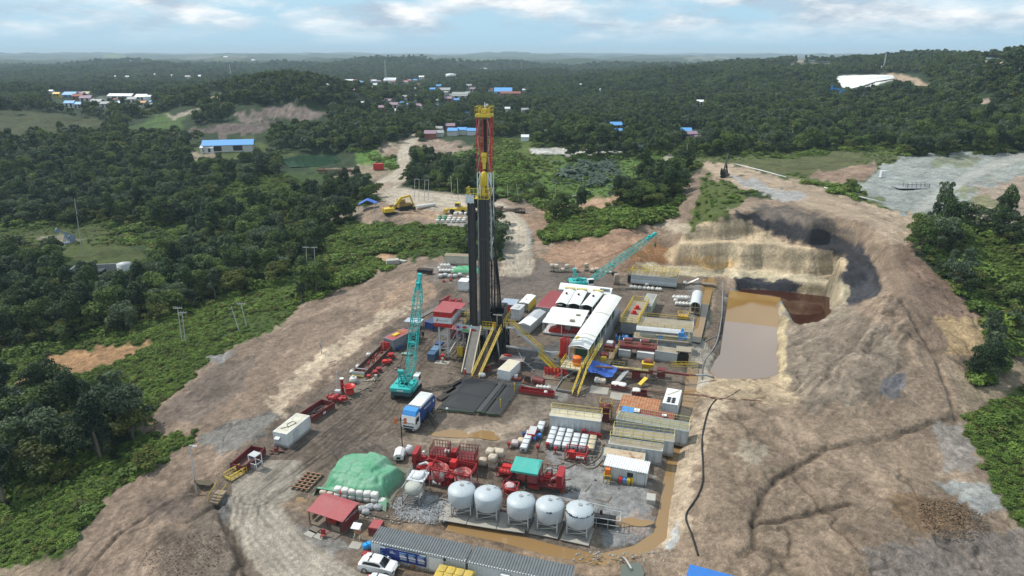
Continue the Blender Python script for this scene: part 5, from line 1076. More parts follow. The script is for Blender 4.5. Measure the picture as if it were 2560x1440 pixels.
# ---------- red cementing units ----------
def engine(mb,x,y,z): mb.bx(x-.8,x+.8,y-.5,y+.5,z,z+.8).bx(x-.5,x+.3,y-.35,y+.35,z+.8,z+1.1).cyl((x-.9,y,z+.5),(x-1.05,y,z+.5),.45,n=12)
c,rz,L=fr((1030,1172),(1186,1190),2.8); t=thing('batch_mixer','red twin tank mixing skid at the back with tall basket rails','cementing unit',c,rz,'red cementing skids'); x=L/2
P(MB().bx(-x,x,-1.3,1.3,.1,.45),'skid',MAR,t)
P(MB().bx(-x*.42,x*.12,-1.25,1.25,.5,2.7),'tank',RED,t); P(MB().bx(x*.42,x,-1.25,1.25,.5,2.5),'tank',RED,t)
P(MB().bx(-x*.40,x*.10,-1.15,1.15,2.7,2.75).bx(x*.44,x*.98,-1.15,1.15,2.5,2.55),'tank_top',MAR,t)
P(MB().rail([(-x*.42,-1.25,2.7),(x*.12,-1.25,2.7),(x*.12,1.25,2.7),(-x*.42,1.25,2.7)],1.15,.07,.45,closed=True).rail([(x*.42,-1.25,2.5),(x,-1.25,2.5),(x,1.25,2.5),(x*.42,1.25,2.5)],1.15,.07,.45,closed=True).rail([(-x,-1.3,.5),(-x*.45,-1.3,.5)],1.1,.06,.7),'railing',MAR,t)
mb=MB(); engine(mb,-x*.68,0,.5); mb.bx(-x,-x*.86,-1.2,1.2,.5,2.5); P(mb,'engine',RED,t); P(MB().bx(x*.2,x*.36,-.3,1.0,1.4,3.0).bx(x*.16,x*.4,-1,1,.5,1.6),'control_box',RED,t); P(MB().bx(x*.0,x*.14,-.4,.2,2.76,3.1).cyl((-x*.72,.3,1.6),(-x*.72,.3,2.2),.2,n=8),'white_box',WHT,t)
c,rz,L=fr((1027,1205),(1180,1236),2.8); t=thing('batch_mixer','red mixing skid in front with two peeling round tubs and pipe rails','cementing unit',c,rz,'red cementing skids'); x=L/2
P(MB().bx(-x,x,-1.4,1.4,.05,.35).bx(-x,-x*.3,-1.4,1.4,.8,1.1),'skid',MAR,t)
PEEL=pal('peeling red paint',(.36,.05,.05),rough=.6,dirt=.2,stain=.55,scol=(.62,.56,.52),sc=1.0)
for a in (-x*.12,x*.62): P(MB().lathe([(.2,.4),(1.1,.7),(1.3,1.1),(1.3,2.6),(1.22,2.62),(1.2,1.8),(.2,1.8)],(a,-.2,0),24),'mixing_tub',PEEL,t)
mb=MB().rail([(-x,-1.4,1.1),(-x*.4,-1.4,1.1)],1.1,.07,.8).rail([(-x*.35,-1.5,2.6),(x*.95,-1.5,2.6),(x*.95,1.4,2.6),(-x*.35,1.4,2.6)],.7,.09,1.6,closed=True).tube([(-x*.6,1.2,2.8),(-x*.1,.2,3.3),(x*.4,-1.2,2.9),(x*.9,-1.5,2.8)],.08).tube([(-x*.5,-1.2,2.9),(x*.95,-1.5,2.75)],.1)
for a in (-x*.4,x*.25,x*.95): mb.beam((a,-1.4,.3),(a,-1.4,2.6),.12).beam((a,1.4,.3),(a,1.4,2.6),.12)
mb.bx(x*.13,x*.37,-1.4,.8,1.9,2.0).bx(x*.13,x*.37,-1.4,.8,1.0,1.1); P(mb,'railing',RED,t)
mb=MB(); engine(mb,-x*.7,.2,1.1); P(mb,'engine',RED,t); P(MB().tube([(-x*.85,.2,2.1),(-x*.62,.2,2.7),(-x*.5,.2,2.5),(-x*.5,-.2,1.7),(-x*.75,-.5,1.5)],.2,8),'exhaust_pipe',LGR,t)
P(MB().bx(x*.16,x*.34,.2,1.2,2.6,3.6).bx(-x*.52,-x*.38,-.5,.4,1.9,2.8),'control_box',REDB,t); P(MB().cyl((-x*.3,-1.1,.6),(0,-1.1,.6),.32,n=12),'white_drum',WHT,t); mb=MB()
for k in range(9): a=-x*.1+k*x*.11; mb.cyl((a,-1.35,.5),(a,-1.35,1.1),.14,n=7).cyl((a-.2,-1.2,.5),(a+.3,-1.2,.5),.1,n=6)
P(mb,'valve_row',RED,t)
c,rz,L=fr((1240,1212),(1405,1240),2.6); t=thing('cement_pump_trailer','red pumping trailer under a green canopy with a tall radiator at its right end','cementing unit',c,rz,'red cementing skids'); x=L/2
P(MB().bx(-x,x,-.6,.6,.9,1.15).bx(-x*.1,x,-1.2,1.2,1.1,1.2).bx(x*.3,x,-1.3,-1.1,.95,1.1),'chassis',MAR,t)
P(MB().lathe([(.2,0),(.75,.15),(.75,1.35),(.7,1.4)],(-x*.2,-.5,1.25),20),'tub',pal('faded red tub',(.4,.08,.065),rough=.6),t); P(MB().bx(-x*.05,x*.26,-1.2,.9,1.25,2.6),'displacement_tank',REDW,t)
cn=P(MB().add([(-x*.55,-1.5,3.0),(x*.28,-1.5,3.05),(x*.28,1.6,3.5),(-x*.55,1.6,3.45),(-x*.45,1.0,3.6),(x*.2,1.0,3.62)],[(0,1,5,4),(4,5,2,3),(0,4,3),(1,2,5)]).bx(-x*.55,x*.28,-1.52,-1.46,2.75,3.05),'canopy',TARPT,t); mb=MB()
for a in (-x*.53,x*.26):
    for b in (-1.4,1.5): mb.beam((a,b,1.2),(a,b,3.0 if b<0 else 3.42),.09)
mb.rail([(-x,-1,1.2),(-x*.5,-1,1.2)],1.6,.07,.5).rail([(-x,1,1.2),(-x*.3,1,1.2)],1.8,.07,.5).rail([(x*.28,-1.2,1.25),(x*.7,-1.2,1.25)],1.0,.07,.6).rail([(x*.3,1.2,1.25),(x*.9,1.2,1.25)],1.9,.07,.7); P(mb,'railing',MAR,t)
P(MB().cyl((-x*.95,-.3,1.8),(-x*.55,-.3,1.8),.5,n=14).bx(-x*.9,-x*.5,.1,1,1.3,2.4),'pump',REDB,t); P(MB().bx(x*.82,x*.98,-1.3,1.3,1.2,3.1).bx(x*.80,x*1.0,-1.35,1.35,3.1,3.2),'radiator',RED,t); mb=MB(); engine(mb,x*.55,.2,1.25); mb.bx(x*.0,x*.3,-1.3,-.9,.3,.9).bx(x*.3,x*.4,-.9,0,1.3,1.8).bx(x*.9,x*1.02,-.8,.8,0,1.); P(mb,'engine',RED,t)
P(MB().tube([(x*.45,.2,2.4),(x*.5,.1,3.2),(x*.62,.2,3.3),(x*.62,.3,2.3)],.17,7).tube([(x*.6,-.6,1.3),(x*.66,-.9,2.3),(x*.8,-.6,2.6)],.08,6),'exhaust_pipe',GRY,t)
mb=MB()
for k in range(12): a=x*(-.02+.03*k); mb.beam((a,-1.28,.35),(a,-1.28,1.0),.06)
for k in range(3): mb.tube([(x*.66,-.9+k*.5,1.3),(x*.7,-.9+k*.5,2.3),(x*.82,-.9+k*.5,2.5)],.06,5)
P(mb,'piping',RED,t)
for a in (-x*.62,-x*.35):
    for b in (-1,1): P(MB().cyl((a,b*.75,.5),(a,b*1.15,.5),.5,n=16),'wheel',BLK,t)
c=G(1275,1250); t=thing('surge_hopper','red hopper with powder on top on a four legged frame before the pump trailer','hopper',c,SR)
P(MB().lathe([(.2,.9),(.9,1.7),(.9,2.4),(.8,2.42)],(0,0,0),14),'hopper',RED,t); P(MB().blob((0,0,2.45),(1.5,1.4,.4),10,2,.15,.8),'powder',pal('pink powder',(.5,.36,.37),rough=.9),t); mb=MB()
for a in (-1.1,1.1):
    for b in (-1,1): mb.beam((a,b,0),(a,b,2.4),.12)
    mb.beam((a,-1,2.4),(a,1,2.4),.1).beam((a,-1,.9),(a,1,.9),.08)
for b in (-1,1): mb.beam((-1.1,b,2.4),(1.1,b,2.4),.1).beam((-1.1,b,1.2),(1.1,b,1.2),.08).beam((-1.1,b,2.4),(-.2,b,3.2),.09)
for k in range(7): mb.beam((-.7+k*.22,-.6,.2),(-.7+k*.22,-.6,1.5),.07)
P(mb,'frame',RED,t)
c,rz,L=fr((1412,1153),(1465,1160),2.2); t=thing('manifold_skid','red valve skid with an open frame and hoses before the totes','skid',c,rz); x=L/2
mb=MB()
for z in (.15,1.7):
    for b in (-1.1,1.1): mb.beam((-x,b,z),(x,b,z),.13)
    for a in (-x,x): mb.beam((a,-1.1,z),(a,1.1,z),.13)
for a in (-x,0,x):
    for b in (-1.1,1.1): mb.beam((a,b,0),(a,b,1.75),.12)
mb.beam((0,-1.1,1.7),(x,1.1,1.7),.08); P(mb,'frame',RED,t); mb=MB().bx(-x*.7,-x*.2,-.6,.4,.2,1.3).cyl((-x*.9,.3,.8),(-x*.5,.3,.8),.35,n=10)
for k in range(7): a=-x*.1+k*x*.16; mb.cyl((a,-.6,.3),(a,-.6,1.0),.14,n=7).cyl((a,-.6,.8),(a,.5,.8),.09,n=6)
P(mb,'pump',REDB,t); mb=MB()
for k in range(4): mb.cyl((x*(.1+.2*k),-.8,.6),(x*(.1+.2*k),-.9,.9),.16,n=8)
P(mb,'gauge',LGR,t)
for i,(px,py,l) in enumerate([(1368,1122,'short red valve post left of the tote block'),(1388,1134,'red valve post with a hose before the totes'),(1272,1121,'small red drum shaped valve behind the stacked sacks'),(1344,1128,'little red box on a post beside the black hose')]):
    o=MB().beam((0,0,0),(0,0,1.2),.16).cyl((-.25,0,.9),(.25,0,.9),.32,n=10).bx(-.35,.35,-.25,.25,0,.12).build('valve_post',RED); o.location=G(px,py); tag(o,l,'valve')
# pallets of wrapped sacks
def sack(label,px,py,st=1,m=BEIGE,rz=SR,sc=1,grp=None,z=0):
    t=thing('pallet_load',label,'pallet',G(px,py)+Vector((0,0,z)),rz,grp)
    mb=MB()
    for k in range(5): mb.bx(-.6,.6,-.6+k*.28,-.5+k*.28,.1,.14)
    for x in (-.55,0,.55): mb.bx(x-.06,x+.06,-.6,.6,0,.1)
    P(mb,'pallet',WOOD,t); P(MB().blob((0,0,.62),(1.15,1.15,1.0),12,int(px),.03,.3),'sacks',m,t); t.scale=(sc,sc,sc); return t
SG='stacked pallets of wrapped sacks behind the pump trailer'
for px,py,z,l in [(1208,1164,0,'pallet of sacks at the left front of the stacks behind the pump trailer'),(1226,1156,0,'lower pallet of sacks in the rear stack beside the red mixer'),(1226,1156,1.15,'upper pallet of sacks topping the rear stack beside the red mixer'),(1232,1172,0,'lower pallet of sacks in the front stack beside the pump trailer'),(1232,1172,1.15,'upper pallet of sacks topping the front stack beside the pump trailer'),(1250,1158,0,'lower pallet of sacks next to the green canopy'),(1250,1158,1.15,'upper pallet of sacks next to the green canopy'),(1241,1140,0,'pallet of sacks farthest back behind the green canopy')]: sack(l,px,py,1,BEIGE,SR+random.uniform(-.2,.2),1.1,SG,z)
# ---------- liquid totes ----------
def tote(m):
    t=thing('liquid_tote','x','tote',(0,0,0),SR)
    P(MB().blob((0,0,.64),(1.0,1.15,1.0),12,3,.0,.12).cyl((0,0,1.1),(0,0,1.18),.13,n=10),'bottle',m,t)
    mb=MB().bx(-.55,.55,-.6,.6,0,.12)
    for z in (.35,.62,.9,1.12):
        for s in (-1,1): mb.beam((-.54,s*.6,z),(.54,s*.6,z),.03).beam((s*.54,-.6,z),(s*.54,.6,z),.03)
    for k in range(5):
        for s in (-1,1): mb.beam((-.54+k*.27,s*.6,.1),(-.54+k*.27,s*.6,1.13),.03).beam((s*.54,-.6+k*.3,.1),(s*.54,-.6+k*.3,1.13),.03)
    P(mb,'cage',LGR,t); P(MB().bx(-.15,.15,-.64,-.6,.5,.75),'label_plate',DK,t); return t
T0,T1=tote(IBC),tote(IBY); used=[0,0]
def place_tote(p,l,grp,y=0,z=0):
    b=(T0,T1)[y]; p=p+Vector((0,0,z))
    if not used[y]: used[y]=1; b.location=p; b['label']=l; b['group']=grp; return b
    return dup(b,p,SR+random.uniform(-.05,.05),l,grp)
o=G(1374,1117)
for i in range(6):
    for j in range(4 if i<3 else 3):
        p=o+XS*(i*1.32)+YS*(j*1.42-(.25 if i in (1,2) else 0))
        ye=1 if i==5 else 0
        place_tote(p,'yellowed liquid tote in the right column of the tote block' if ye else ('white liquid tote in the front row of the tote block' if j==0 else 'white liquid tote behind the front row of the tote block'),'totes of the right column' if ye else ('totes of the front row' if j==0 else 'totes behind the front row'),ye)
        if j>0 and (i,j) in ((0,3),(2,3)): 
            d=bar('blue drum standing between the rear totes of the tote block',1390,1072,BLU,.3,.9,'blue drums among the totes'); d.location=p+YS*1.3
o=G(1310,1129)
for j in range(4): place_tote(o+YS*(j*1.42),'white liquid tote in the single file along the black hose','totes of the single file left of the block')
for j in range(2): place_tote(G(1350,1082)+YS*(j*1.4),'white liquid tote beside the red crate by the silver tank','totes beside the red crate')
for i,(px,py) in enumerate([(1336,1103),(1343,1100),(1349,1097),(1340,1096)]): bar('blue drum packed between totes and the red crate',px,py,BLU if i%2 else SKY_,.3,.92,'blue drums beside the red crate')
blk('red_crate','red steel crate with grey lid among the totes','crate',1331,1093,(1.3,2.6,1.3),REDB,SR,LGR)
bar('single blue drum standing left of the red crate',1310,1092,BLU); sack('small wrapped pallet left of the single file of totes',1288,1117,1,pal('pinkish sacks',(.5,.42,.42),rough=.8)); sack('small pallet with yellowish top next to the single file of totes',1303,1112,1,pal('yellow sacks',(.55,.48,.33),rough=.8))
# ---------- silver tanks and boxes on the right ----------
def tank(label,pl,pr,D,Hh,m=SIL,top=DECK,rail=True,pitch=.9,grp='silver fluid tanks',rz=None,ry=None):
    c,r,L=fr(pl,pr,D); t=thing('fluid_tank',label,'tank',c,r if rz is None else rz,grp); x,y=L/2,D/2
    mb=MB().corr((-x,-y,.25),(x,-y,.25),Hh-.25,pitch,.12).corr((x,-y,.25),(x,y,.25),Hh-.25,pitch,.12,(1,0,0)).corr((x,y,.25),(-x,y,.25),Hh-.25,pitch,.12,(0,1,0)).corr((-x,y,.25),(-x,-y,.25),Hh-.25,pitch,.12,(-1,0,0)); P(mb,'wall',m,t)
    P(MB().bx(-x-.05,x+.05,-y-.05,y+.05,0,.26).bx(-x-.06,x+.06,-y-.08,-y+.05,Hh-.15,Hh+.02).bx(-x-.06,x+.06,y-.05,y+.08,Hh-.15,Hh+.02).bx(-x-.1,-x+.06,-y+.06,y-.06,Hh-.15,Hh+.02).bx(x-.06,x+.1,-y+.06,y-.06,Hh-.15,Hh+.02),'frame',m,t)
    P(MB().bx(-x+.05,x-.05,-y+.05,y-.05,Hh-.1,Hh),'deck',top,t)
    if rail: P(MB().rail([(-x,-y*(1 if rail==1 else .1),Hh),(x,-y*(1 if rail==1 else .1),Hh),(x,y,Hh),(-x,y,Hh)],1.05,.065,1.5,closed=True),'railing',ry or YELP,t)
    return t
tank('tall silver tank with pale yellow walkway beside the liquid totes',(1373,1078),(1499,1094),2.5,3.0,SIL,CREAM,2)
t=thing('chemical_mixer','maroon mixing tub in a rusty yellow cage behind the tall silver tank','mixer',G(1513,1052),SR); P(MB().lathe([(.2,2.2),(.8,2.4),(.9,3.0),(.3,3.3)],(0,0,0),14).bx(-.6,.6,-.6,.6,.2,2.2),'tub',MAR,t); P(MB().rail([(-1,-1,0),(1,-1,0),(1,1,0),(-1,1,0)],3.9,.1,2,closed=True).rail([(-1,-1,2.3),(1,-1,2.3),(1,1,2.3),(-1,1,2.3)],1.6,.08,2,closed=True),'cage',pal('rusty yellow',(.4,.24,.05),rough=.7,dirt=.5),t)
t=thing('pump_skid','low red pump skid at the foot of the tall silver tank','pump',G(1480,1092),SR); P(MB().bx(-1.8,1.8,-.6,.6,0,.2).bx(-1.6,-1,-.5,.5,.2,1.3).cyl((-.8,0,.6),(.6,0,.6),.35,n=10).cyl((.8,-.3,.2),(.8,-.3,1.0),.25,n=8).bx(1.0,1.6,-.4,.4,.2,.8),'body',RED,t)
tank('long silver tank with soiled grey deck, farthest back of the right hand tanks',(1538,1085),(1716,1118),2.8,2.9,SIL,pal('greenish deck',(.25,.25,.19),rough=.8,dirt=.5),1)
tank('long silver tank with a yellow cage ladder in the middle of the right hand tanks',(1530,1122),(1682,1142),2.2,2.7,SIL,DECK,1,ry=YELP)
tank('silver tank with ribbed front just behind the low rusty topped tank',(1520,1146),(1652,1166),2.0,2.7,SIL,DECK,2)
t=tank('low pale tank with rust streaked top beside the white cabin',(1508,1166),(1608,1180),2.2,2.0,pal('pale green grey',(.4,.46,.43),rough=.5),pal('rust streaked cream',(.5,.4,.28),rough=.7,stain=.4),0,3)
c,rz,L=fr((1510,1197),(1614,1218),2.4); t=container('site_cabin','white ribbed cabin with barred window behind the coloured bins','cabin',c,rz,L,2.4,2.5,pal('greyish white paint',(.58,.6,.57),rough=.5,dirt=.4,stain=.08),WHT,.32,None,None,.1,'corr'); x=L/2
P(MB().bx(.1*x,.38*x,-1.29,-1.25,1.2,1.9),'window',DK,t); P(MB().bx(.55*x,.92*x,-1.3,-1.25,.15,2.1),'door',LGR,t)
for i,(px,m,l) in enumerate([(1551,REDB,'red litter bin at the left of the bins by the white cabin'),(1561,SKY_,'blue litter bin between the red and the yellow bin'),(1571,YEL,'yellow litter bin right of the blue bin by the white cabin')]):
    o=MB().box((0,0,.45),(.5,.5,.9),0,1.15).box((0,0,1.0),(.6,.6,.2),0,.6).build('litter_bin',m); o.location=G(px,1209+i); o.rotation_euler=(0,0,rz); tag(o,l,'bin','coloured bins by the white cabin')
o=MB().lathe([(.22,0),(.22,1.0),(.1,1.2),(.05,1.25)],(0,0,0),10).build('gas_bottle',YEL); o.location=G(1580,1211); tag(o,'slim yellow gas bottle at the right of the coloured bins','bottle')
t=thing('safety_station','orange and yellow shower frame at the left end of the white cabin','shower',G(1518,1205),SR); P(MB().bx(-.35,.35,-.3,.3,1.3,2.3),'tank',ORG,t); P(MB().rail([(-.5,-.5,0),(.5,-.5,0),(.5,.5,0),(-.5,.5,0)],1.4,.08,1,closed=True).beam((-.3,-.5,.3),(.3,-.5,.3),.06).beam((-.3,-.5,.7),(.3,-.5,.7),.06),'frame',YEL,t)
o=MB().beam((0,0,0),(0,0,1.0),.06).bx(-.3,.3,-.05,0,.75,1.1).build('notice_board',WHT); o.location=G(1635,1205); tag(o,'small white notice board on a post right of the white cabin','sign')
heap('rubble','small pile of broken pallets on the gravel',1433,1226,.9,.6,14,.55,CONC,12,.3); blk('concrete_block','grey mottled block on the gravel edge by the ditch','block',1627,1252,(1.2,1.6,.7),CONC)
c,rz,L=fr((1545,1046),(1642,1062),4.); t=thing('rusty_shelter','rust mottled sheet roof over a blue fronted store','shelter',c,rz); x=L/2; P(MB().corr_top(-x,x,-2.1,2.,2.45,2.75,.5,.05),'roof',RUST,t); P(MB().bx(-x+.2,x-.2,-1.6,1.7,.1,2.2),'store_wall',pal('dull blue',(.08,.17,.33),rough=.6),t); mb=MB()
for a in (-x,0,x): mb.beam((a,-1.9,0),(a,-1.9,2.4),.1)
P(mb,'post',DK,t)
c,rz,L=fr((1655,1040),(1690,1046),5.8); t=container('white_container','white container with dark rings on its top at the yard edge','container',c,rz,2.5,5.8,2.6,WHT,WHT,.4); mb=MB()
for k in range(6): mb.lathe([(.28,2.63),(.36,2.63),(.36,2.67),(.28,2.67)],((k%2)*.8-.4,-2.2+(k//2)*.7,0),12)
P(mb,'ring_mark',DK,t); P(MB().beam((-.9,.2,2.68),(.9,2.6,2.68),.25,.04),'plank',CREAM,t)
c,rz,L=fr((1540,1062),(1680,1082),2.2); t=container('maroon_container','maroon ribbed roof box with blue sheets before the rusty shelter','container',c,rz,L,1.9,2.3,MAR,pal('brick red ribs',(.25,.07,.055),rough=.7),.5,None,None,.1,'corr'); P(MB().bx(-L*.42,-L*.2,-.9,.8,2.65,2.72),'blue_sheet',SKY_,t); P(MB().bx(-L*.2,-L*.1,-.6,.6,2.66,2.74).bx(L*.3,L*.38,-.7,0,2.66,2.7),'white_sheet',WHT,t)
for i,(px,py,f,l) in enumerate([(1538,972,1,'left of the pair of maroon skips below the blue tarpaulin'),(1555,975,1,'right of the pair of maroon skips below the blue tarpaulin'),(1590,989,1,'white lined maroon skip left of the empty one near the rusty roof'),(1607,993,0,'empty maroon skip nearest the rusty roof')]):
    t=thing('small_skip',l,'skip',G(px,py),SR,'small maroon skips'); P(MB().bx(-.75,.75,-.75,-.68,.1,1.2).bx(-.75,.75,.68,.75,.1,1.2).bx(-.75,-.68,-.68,.68,.1,1.2).bx(.68,.75,-.68,.68,.1,1.2).bx(-.7,.7,-.7,.7,.1,.2),'box',MAR,t)
    if f: P(MB().blob((0,0,1.1),(1.5,1.5,.5),12,i,.12,.5),'liner',BAG,t)
# ---------- mud system ----------
def at(px,py,y): return up(px,py,y)
def open_shed(label,pl,pr,D,zf,zb,m,steps=1,grp=None,bays=2,red=False):
    c,rz,L=fr(pl,pr,D); t=thing('machine_shed',label,'shed',c,rz,grp); x=L/2; d=D/steps
    mb=MB()
    for k in range(steps):
        y0=-D/2+k*d; z0=zf+(zb-zf)*k/steps
        n=8; poly=[(y0-.15+(d+.1)*i/n, z0+.32*math.sin(math.pi*(.15+.7*i/n))) for i in range(n+1)]
        mb.prism(poly+[(p,q-.06) for p,q in poly[::-1]],-x-.15,x+.15,'x')
    P(mb,'roof',m,t); mb=MB()
    for i in range(bays+1):
        a=-x+2*x*i/bays
        for b in (-D/2+.1,0,D/2-.1): mb.beam((a,b,0),(a,b,zf+.1),.13)
    mb.beam((-x,-D/2+.1,zf),(x,-D/2+.1,zf),.14).bx(-x,x,-D/2,D/2,.15,.5); P(mb,'frame',WHT,t)
    return t,x
t,x=open_shed('wide white roofed pump shed, open in front with red pumps inside',(1357,836),(1450,847),9.8,2.85,3.1,WRF,3)
P(MB().prism([(-x*.72,.5),(-x*.72,1.1),(-x*.35,1.75),(x*.05,1.85),(x*.05,.5)],-4.4,-2.4,'y').bx(x*.12,x*.25,-4.2,-3.4,.5,1.2),'pump',REDB,t); P(MB().cyl((x*.4,-3,1.2),(x*.85,-3,1.2),.6,n=14).bx(x*.3,x*.9,-3.6,-2.4,.5,.9),'motor',RED,t)
P(MB().bx(x*.35,x*.6,-3.5,-2.7,3.25,3.6).bx(x*.5,x*.72,.3,1.0,3.3,3.55),'roof_hatch',DECK,t); P(MB().beam((-x*.92,-4.9,.5),(-x*.92,-4.9,2.7),.05).beam((-x*.82,-4.9,.5),(-x*.82,-4.9,2.7),.05),'ladder',WHT,t)
for i,(a,b,l) in enumerate([((1388,786),(1417,789),'left generator shed of the three arched white roofs'),((1419,789),(1449,792),'middle generator shed of the three arched white roofs'),((1451,792),(1480,796),'right generator shed of the three arched white roofs')]):
    c,rz,L=fr(a,b,11.); t=thing('generator_shed',l,'shed',c,rz,'arched generator sheds'); x=L/2
    mb=MB(); n=8; poly=[(-x+2*x*k/n,2.9+.4*math.sin(math.pi*k/n)) for k in range(n+1)]; mb.prism(poly+[(p,q-.07) for p,q in poly[::-1]],-5.6,5.6,'y'); P(mb,'roof',WRF,t)
    mb=MB()
    for s in (-x+.05,x-.05):
        for q in (-5.4,-2.7,0,2.7,5.4): mb.beam((s,q,0),(s,q,2.9),.12)
    mb.bx(-x,x,-5.4,5.4,.1,.4); P(mb,'frame',WHT,t); P(MB().bx(-x*.7,x*.7,-4.8,4.8,.4,2.3),'generator',DK,t); P(MB().cyl((0,.6,3.2),(0,.6,3.7),.28,n=10),'exhaust_stack',DK,t); P(MB().bx(-x*.9,x*.9,4.8,5.7,3.2,3.45),'radiator_hood',YELP,t)
c,rz,L=fr((1339,793),(1381,799),12); t=container('switch_house','dark red roofed long house beside the three arched white roofs','container',c,rz,L,11.5,2.7,LGR,REDW,.5,None,None,.1,'corr'); P(MB().bx(L/2-.2,L/2+1.3,-3,6,2.65,2.72),'side_awning',GRY,t)
c,rz,L=fr((1396,742),(1526,757),4); t=thing('storage_tent','long white arched roof at the back of the sheds below the far crane','tent',c,rz); mb=MB().arc_roof(-L/2,L/2,-2,2,2.1,1.1); P(mb,'roof',WRF,t); P(MB().bx(-L/2+.1,L/2-.1,-1.9,1.9,0,2.1),'wall',LGR,t); P(MB().bx(L*.28,L*.46,-1.5,.2,3.05,3.12),'dark_patch',ROOF,t)
c,rz,L=fr((1297,781),(1321,784),6); t=thing('battery_house','white roofed box with a yellow side left of the dark red roof','container',c,rz); P(MB().prism([(-L/2,2.6),(0,2.85),(L/2,2.6),(L/2,2.5),(-L/2,2.5)],-3.1,3.1,'y').cyl((0,-1,2.8),(0,-1,3.2),.16,n=8),'roof',WRF,t); P(MB().corr((L/2,-3,.2),(L/2,3,.2),2.3,.6,.05,(1,0,0)),'side_panel',YEL,t); P(MB().rail([(-L/2,-3,0),(L/2,-3,0)],2.5,.12,1.2).bx(-L/2,L/2-.1,-2.2,3,.1,2.4),'frame',CREAM,t)
c,rz,L=fr((1251,783),(1289,787),3.5); t=thing('machine_shelter','blue grey ribbed roof over red machines behind the rig','shelter',c,rz); P(MB().corr_top(-L/2,L/2,-1.8,1.8,2.5,2.7,.3,.05),'roof',pal('blue grey sheet',(.36,.43,.5),rough=.5),t); P(MB().bx(-L*.3,L*.35,-1.2,1,.2,1.7),'machine',REDB,t); P(MB().beam((-L/2,-1.7,0),(-L/2,-1.7,2.5),.1).beam((L/2,-1.7,0),(L/2,-1.7,2.5),.1).beam((L/2,1.7,0),(L/2,1.7,2.6),.1).beam((-L/2,1.7,0),(-L/2,1.7,2.6),.1),'post',LGR,t)
c,rz,L=fr((1277,803),(1298,806),3.5); t=thing('power_cabinet','pale cream cabinet with hose loops on top right of the mast foot','cabinet',c,rz); P(MB().bx(-L/2,L/2,-1.7,1.7,.3,3.1).bx(-L/2-.2,L/2+.2,-1.9,1.9,3.1,3.2),'cabinet',LGR,t); P(MB().tube([(-.4,-1,3.25),(.3,-1,3.4),(.3,.6,3.4),(-.4,.6,3.25)],.09).rail([(-L/2,-1.8,0),(L/2,-1.8,0)],1.2,.06,.8),'pipe_loop',WHT,t)
c,rz,L=fr((1296,833),(1324,838),9.5); t=thing('water_tank','silver and white ribbed tank box between the rig and the pump shed','tank',c,rz); mb=MB().bx(-L/2,L/2,-4.7,4.7,.2,2.3); P(mb,'wall',SIL,t); P(MB().prism([(-L/2-.1,2.3),(0,2.75),(L/2+.1,2.3)],-.2,4.8,'y'),'roof',pal('grey roof sheet',(.42,.44,.46),rough=.5),t); P(MB().prism([(-L/2-.1,2.3),(0,2.75),(L/2+.1,2.3)],-4.8,-.25,'y'),'roof',WRF,t)
# the long shaker roof with its tanks, platform, stairs
a,b=at(1446,870,120.5),at(1533,738,150.); hd=math.atan2(b.x-a.x,b.y-a.y); c=Vector(((a.x+b.x)/2,(a.y+b.y)/2,0)); Ls=math.hypot(b.x-a.x,b.y-a.y); SRZ=-hd
t=thing('shaker_house','long white arched roof with rust marks running back from the orange tank','shed',c,SRZ)
y=Ls/2; segs=5; mb=MB()
for k in range(segs):
    q0,q1=-y+2*y*k/segs,-y+2*y*(k+1)/segs-.05; n=8; dz=.08*(k%2)
    poly=[(-2.05+4.1*i/n,6.1+dz+.5*math.sin(math.pi*i/n)) for i in range(n+1)]; mb.prism(poly+[(p,q-.07) for p,q in poly[::-1]],q0,q1,'y')
P(mb,'roof',ARF,t); mb=MB()
for s in (-1.9,1.9):
    for k in range(7): q=-y+.2+(2*y-.4)*k/6; mb.beam((s,q,3),(s,q,6.1),.14)
    mb.beam((s,-y,6.0),(s,y,6.0),.12)
mb.beam((-1.9,-y+.2,6.05),(1.9,-y+.2,6.05),.1)
P(mb,'frame',WHT,t)
P(MB().bx(-1.9,1.9,-y+1,y,.2,3.0),'mud_tank',GRY,t); mb=MB()
for k in range(5): q=-y+3+k*5.4; mb.bx(-1.3,1.3,q,q+2.6,3.0,4.6)
P(mb,'shaker',DGN,t)
P(MB().bx(-2.6,1.3,-y-3.2,-y+1,3.0,3.15).bx(-2.6,1.3,-y-3.25,-y-3.15,2.85,3.1),'platform',CREAM,t)
P(MB().rail([(-2.6,-y+.8,3.15),(-2.6,-y-3.2,3.15),(1.3,-y-3.2,3.15)],1.1,.09,.9),'railing',YEL,t); mb=MB()
for p in ((-2.4,-y-3),(1.1,-y-3),(-2.4,-y),(1.1,-y)): mb.beam((*p,0),(*p,3),.25)
mb.beam((-2.4,-y-3,.3),(1.1,-y,2.8),.16); P(mb,'support',GRY,t)
def stairs(par,p0,p1,w,name='staircase'):
    p0,p1=Vector(p0),Vector(p1); d=p1-p0; h=Vector((d.x,d.y,0)).normalized(); s=Vector((-h.y,h.x,0))*w/2; st=MB(); n=max(3,int(abs(d.z)/.24))
    for k in range(n): q=p0+d*(k+.5)/n; st.beam(q-s,q+s,.26,.05)
    o=P(st,name,pal('rusty tread',(.1,.07,.045)),par); r=MB(); hh=Vector((0,0,1))
    for q in (-1,1):
        r.beam(p0+s*q,p1+s*q,.1,.28).beam(p0+s*q+hh,p1+s*q+hh,.08).beam(p0+s*q+hh*.5,p1+s*q+hh*.5,.06)
        m=max(2,int(d.length/1.1))
        for k in range(m+1): e=p0+s*q+d*k/m; r.beam(e,e+hh,.07)
    P(r,'handrail',YEL,o)
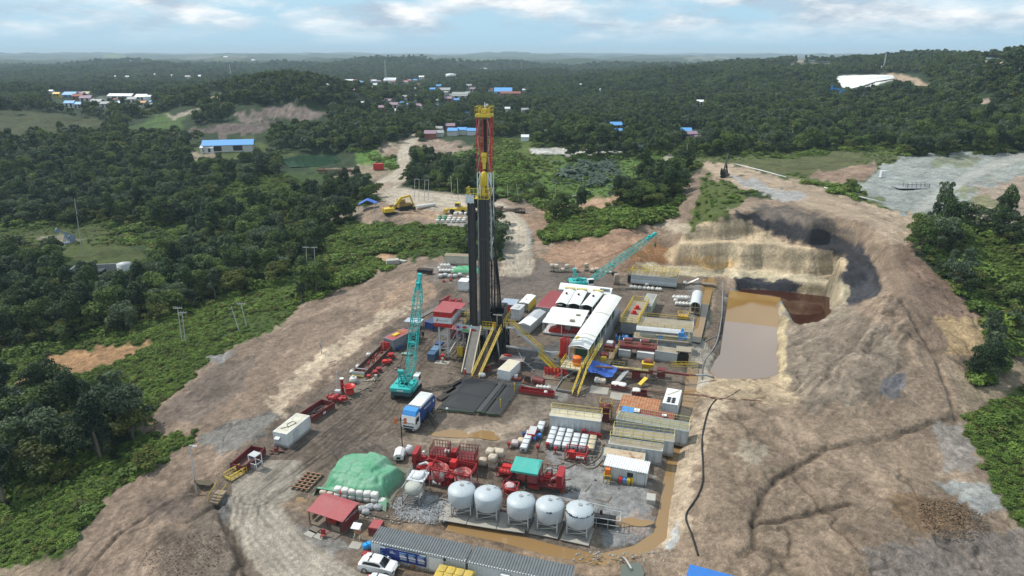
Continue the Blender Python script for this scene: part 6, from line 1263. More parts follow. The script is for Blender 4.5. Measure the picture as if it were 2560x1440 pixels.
stairs(t,(1.6,-y-8.0,0),(2.,-y-3.2,3.1),1.1); stairs(t,(2.0,-y-3.,3.2),(2.7,-y+3,4.8),.9); P(MB().bx(2.3,3.2,-y+3,-y+7,4.6,4.75).rail([(3.2,-y+3,4.75),(3.2,-y+7,4.75)],1.1,.07,1.5),'side_walkway',YELP,t)
MW=t.location; 
def loc(dx,dy,z=0): return c+Vector((math.cos(SRZ)*dx-math.sin(SRZ)*dy,math.sin(SRZ)*dx+math.cos(SRZ)*dy,z))
SH=lambda dx,dy,z=0: loc(dx,dy,z)
o=MB().lathe([(.75,0),(.78,.08),(.78,1.5),(.86,1.52),(.86,1.68),(.6,1.85),(.1,1.9)],(0,0,0),22).cyl((-.95,0,.8),(-.7,0,.8),.2,n=8).build('orange_tank',ORG); o.location=SH(.15,-y-1.4,3.15); tag(o,'bright orange round tank on the yellow railed platform','tank')
t=thing('gas_separator','tall red upright vessel beside the yellow railed platform','vessel',SH(-3.6,-y+2.2),SRZ); P(MB().lathe([(.2,2.2),(.65,2.5),(.68,2.6),(.68,6.4),(.6,6.75),(.2,6.95)],(0,0,0),20),'vessel',REDB,t); P(MB().tube([(.3,0,6.9),(.3,.2,7.2),(.9,.2,7.2),(.9,.2,3.2)],.14,7).tube([(-.6,-.2,3.2),(-.6,-.9,3.1),(.2,-.9,4.2),(1.6,-.5,4.3)],.12,7).beam((1.25,-.3,2.3),(1.25,-.3,6.6),.07).beam((1.25,.2,2.3),(1.25,.2,6.6),.07),'piping',REDB,t); P(MB().beam((-.5,-.5,0),(-.5,-.5,2.4),.16).beam((.5,-.5,0),(.5,-.5,2.4),.16).beam((.5,.5,0),(.5,.5,2.4),.16).beam((-.5,.5,0),(-.5,.5,2.4),.16).bx(-.9,.9,-.9,.9,2.1,2.25),'stand',GRY,t)
P(MB().rail([(-1,-1,2.2),(-1,1.6,2.2),(1,1.6,2.2)],1.1,.08,.9),'railing',YEL,t)
o=MB().tube([(0,0,0),(0,0,3.0),(.1,.1,3.5),(.6,.2,3.7),(1.0,.2,3.4),(1.05,.2,2.6)],.2,8).build('flow_pipe',YEL); o.location=SH(-1.6,-y+3.6,3.0); tag(o,'yellow goose neck pipe behind the red upright vessel','pipe')
t=thing('choke_manifold','cluster of bright red valves and pipes on a mat under the platform','valve',G(1388,941),SR); mb=MB(); r=random.Random(1)
for k in range(6): mb.cyl((-2+k*.7,-.4,.25),(-2+k*.7,1.2,.6),.13,n=7).cyl((-2+k*.7,.2,.4),(-2+k*.7,.2,1.6),.22,n=8).cyl((-2+k*.7,.2,1.5),(-2+k*.7,.2,1.6),.34,n=8)
for k in range(3): mb.cyl((-2.2,.1+k*.5,.5+k*.1),(2.4,.1+k*.5,.6),.12,n=7)
mb.cyl((.2,-1.5,.5),(2.2,.8,1.5),.17,n=8); P(mb,'valves',REDB,t); P(MB().bx(-2.4,1.2,-1.8,-.4,.05,.2).bx(-2.4,2.4,-.6,1.5,.1,.25),'mat',DECK,t)
c2,rz,L=fr((1312,966),(1346,975),2.4); t=thing('air_tank_skid','maroon round air tank on a skid with a small rusty roof','tank',G(1336,962),SR-.25); P(MB().cyl((-.2,0,1.1),(2.0,0,1.1),.62,n=18).lathe([(.05,-.0),(.05,.3)],(1,0,1.7),8),'air_tank',MAR,t); P(MB().bx(-2.6,2.2,-.8,.8,.1,.3).bx(0,.3,-.5,.5,.3,.7).bx(1.5,1.8,-.5,.5,.3,.7),'skid',MAR,t); P(MB().bx(-2.4,-.6,-.8,.8,1.9,1.98).beam((-2.3,-.7,.3),(-2.3,-.7,1.9),.07).beam((-.7,-.7,.3),(-.7,-.7,1.9),.07).beam((-2.3,.7,.3),(-2.3,.7,1.9),.07).bx(-2.,-1,-.4,.4,.3,1.2),'engine_roof',pal('dark rust',(.09,.05,.035),rough=.8),t)
c2,rz,L=fr((1298,985),(1383,997),1.3); t=thing('junk_basket','long low red trough with braced sides in front of the air tank','basket',c2,rz); x=L/2; P(MB().bx(-x,x,-.65,-.58,.1,1.0).bx(-x,x,.58,.65,.1,1.0).bx(-x,-x+.07,-.58,.58,.1,1.0).bx(x-.07,x,-.58,.58,.1,1.0).bx(-x,x,-.6,.6,.1,.2),'trough',RED,t); mb=MB()
for k in range(7): a=-x+2*x*k/6; mb.beam((a,-.68,.1),(a,-.68,1.),.08); 
for k in range(6): a=-x+2*x*k/6; mb.beam((a,-.68,.15),(a+x/3,-.68,.95),.06)
P(mb,'side_brace',RED,t); P(MB().blob((x*.5,0,.8),(.7,.6,.5),8,2,.2),'rag',BAG,t)
def bag(label,px,py,n=1,grp=None,sc=1.,m=None,z=0,y=None):
    o=MB().blob((0,0,.48),(1.05,1.05,.96),12,int(px*7+py),.06,.45).cyl((-.2,0,.9),(.1,.1,1.12),.12,.2,7).build('bulk_bag',m or BAG); o.location=G(px,py)+Vector((0,0,z)); o.scale=(sc,)*3; o.rotation_euler=(0,0,SR+random.uniform(-.3,.3)); return tag(o,label,'bag',grp)
for i,px in enumerate((1345,1354,1363,1372)): bag('white crumpled bag behind the long red trough',px,972+i*.8,grp='white bags behind the red trough',sc=.75)
c2,rz,L=fr((1245,951),(1273,957),5.); container('white_container','small white container with dark door at the foot of the rig stairs','container',c2,rz,L,5.,2.4,WHT,pal('cream roof',(.6,.55,.42),rough=.6),.35)
t=thing('work_table','rusty framed grey work table behind the small white container','table',G(1282,918),SR); P(MB().bx(-2.6,2.4,-1.3,1.3,1.9,2.0),'table_top',pal('grey table',(.3,.25,.23),rough=.7),t); mb=MB()
for a in (-2.5,0,2.3):
    for b in (-1.2,1.2): mb.beam((a,b,0),(a,b,1.9),.12)
mb.beam((-2.5,-1.2,.4),(0,-1.2,1.8),.07).beam((2.3,-1.2,.4),(0,-1.2,1.8),.07).bx(-2.65,2.45,-1.36,-1.3,1.85,2.05); P(mb,'frame',MAR,t); P(MB().bx(-2,-.4,.6,1.2,2.0,2.25),'red_cover',REDB,t)
t=thing('drip_tray','grey concrete coloured sloping tray with dirty water beside the yellow stairs','tray',G(1421,966),SRZ); P(MB().bx(-1.7,1.7,-2.8,-2.6,.1,.55).bx(-1.75,-1.6,-2.6,2.6,.1,.6).bx(1.6,1.75,-2.6,2.6,.1,.6),'tray_wall',GRY,t); P(MB().bx(-1.6,1.6,-2.6,2.6,.15,.3),'tray_floor',pal('algae water',(.09,.085,.045),rough=.25,dirt=.4),t)
# blue tarpaulin hung beside the stairs
q=[Vector(G(1477,896,3.6)),Vector(G(1545,921,2.8)),Vector(G(1527,945,1.2)),Vector(G(1469,926,2.2))]; n=14; vs=[]
for j in range(n+1):
    for i in range(n+1):
        u,v=i/n,j/n; p=(q[0]*(1-u)+q[1]*u)*(1-v)+(q[3]*(1-u)+q[2]*u)*v; p=p+Vector((0,0,-.25*math.sin(math.pi*u)*math.sin(math.pi*v)+.22*math.sin(u*9+v*4)*v+.15*math.sin(v*13-u*5))); vs.append(p)
o=MB().add(vs,[(j*(n+1)+i,(j+1)*(n+1)+i,(j+1)*(n+1)+i+1,j*(n+1)+i+1) for j in range(n) for i in range(n)],True).build('tarpaulin',TARPB); tag(o,'bright blue tarpaulin slung right of the yellow platform stairs','tarpaulin')
# tanks and machines right of the shaker roof
tank('large silver tank block with two tan decks and yellow railings near the pond',(1590,848),(1728,863),6.4,3.0,SIL,DECK,1,.5,ry=YEL)
t=thing('centrifuge_platform','grey half round canopy over a blue pump on a tan railed platform','platform',fr((1582,872),(1716,886),3.2)[0],SR); P(MB().bx(-5.6,5.8,-1.6,1.6,2.5,2.65).bx(-5.6,5.8,-1.65,-1.58,2.2,2.65),'deck',DECK,t)
mb=MB()
for a in (-5.4,-1.8,1.8,5.6):
    for b in (-1.5,1.5): mb.beam((a,b,0),(a,b,2.5),.16)
P(mb,'leg',GRY,t); P(MB().rail([(-5.6,-1.6,2.65),(5.8,-1.6,2.65),(5.8,1.6,2.65)],1.05,.06,1.3),'railing',YELP,t); mb=MB(); n=8
poly=[(-.9+1.8*k/n,4.2+.55*math.sin(math.pi*k/n)) for k in range(n+1)]; mb.prism(poly+[(p_,q_-.06) for p_,q_ in poly[::-1]],-5.2,4.0,'x'); P(mb,'canopy',LGR,t); mb=MB()
for a in (-5,-2,1,3.8):
    for b in (-.8,.8): mb.beam((a,b,2.65),(a,b,4.2),.08)
P(mb,'canopy_post',YELP,t); P(MB().bx(-.6,.4,-1,-.5,2.65,3.4).bx(3.6,4.7,-.9,.9,2.65,4.4).cyl((4.8,-.4,3.2),(5.4,-.4,3.2),.5,n=12).cyl((4.4,.2,4.4),(4.4,.2,5),.2,n=8),'blue_pump',SKY_,t); P(MB().bx(-4.4,-1,-.4,.5,2.7,3.6),'centrifuge',LGR,t)
mb=MB()
for k in range(7): mb.bx(-1.3+k*.36,-1.08+k*.36,-.62,-.6,4.42,4.6)
P(MB().corr((-5.5,-1.3,.1),(5.6,-1.3,.1),2.1,.45,.07),'tank_wall',SIL,t)
t=thing('desilter_skid','two maroon motors on a railed maroon platform above white ribbed boxes','platform',fr((1546,890),(1635,902),3.0)[0],SR); P(MB().bx(-3.9,3.9,-1.5,1.5,2.3,2.5).bx(-3.9,3.9,-1.55,-1.48,2.,2.6),'deck',MAR,t); P(MB().rail([(-3.9,1.5,2.5),(-3.9,-1.5,2.5),(3.9,-1.5,2.5),(3.9,1.5,2.5)],1.1,.07,.95),'railing',pal('rusty tan',(.36,.2,.09),rough=.7),t)
for a in (-1.9,1.6): m_=P(MB().cyl((a-1,.2,3.3),(a+.7,.2,3.3),.45,n=14).bx(a-.8,a+.6,-.3,.6,2.5,3),'motor',pal('maroon motor',(.2,.05,.05),rough=.5),t); P(MB().cyl((a-1.2,.2,3.3),(a-1,.2,3.3),.3,n=12),'white_hub',WHT,m_); P(MB().cyl((a+.75,.2,3.3),(a+.95,.2,3.3),.5,n=14),'flywheel',DK,m_)
P(MB().beam((-3.7,-1.3,0),(-3.7,-1.3,2.3),.2).beam((3.7,-1.3,0),(3.7,-1.3,2.3),.2).beam((0,-1.3,0),(0,-1.3,2.3),.2),'leg',DK,t)
for i,(a,b,l,m) in enumerate([((1530,889),(1545,892),'dark grey bin under the left end of the maroon platform',GRY),((1546,893),(1574,897),'white ribbed box with black marks under the left maroon motor',WHT),((1592,899),(1633,905),'white ribbed box under the right maroon motor',WHT)]):
    c2,rz,L=fr(a,b,2.2); container('ribbed_box',l,'container',c2,rz,L,2.2,1.8,m,m,.22,'ribbed boxes under the maroon platform')
c2,rz,L=fr((1637,903),(1690,911),2.6); container('ribbed_box','tall silver ribbed box between the maroon platform and the dark open frame','container',c2,rz,L,2.6,2.4,SIL,DECK,.3)
t=thing('pump_shelter','dark open frame with tan top at the right end of the tanks','frame',G(1707,903),SR); P(MB().bx(-1.5,1.5,-1.3,1.3,2.6,2.75),'top',DECK,t); P(MB().beam((-1.4,-1.2,0),(-1.4,-1.2,2.6),.12).beam((1.4,-1.2,0),(1.4,-1.2,2.6),.14).beam((1.4,1.2,0),(1.4,1.2,2.6),.14).beam((1.4,-1.2,1.6),(.8,-1.2,2.6),.1).beam((-1.4,-1.2,1.6),(-.8,-1.2,2.6),.1),'leg',CREAM,t); P(MB().bx(-1.2,1.1,-.8,1.1,.1,1.9),'pump',DK,t)
c2,rz,L=fr((1538,832),(1577,840),15.); t=thing('active_tank','narrow deck tank with two red pumps and yellow railings right of the white arched roof','tank',c2,SRZ); x=L/2; P(MB().bx(-x,x,-7.5,7.5,.2,2.9),'wall',GRY,t); P(MB().bx(-x-.03,x+.03,-7.55,7.55,2.9,3.0),'deck',DECK,t); P(MB().rail([(-x,-7.5,3),(x,-7.5,3),(x,7.5,3),(-x,7.5,3)],1.15,.09,1.3,closed=True,toe=True),'railing',YEL,t); P(MB().cyl((0,-1.6,3),(0,-1.6,3.9),.45,n=12).bx(-.7,.7,-2,-1.2,3,3.3).cyl((.1,1.8,3),(.1,1.8,3.9),.45,n=12).bx(-.6,.8,1.4,2.2,3,3.3),'pump',REDB,t)
t=thing('machine_deck','maroon and tan machine deck with railings beside the shaker roof','platform',SH(4.4,-y+6.5),SRZ); P(MB().bx(-1.4,1.5,-4.5,4.5,2.6,2.8),'deck',DECK,t); P(MB().rail([(-1.4,-4.5,2.8),(1.5,-4.5,2.8),(1.5,4.5,2.8)],1.1,.08,1).rail([(-1.4,0,2.8),(1.5,0,2.8)],1.1,.08,1),'railing',pal('rusty yellow',(.4,.24,.05)),t); P(MB().bx(-1,.8,1,3.6,2.8,4.1).cyl((-.9,-2.4,3.6),(.7,-2.4,3.6),.6,n=12),'machine',MAR,t); P(MB().bx(-.6,.5,-3.6,-3.1,2.8,3.6),'yellow_guard',YEL,t); P(MB().bx(-.7,.5,1.6,3,4.1,4.5),'white_cover',LGR,t); P(MB().beam((-1.2,-4.3,0),(-1.2,-4.3,2.6),.2).beam((1.3,-4.3,0),(1.3,-4.3,2.6),.2).beam((1.3,4.3,0),(1.3,4.3,2.6),.2).beam((-1.2,4.3,0),(-1.2,4.3,2.6),.2),'leg',DK,t)
t=thing('degasser','bright blue base with two black tubs left of the grey half round canopy','machine',G(1562,856),SR); P(MB().bx(-2.1,2.1,-.7,.7,1.3,1.5).bx(-2,2,-.6,.6,0,1.3),'base',SKY_,t); 
for a in (-1.2,1.1): P(MB().cyl((a,0,1.5),(a,0,2.4),.55,n=14),'tub',BLK,t)
tank('cream coloured tank with grey clutter on top behind the large silver block',(1602,788),(1626,791),9,2.6,pal('cream green tank',(.47,.49,.4),rough=.5,dirt=.3),pal('grey clutter',(.3,.31,.3),rough=.8,dirt=.6),0,.6)
c2,rz,L=fr((1576,712),(1690,723),5.5); t=thing('frac_tank','silver round bellied tank at the back under tangled yellow railings','tank',c2,rz); x=L/2; n=10; poly=[(-2.4-.35*math.sin(math.pi*k/n),1.1-.95*k/n) for k in range(n+1)]
P(MB().prism([(2.6,.2),(2.6,2.9),(-2.5,2.9),(-2.5,1.9)]+[(-2.4-.0*k-.2*math.sin(k*.3),1.9-1.5*k/8) for k in range(1,9)]+[(-1.8,.2)],-x,x,'x'),'wall',SIL,t); mb=MB()
for k in range(22): a=-x+.2+(2*x-.4)*k/21; mb.bx(a-.06,a+.06,-2.58,-2.5,1.6,2.9)
mb.bx(-x-.05,x+.05,-2.65,-2.45,2.75,2.95).bx(-x,-x+.1,-2.5,2.5,0,.3).bx(x-.1,x,-2.5,2.5,0,.3); P(mb,'side_rib',SIL,t); P(MB().bx(-x,x,-2.4,2.6,2.9,2.98),'deck',DECK,t); P(MB().rail([(-x,-2.4,2.98),(x,-2.4,2.98),(x,2.6,2.98),(-x,2.6,2.98)],1.1,.09,1.1,closed=True).rail([(-x,.2,2.98),(x,.2,2.98)],1.0,.08,1.1).rail([(-x*.4,-2,2.98),(-x*.4,2.6,2.98)],1.,.07,1).rail([(x*.3,-2,2.98),(x*.3,2.6,2.98)],1.,.07,1).rail([(-x-1.8,.5,2.0),(-x,.5,2.9)],1.1,.08,.8),'railing',YEL,t); P(MB().bx(-x-1,-x-.1,-1.8,-.4,.1,2.2).cyl((-x-.6,-.2,.3),(-x-.6,-.2,2),.35,n=8),'pipework',DK,t)
mb=MB().beam((0,0,0),(0,0,5.4),.07).blob((0,0,5.5),(.3,.3,.3),8,1,.02,1); o=mb.build('lamp_post',LGR); o.location=G(1594,700); tag(o,'thin lamp post with white ball at the left corner of the round bellied tank','lamp')
for i,px in enumerate((1578,1588,1599,1611,1621,1631,1643,1650,1632,1617)): bag('white bulk bag in the row before the round bellied tank',px,722+i*.9 if i<8 else 715,grp='bulk bags before the round bellied tank',sc=.95)
for i in range(15):
    r_,q_=i//5,i%5; px,py=1692+q_*8.6-r_*3.2,764-r_*8+q_*.5; bag('white bulk bag in the heap beside the tunnel tent',px,py,grp='bulk bags beside the tunnel tent',sc=1.0,z=.85 if (i in (6,7,8)) else 0)
bag('single white bag standing right of the round bellied tank',1712,712)
c2,rz,L=fr((1722,784),(1750,787),9.5); t=thing('tunnel_tent','grey half round tunnel tent with open front beside the white bags','tent',c2,rz); x=L/2; mb=MB(); n=12; poly=[(x*math.cos(math.pi*k/n),1.7+1.4*math.sin(math.pi*k/n)) for k in range(n+1)]; mb.prism(poly+[(p_*.95,q_-.06) for p_,q_ in poly[::-1]],-4.7,4.7,'y'); P(mb,'canopy',pal('tent fabric',(.55,.57,.58),rough=.6,dirt=.15),t); mb=MB()
for b in (-4.6,-1.5,1.5,4.6):
    for s in (-1,1): mb.beam((s*x*.97,b,0),(s*x*.97,b,1.75),.1)
mb.beam((-x,-4.6,1.7),(x,-4.6,1.7),.08).beam((0,-4.6,0),(0,-4.6,3),.07).beam((-x*.5,-4.6,1.7),(-x*.5,-4.6,2.9),.06).beam((x*.5,-4.6,1.7),(x*.5,-4.6,2.9),.06).bx(-x,x,-4.7,4.7,.05,.2); P(mb,'frame',CREAM,t); P(MB().bx(-x*.7,x*.7,-3.6,4,.2,1.5),'stored_load',pal('dark brown load',(.08,.05,.03),rough=.9),t)
o=MB().add([(0,0,.05),(3.4,.3,1.6),(3.6,1.6,1.5),(.6,1.8,.05)],[(0,1,2,3)]).build('tarpaulin',BAG); o.location=G(1716,712); tag(o,'white sheet slanting behind the tunnel tent','tarpaulin')
t=thing('open_crate','yellow and orange railed crate behind the large silver block','crate',G(1707,797),SR); P(MB().bx(-1.1,1.1,-.8,.8,.1,.9),'crate',pal('ochre crate',(.48,.27,.04),rough=.6,dirt=.5),t); P(MB().rail([(-1.2,-.9,0),(1.2,-.9,0),(1.2,.9,0),(-1.2,.9,0)],1.6,.08,1.2,closed=True),'railing',YEL,t)
blk('steel_grate','flat tan frame at the back end of the brown channel','grate',1767,711,(4,1.6,.3),DECK)
# augers, conveyors and pipes towards the pond
def beam_thing(name,label,cat,a,b,w,h,m,legs=0,extra=None):
    a,b=Vector(a),Vector(b); mb=MB().beam(a,b,w,h); 
    for k in range(legs): p=a+(b-a)*(k+.5)/legs; mb.beam((p.x,p.y,0),p,.12)
    o=mb.build(name,m); return tag(o,label,cat)
t=beam_thing('cuttings_auger','long maroon auger trough with yellow lids under the ribbed boxes','conveyor',G(1510,917,2.2),G(1632,930,1.8),.7,.7,MAR,4); a,b=G(1530,916,2.6),G(1622,926,2.3); mb=MB()
for k in range(6): mb.beam(a+(b-a)*(k/6),a+(b-a)*((k+.93)/6),.8,.08)
P(mb,'lid',YELP,t); P(MB().rail([G(1506,911,2.3),G(1560,917,2.3)],1.0,.06,1),'railing',YELP,t)
o=beam_thing('discharge_pipe','long rusty pipe running from the platform to the pond','pipe',G(1490,916,3.),G(1740,938,1.2),.3,.3,pal('rusty pipe',(.22,.1,.06),rough=.7,dirt=.5),0); o2=P(MB().beam(G(1655,929,2.0),G(1722,938,1.5),.3,.34),'maroon_section',MAR,o); P(MB().tube([G(1738,938,1.2),G(1765,938,1.),G(1785,944,.2)],.2),'grey_end',GRY,o); 
t=thing('cuttings_hopper','yellow hopper on legs with ladder between the pipes','hopper',G(1618,938),SR); P(MB().box((0,0,2.2),(1.4,1.0,1.),0,1.7),'hopper',YEL,t); P(MB().cyl((-.6,.2,3),(.6,.2,3),.5,n=12).bx(-.9,.9,-.2,.6,2.7,3.0),'drum',pal('rust red',(.25,.08,.045),rough=.7),t); P(MB().beam((-1,-.8,0),(-1,-.8,2.6),.12).beam((1,-.8,0),(1,-.8,3.8),.12).beam((1,.8,0),(1,.8,3.8),.12).beam((-1,.8,0),(-1,.8,2.6),.12).beam((.4,-1,0),(.4,-1,1.8),.06).beam((.9,-1,0),(.9,-1,1.8),.06).beam((.4,-1,.5),(.9,-1,.5),.05).beam((.4,-1,1),(.9,-1,1),.05).beam((.4,-1,1.5),(.9,-1,1.5),.05),'leg',pal('rusty yellow',(.4,.24,.05)),t)
beam_thing('chute','bright yellow sloping chute below the yellow hopper','chute',G(1616,944,1.5),G(1598,962,.6),.8,.14,YEL,1); beam_thing('chute','grey sloping chute right of the blue tarpaulin','chute',G(1568,925,2.2),G(1542,956,.8),.9,.2,GRY,2)
beam_thing('maroon_beam','maroon support beam below the grey chute','beam',G(1543,958,1.2),G(1550,970,.1),.4,.4,MAR); blk('maroon_box','maroon box left of the yellow hopper','box',1590,948,(1.6,1.6,1.8),MAR); blk('pump_box','maroon and grey box right of the yellow hopper','box',1652,944,(1.5,1.3,1.9),MAR)
mb=MB().rail([(-2.6,-.5,0),(2.6,-.3,0)],1.1,.07,1).rail([(-2.6,.5,.0),(2.6,.6,0)],1.1,.07,1); o=mb.build('yellow_railing',YEL); o.location=G(1710,920); o.rotation_euler=(0,0,SR+.2); tag(o,'yellow railing lying by the pond end of the pipes','railing')
RP=pal('rusty pipe',(.22,.1,.06))
for i,(a,b,l) in enumerate([((1480,955),(1700,990),'upper of the thin pipes crossing to the soil bank'),((1500,962),(1840,1000),'long thin pipe crossing the yard to the soil bank'),((1700,982),(1905,1003),'thin dark pipe ending on the soil bank')]):
    o=MB().tube([G(*a,.3),(G(*a,.3)+G(*b,.3))/2+Vector((0,0,.05)),G(*b,.5 if i<1 else 2.0)],.09).build('pipeline',RP); tag(o,l,'pipe','thin pipes crossing to the soil bank')
def hose(label,pts,r,m,h=.12,cat='hose'):
    Q=[]; 
    for p in pts: g=GT(*p); Q.append(g+Vector((0,0,h)))
    S=[]
    for i in range(len(Q)-1):
        p0,p1,p2,p3=Q[max(i-1,0)],Q[i],Q[i+1],Q[min(i+2,len(Q)-1)]
        for k in range(5): u=k/5; S.append(.5*((2*p1)+(p2-p0)*u+(2*p0-5*p1+4*p2-p3)*u*u+(3*p1-p0-3*p2+p3)*u**3))
    S.append(Q[-1]); return tag(MB().tube(S,r).build('hose',m),label,cat)
hose('long black hose snaking along the pale bank right of the ditch',[(1790,1000),(1770,1030),(1755,1100),(1758,1190),(1745,1240),(1715,1290),(1730,1340),(1745,1390)],.13,BLK)
hose('black hose along the dyke from the brown channel to the pond corner',[(1808,700),(1806,760),(1803,800),(1790,860),(1760,905),(1755,950)],.12,GRY)
hose('pale hose looping from the valve skid to the low tank',[(1450,1158),(1470,1172),(1490,1168),(1506,1150)],.1,CREAM); hose('grey hose running from the valve skid to the pump trailer',[(1445,1156),(1420,1170),(1390,1172),(1370,1160)],.09,GRY); hose('black hose beside the single file of totes',[(1372,1062),(1352,1100),(1344,1130),(1343,1150)],.08,BLK); hose('hoses curving from the pump skid to the tanks',[(1495,1098),(1505,1110),(1500,1140),(1478,1160)],.1,CREAM)
hose('dark hose from the red shelter towards the rubble',[(895,1284),(940,1292),(960,1298),(1010,1306),(1080,1312)],.06,BLK); hose('grey hose from the blending tank to the first silo',[(1050,1250),(1070,1262),(1100,1248),(1130,1258)],.1,LGR)
hose('white pipe bending into the green puddle at the lower edge',[(1550,1400),(1562,1405),(1578,1430)],.14,LGR,.5,'pipe')
hose('dark cables lying across the dyke',[(1735,870),(1770,850),(1795,840)],.06,GRY); hose('thin hose over the spoil to the pond dam',[(1740,980),(1800,1000),(1850,975)],.06,BLK)
# ---------- left edge of the yard ----------
c2,rz,L=fr((961,872),(984,879),6.1); t=container('grey_container','grey shipping container with dusty red roof beside the lifted boom','container',c2,rz,L,6.1,2.6,pal('grey container',(.24,.265,.29),rough=.5),REDW,.25); P(MB().bx(-.5,.4,-1.5,.2,2.62,2.9).rail([(-1,1,2.6),(1,1,2.6)],.6,.07,.7),'roof_gear',YEL,t)
c2,rz,L=fr((688,1115),(721,1122),6.1); t=container('white_container','white container with a loose cable on its roof near the yard entrance','container',c2,rz,L,6.1,2.7,WHT,pal('cream soiled roof',(.6,.57,.47),rough=.6,dirt=.6),.2); P(MB().bx(-.8,.0,-3.5,-3.05,1.3,1.75).prism([(-3.7,1.75),(-3.05,2.0),(-3.05,1.75)],-.85,.05,'x'),'air_conditioner',LGR,t); P(MB().tube([(-.6,-2,2.76),(.3,-1,2.76),(.7,.3,2.76),(-.2,.6,2.76),(-.5,-.6,2.76),(.4,-1.4,2.76)],.05),'cable_loop',DK,t); P(MB().bx(L/2+.06,L/2+.1,-1.5,-.3,.3,2.2),'door',LGR,t)
def skip(label,pl,pr,D,Hh,m,fill=None,grp='open maroon skips along the left edge'):
    c2,rz,L=fr(pl,pr,D); t=thing('open_skip',label,'skip',c2,rz,grp); x,q=L/2,D/2; P(MB().bx(-x,x,-q,-q+.08,.1,Hh).bx(-x,x,q-.08,q,.1,Hh).bx(-x,-x+.08,-q+.08,q-.08,.1,Hh).bx(x-.08,x,-q+.08,q-.08,.1,Hh).bx(-x+.05,x-.05,-q+.05,q-.05,.1,.3),'box',m,t); mb=MB()
    for k in range(6): b=-q+D*k/5; mb.beam((x+.04,b,.1),(x+.04,b,Hh),.09).beam((-x-.04,b,.1),(-x-.04,b,Hh),.09)
    mb.beam((x,-q,Hh),(x,q,Hh),.13).beam((-x,-q,Hh),(-x,q,Hh),.13); P(mb,'rim_bar',m,t); return t,x,q
t,x,q_=skip('open maroon skip with coiled hose inside behind the white container',(752,1049),(783,1058),5.6,1.25,MAR); P(MB().tube([(-.6,-1.5,.6),(.5,-.8,.8),(.6,1,.8),(-.3,1.6,.7),(-.7,.2,.7),(.2,-1.2,.9)],.16),'coiled_hose',DK,t); P(MB().bx(x+.08,x+.11,-.3,.4,.4,.8),'white_plate',WHT,t)
t,x,q_=skip('open maroon skip with green corners beside the white cage',(579,1178),(614,1184),5.2,1.3,MAR); P(MB().blob((.2,1.2,.6),(1.2,1.4,.6),8,3,.2),'blue_scrap',BLU,t)
for a in (-1,1):
    for b in (-1,1): P(MB().box((a*(x-.05),b*(q_-.05),1.42),(.14,.14,.26)),'green_corner',DGN,t)
P(MB().bx(-x*.75,-x*.35,-q_-.03,-q_,.5,.8).bx(x*.4,x*.75,-q_-.03,-q_,.5,.8),'white_plate',WHT,t)
t=thing('man_basket','white tall steel cage standing beside the maroon skip','cage',G(641,1170),SR-.2); mb=MB()
for a in (-.7,.7):
    for b in (-.6,.6): mb.beam((a,b,0),(a,b,2.5),.09)
for z in (.05,1.1,2.45):
    for a in (-.7,.7): mb.beam((a,-.6,z),(a,.6,z),.08)
    for b in (-.6,.6): mb.beam((-.7,b,z),(.7,b,z),.08)
for k in range(4): mb.beam((-.7+k*.35,-.6,0),(-.7+k*.35,-.6,1.1),.05)
P(mb,'frame',WHT,t); P(MB().bx(-.7,.7,-.6,.6,2.46,2.52),'roof',LGR,t)
o=MB().rail([(-.9,-1.3,0),(-.9,1.5,0)],1.1,.08,.7).rail([(.6,-1.3,0),(.6,1.5,0)],1.1,.08,.7).beam((-.9,-1.3,.6),(.6,-1.3,.6),.1).bx(-.9,.6,-1.3,1.5,.1,.2).build('crossing_frame',YEL); o.location=G(590,1192); o.rotation_euler=(0,0,SR-.3); tag(o,'small yellow railed bridge in front of the maroon skip','bridge')
t=thing('site_steps','timber steps with two yellow hoop rails by the entrance','steps',G(545,1248),SR); P(MB().bx(-.7,.7,-1,-.6,-.2,.1).bx(-.7,.7,-.6,-.2,-.1,.3).bx(-.7,.7,-.2,.2,0,.5).bx(-.7,.7,.2,1.2,.2,.7),'tread',WOOD,t); P(MB().tube([(-.8,-.9,.1),(-.8,-.9,1.1),(-.8,1.2,1.9),(-.8,1.2,.7)],.05).tube([(.8,-.9,.1),(.8,-.9,1.1),(.8,1.2,1.9),(.8,1.2,.7)],.05),'handrail',YEL,t)
def odd(name,label,cat,px,py,m,fn,rz=SR,z=0):
    mb=MB(); fn(mb); o=mb.build(name,m); o.location=G(px,py)+Vector((0,0,z)); o.rotation_euler=(0,0,rz); return tag(o,label,cat)
odd('valve_assembly','dark valve assembly with a rusty base before the white container','valve',690,1132,MAR,lambda m:m.cyl((-1,0,.3),(1.2,.3,.3),.2,n=8).cyl((0,0,.2),(0,0,.9),.25,n=8).bx(-.5,.6,-.5,.4,0,.2).cyl((-.6,-.8,.2),(.5,.9,.2),.15,n=8))
bar('black drum standing at the foot of the white container end',691,1124,DK,.3,.7)
def christmas(m):
    for k in range(8): a=k*math.pi/4; m.cyl((0,0,.9),(2.0*math.cos(a),1.0*math.sin(a),.9+.1*math.sin(k)),.24,n=8).cyl((1.7*math.cos(a),.85*math.sin(a),.9),(1.9*math.cos(a),.95*math.sin(a),.9),.4,n=10)
    m.lathe([(.5,0),(.5,.3),(.4,.4),(.55,1.1),(.35,1.5)],(0,0,0),12)
odd('wellhead_spool','star shaped red wellhead lying beside the red pot','wellhead',843,1005,RED,christmas)
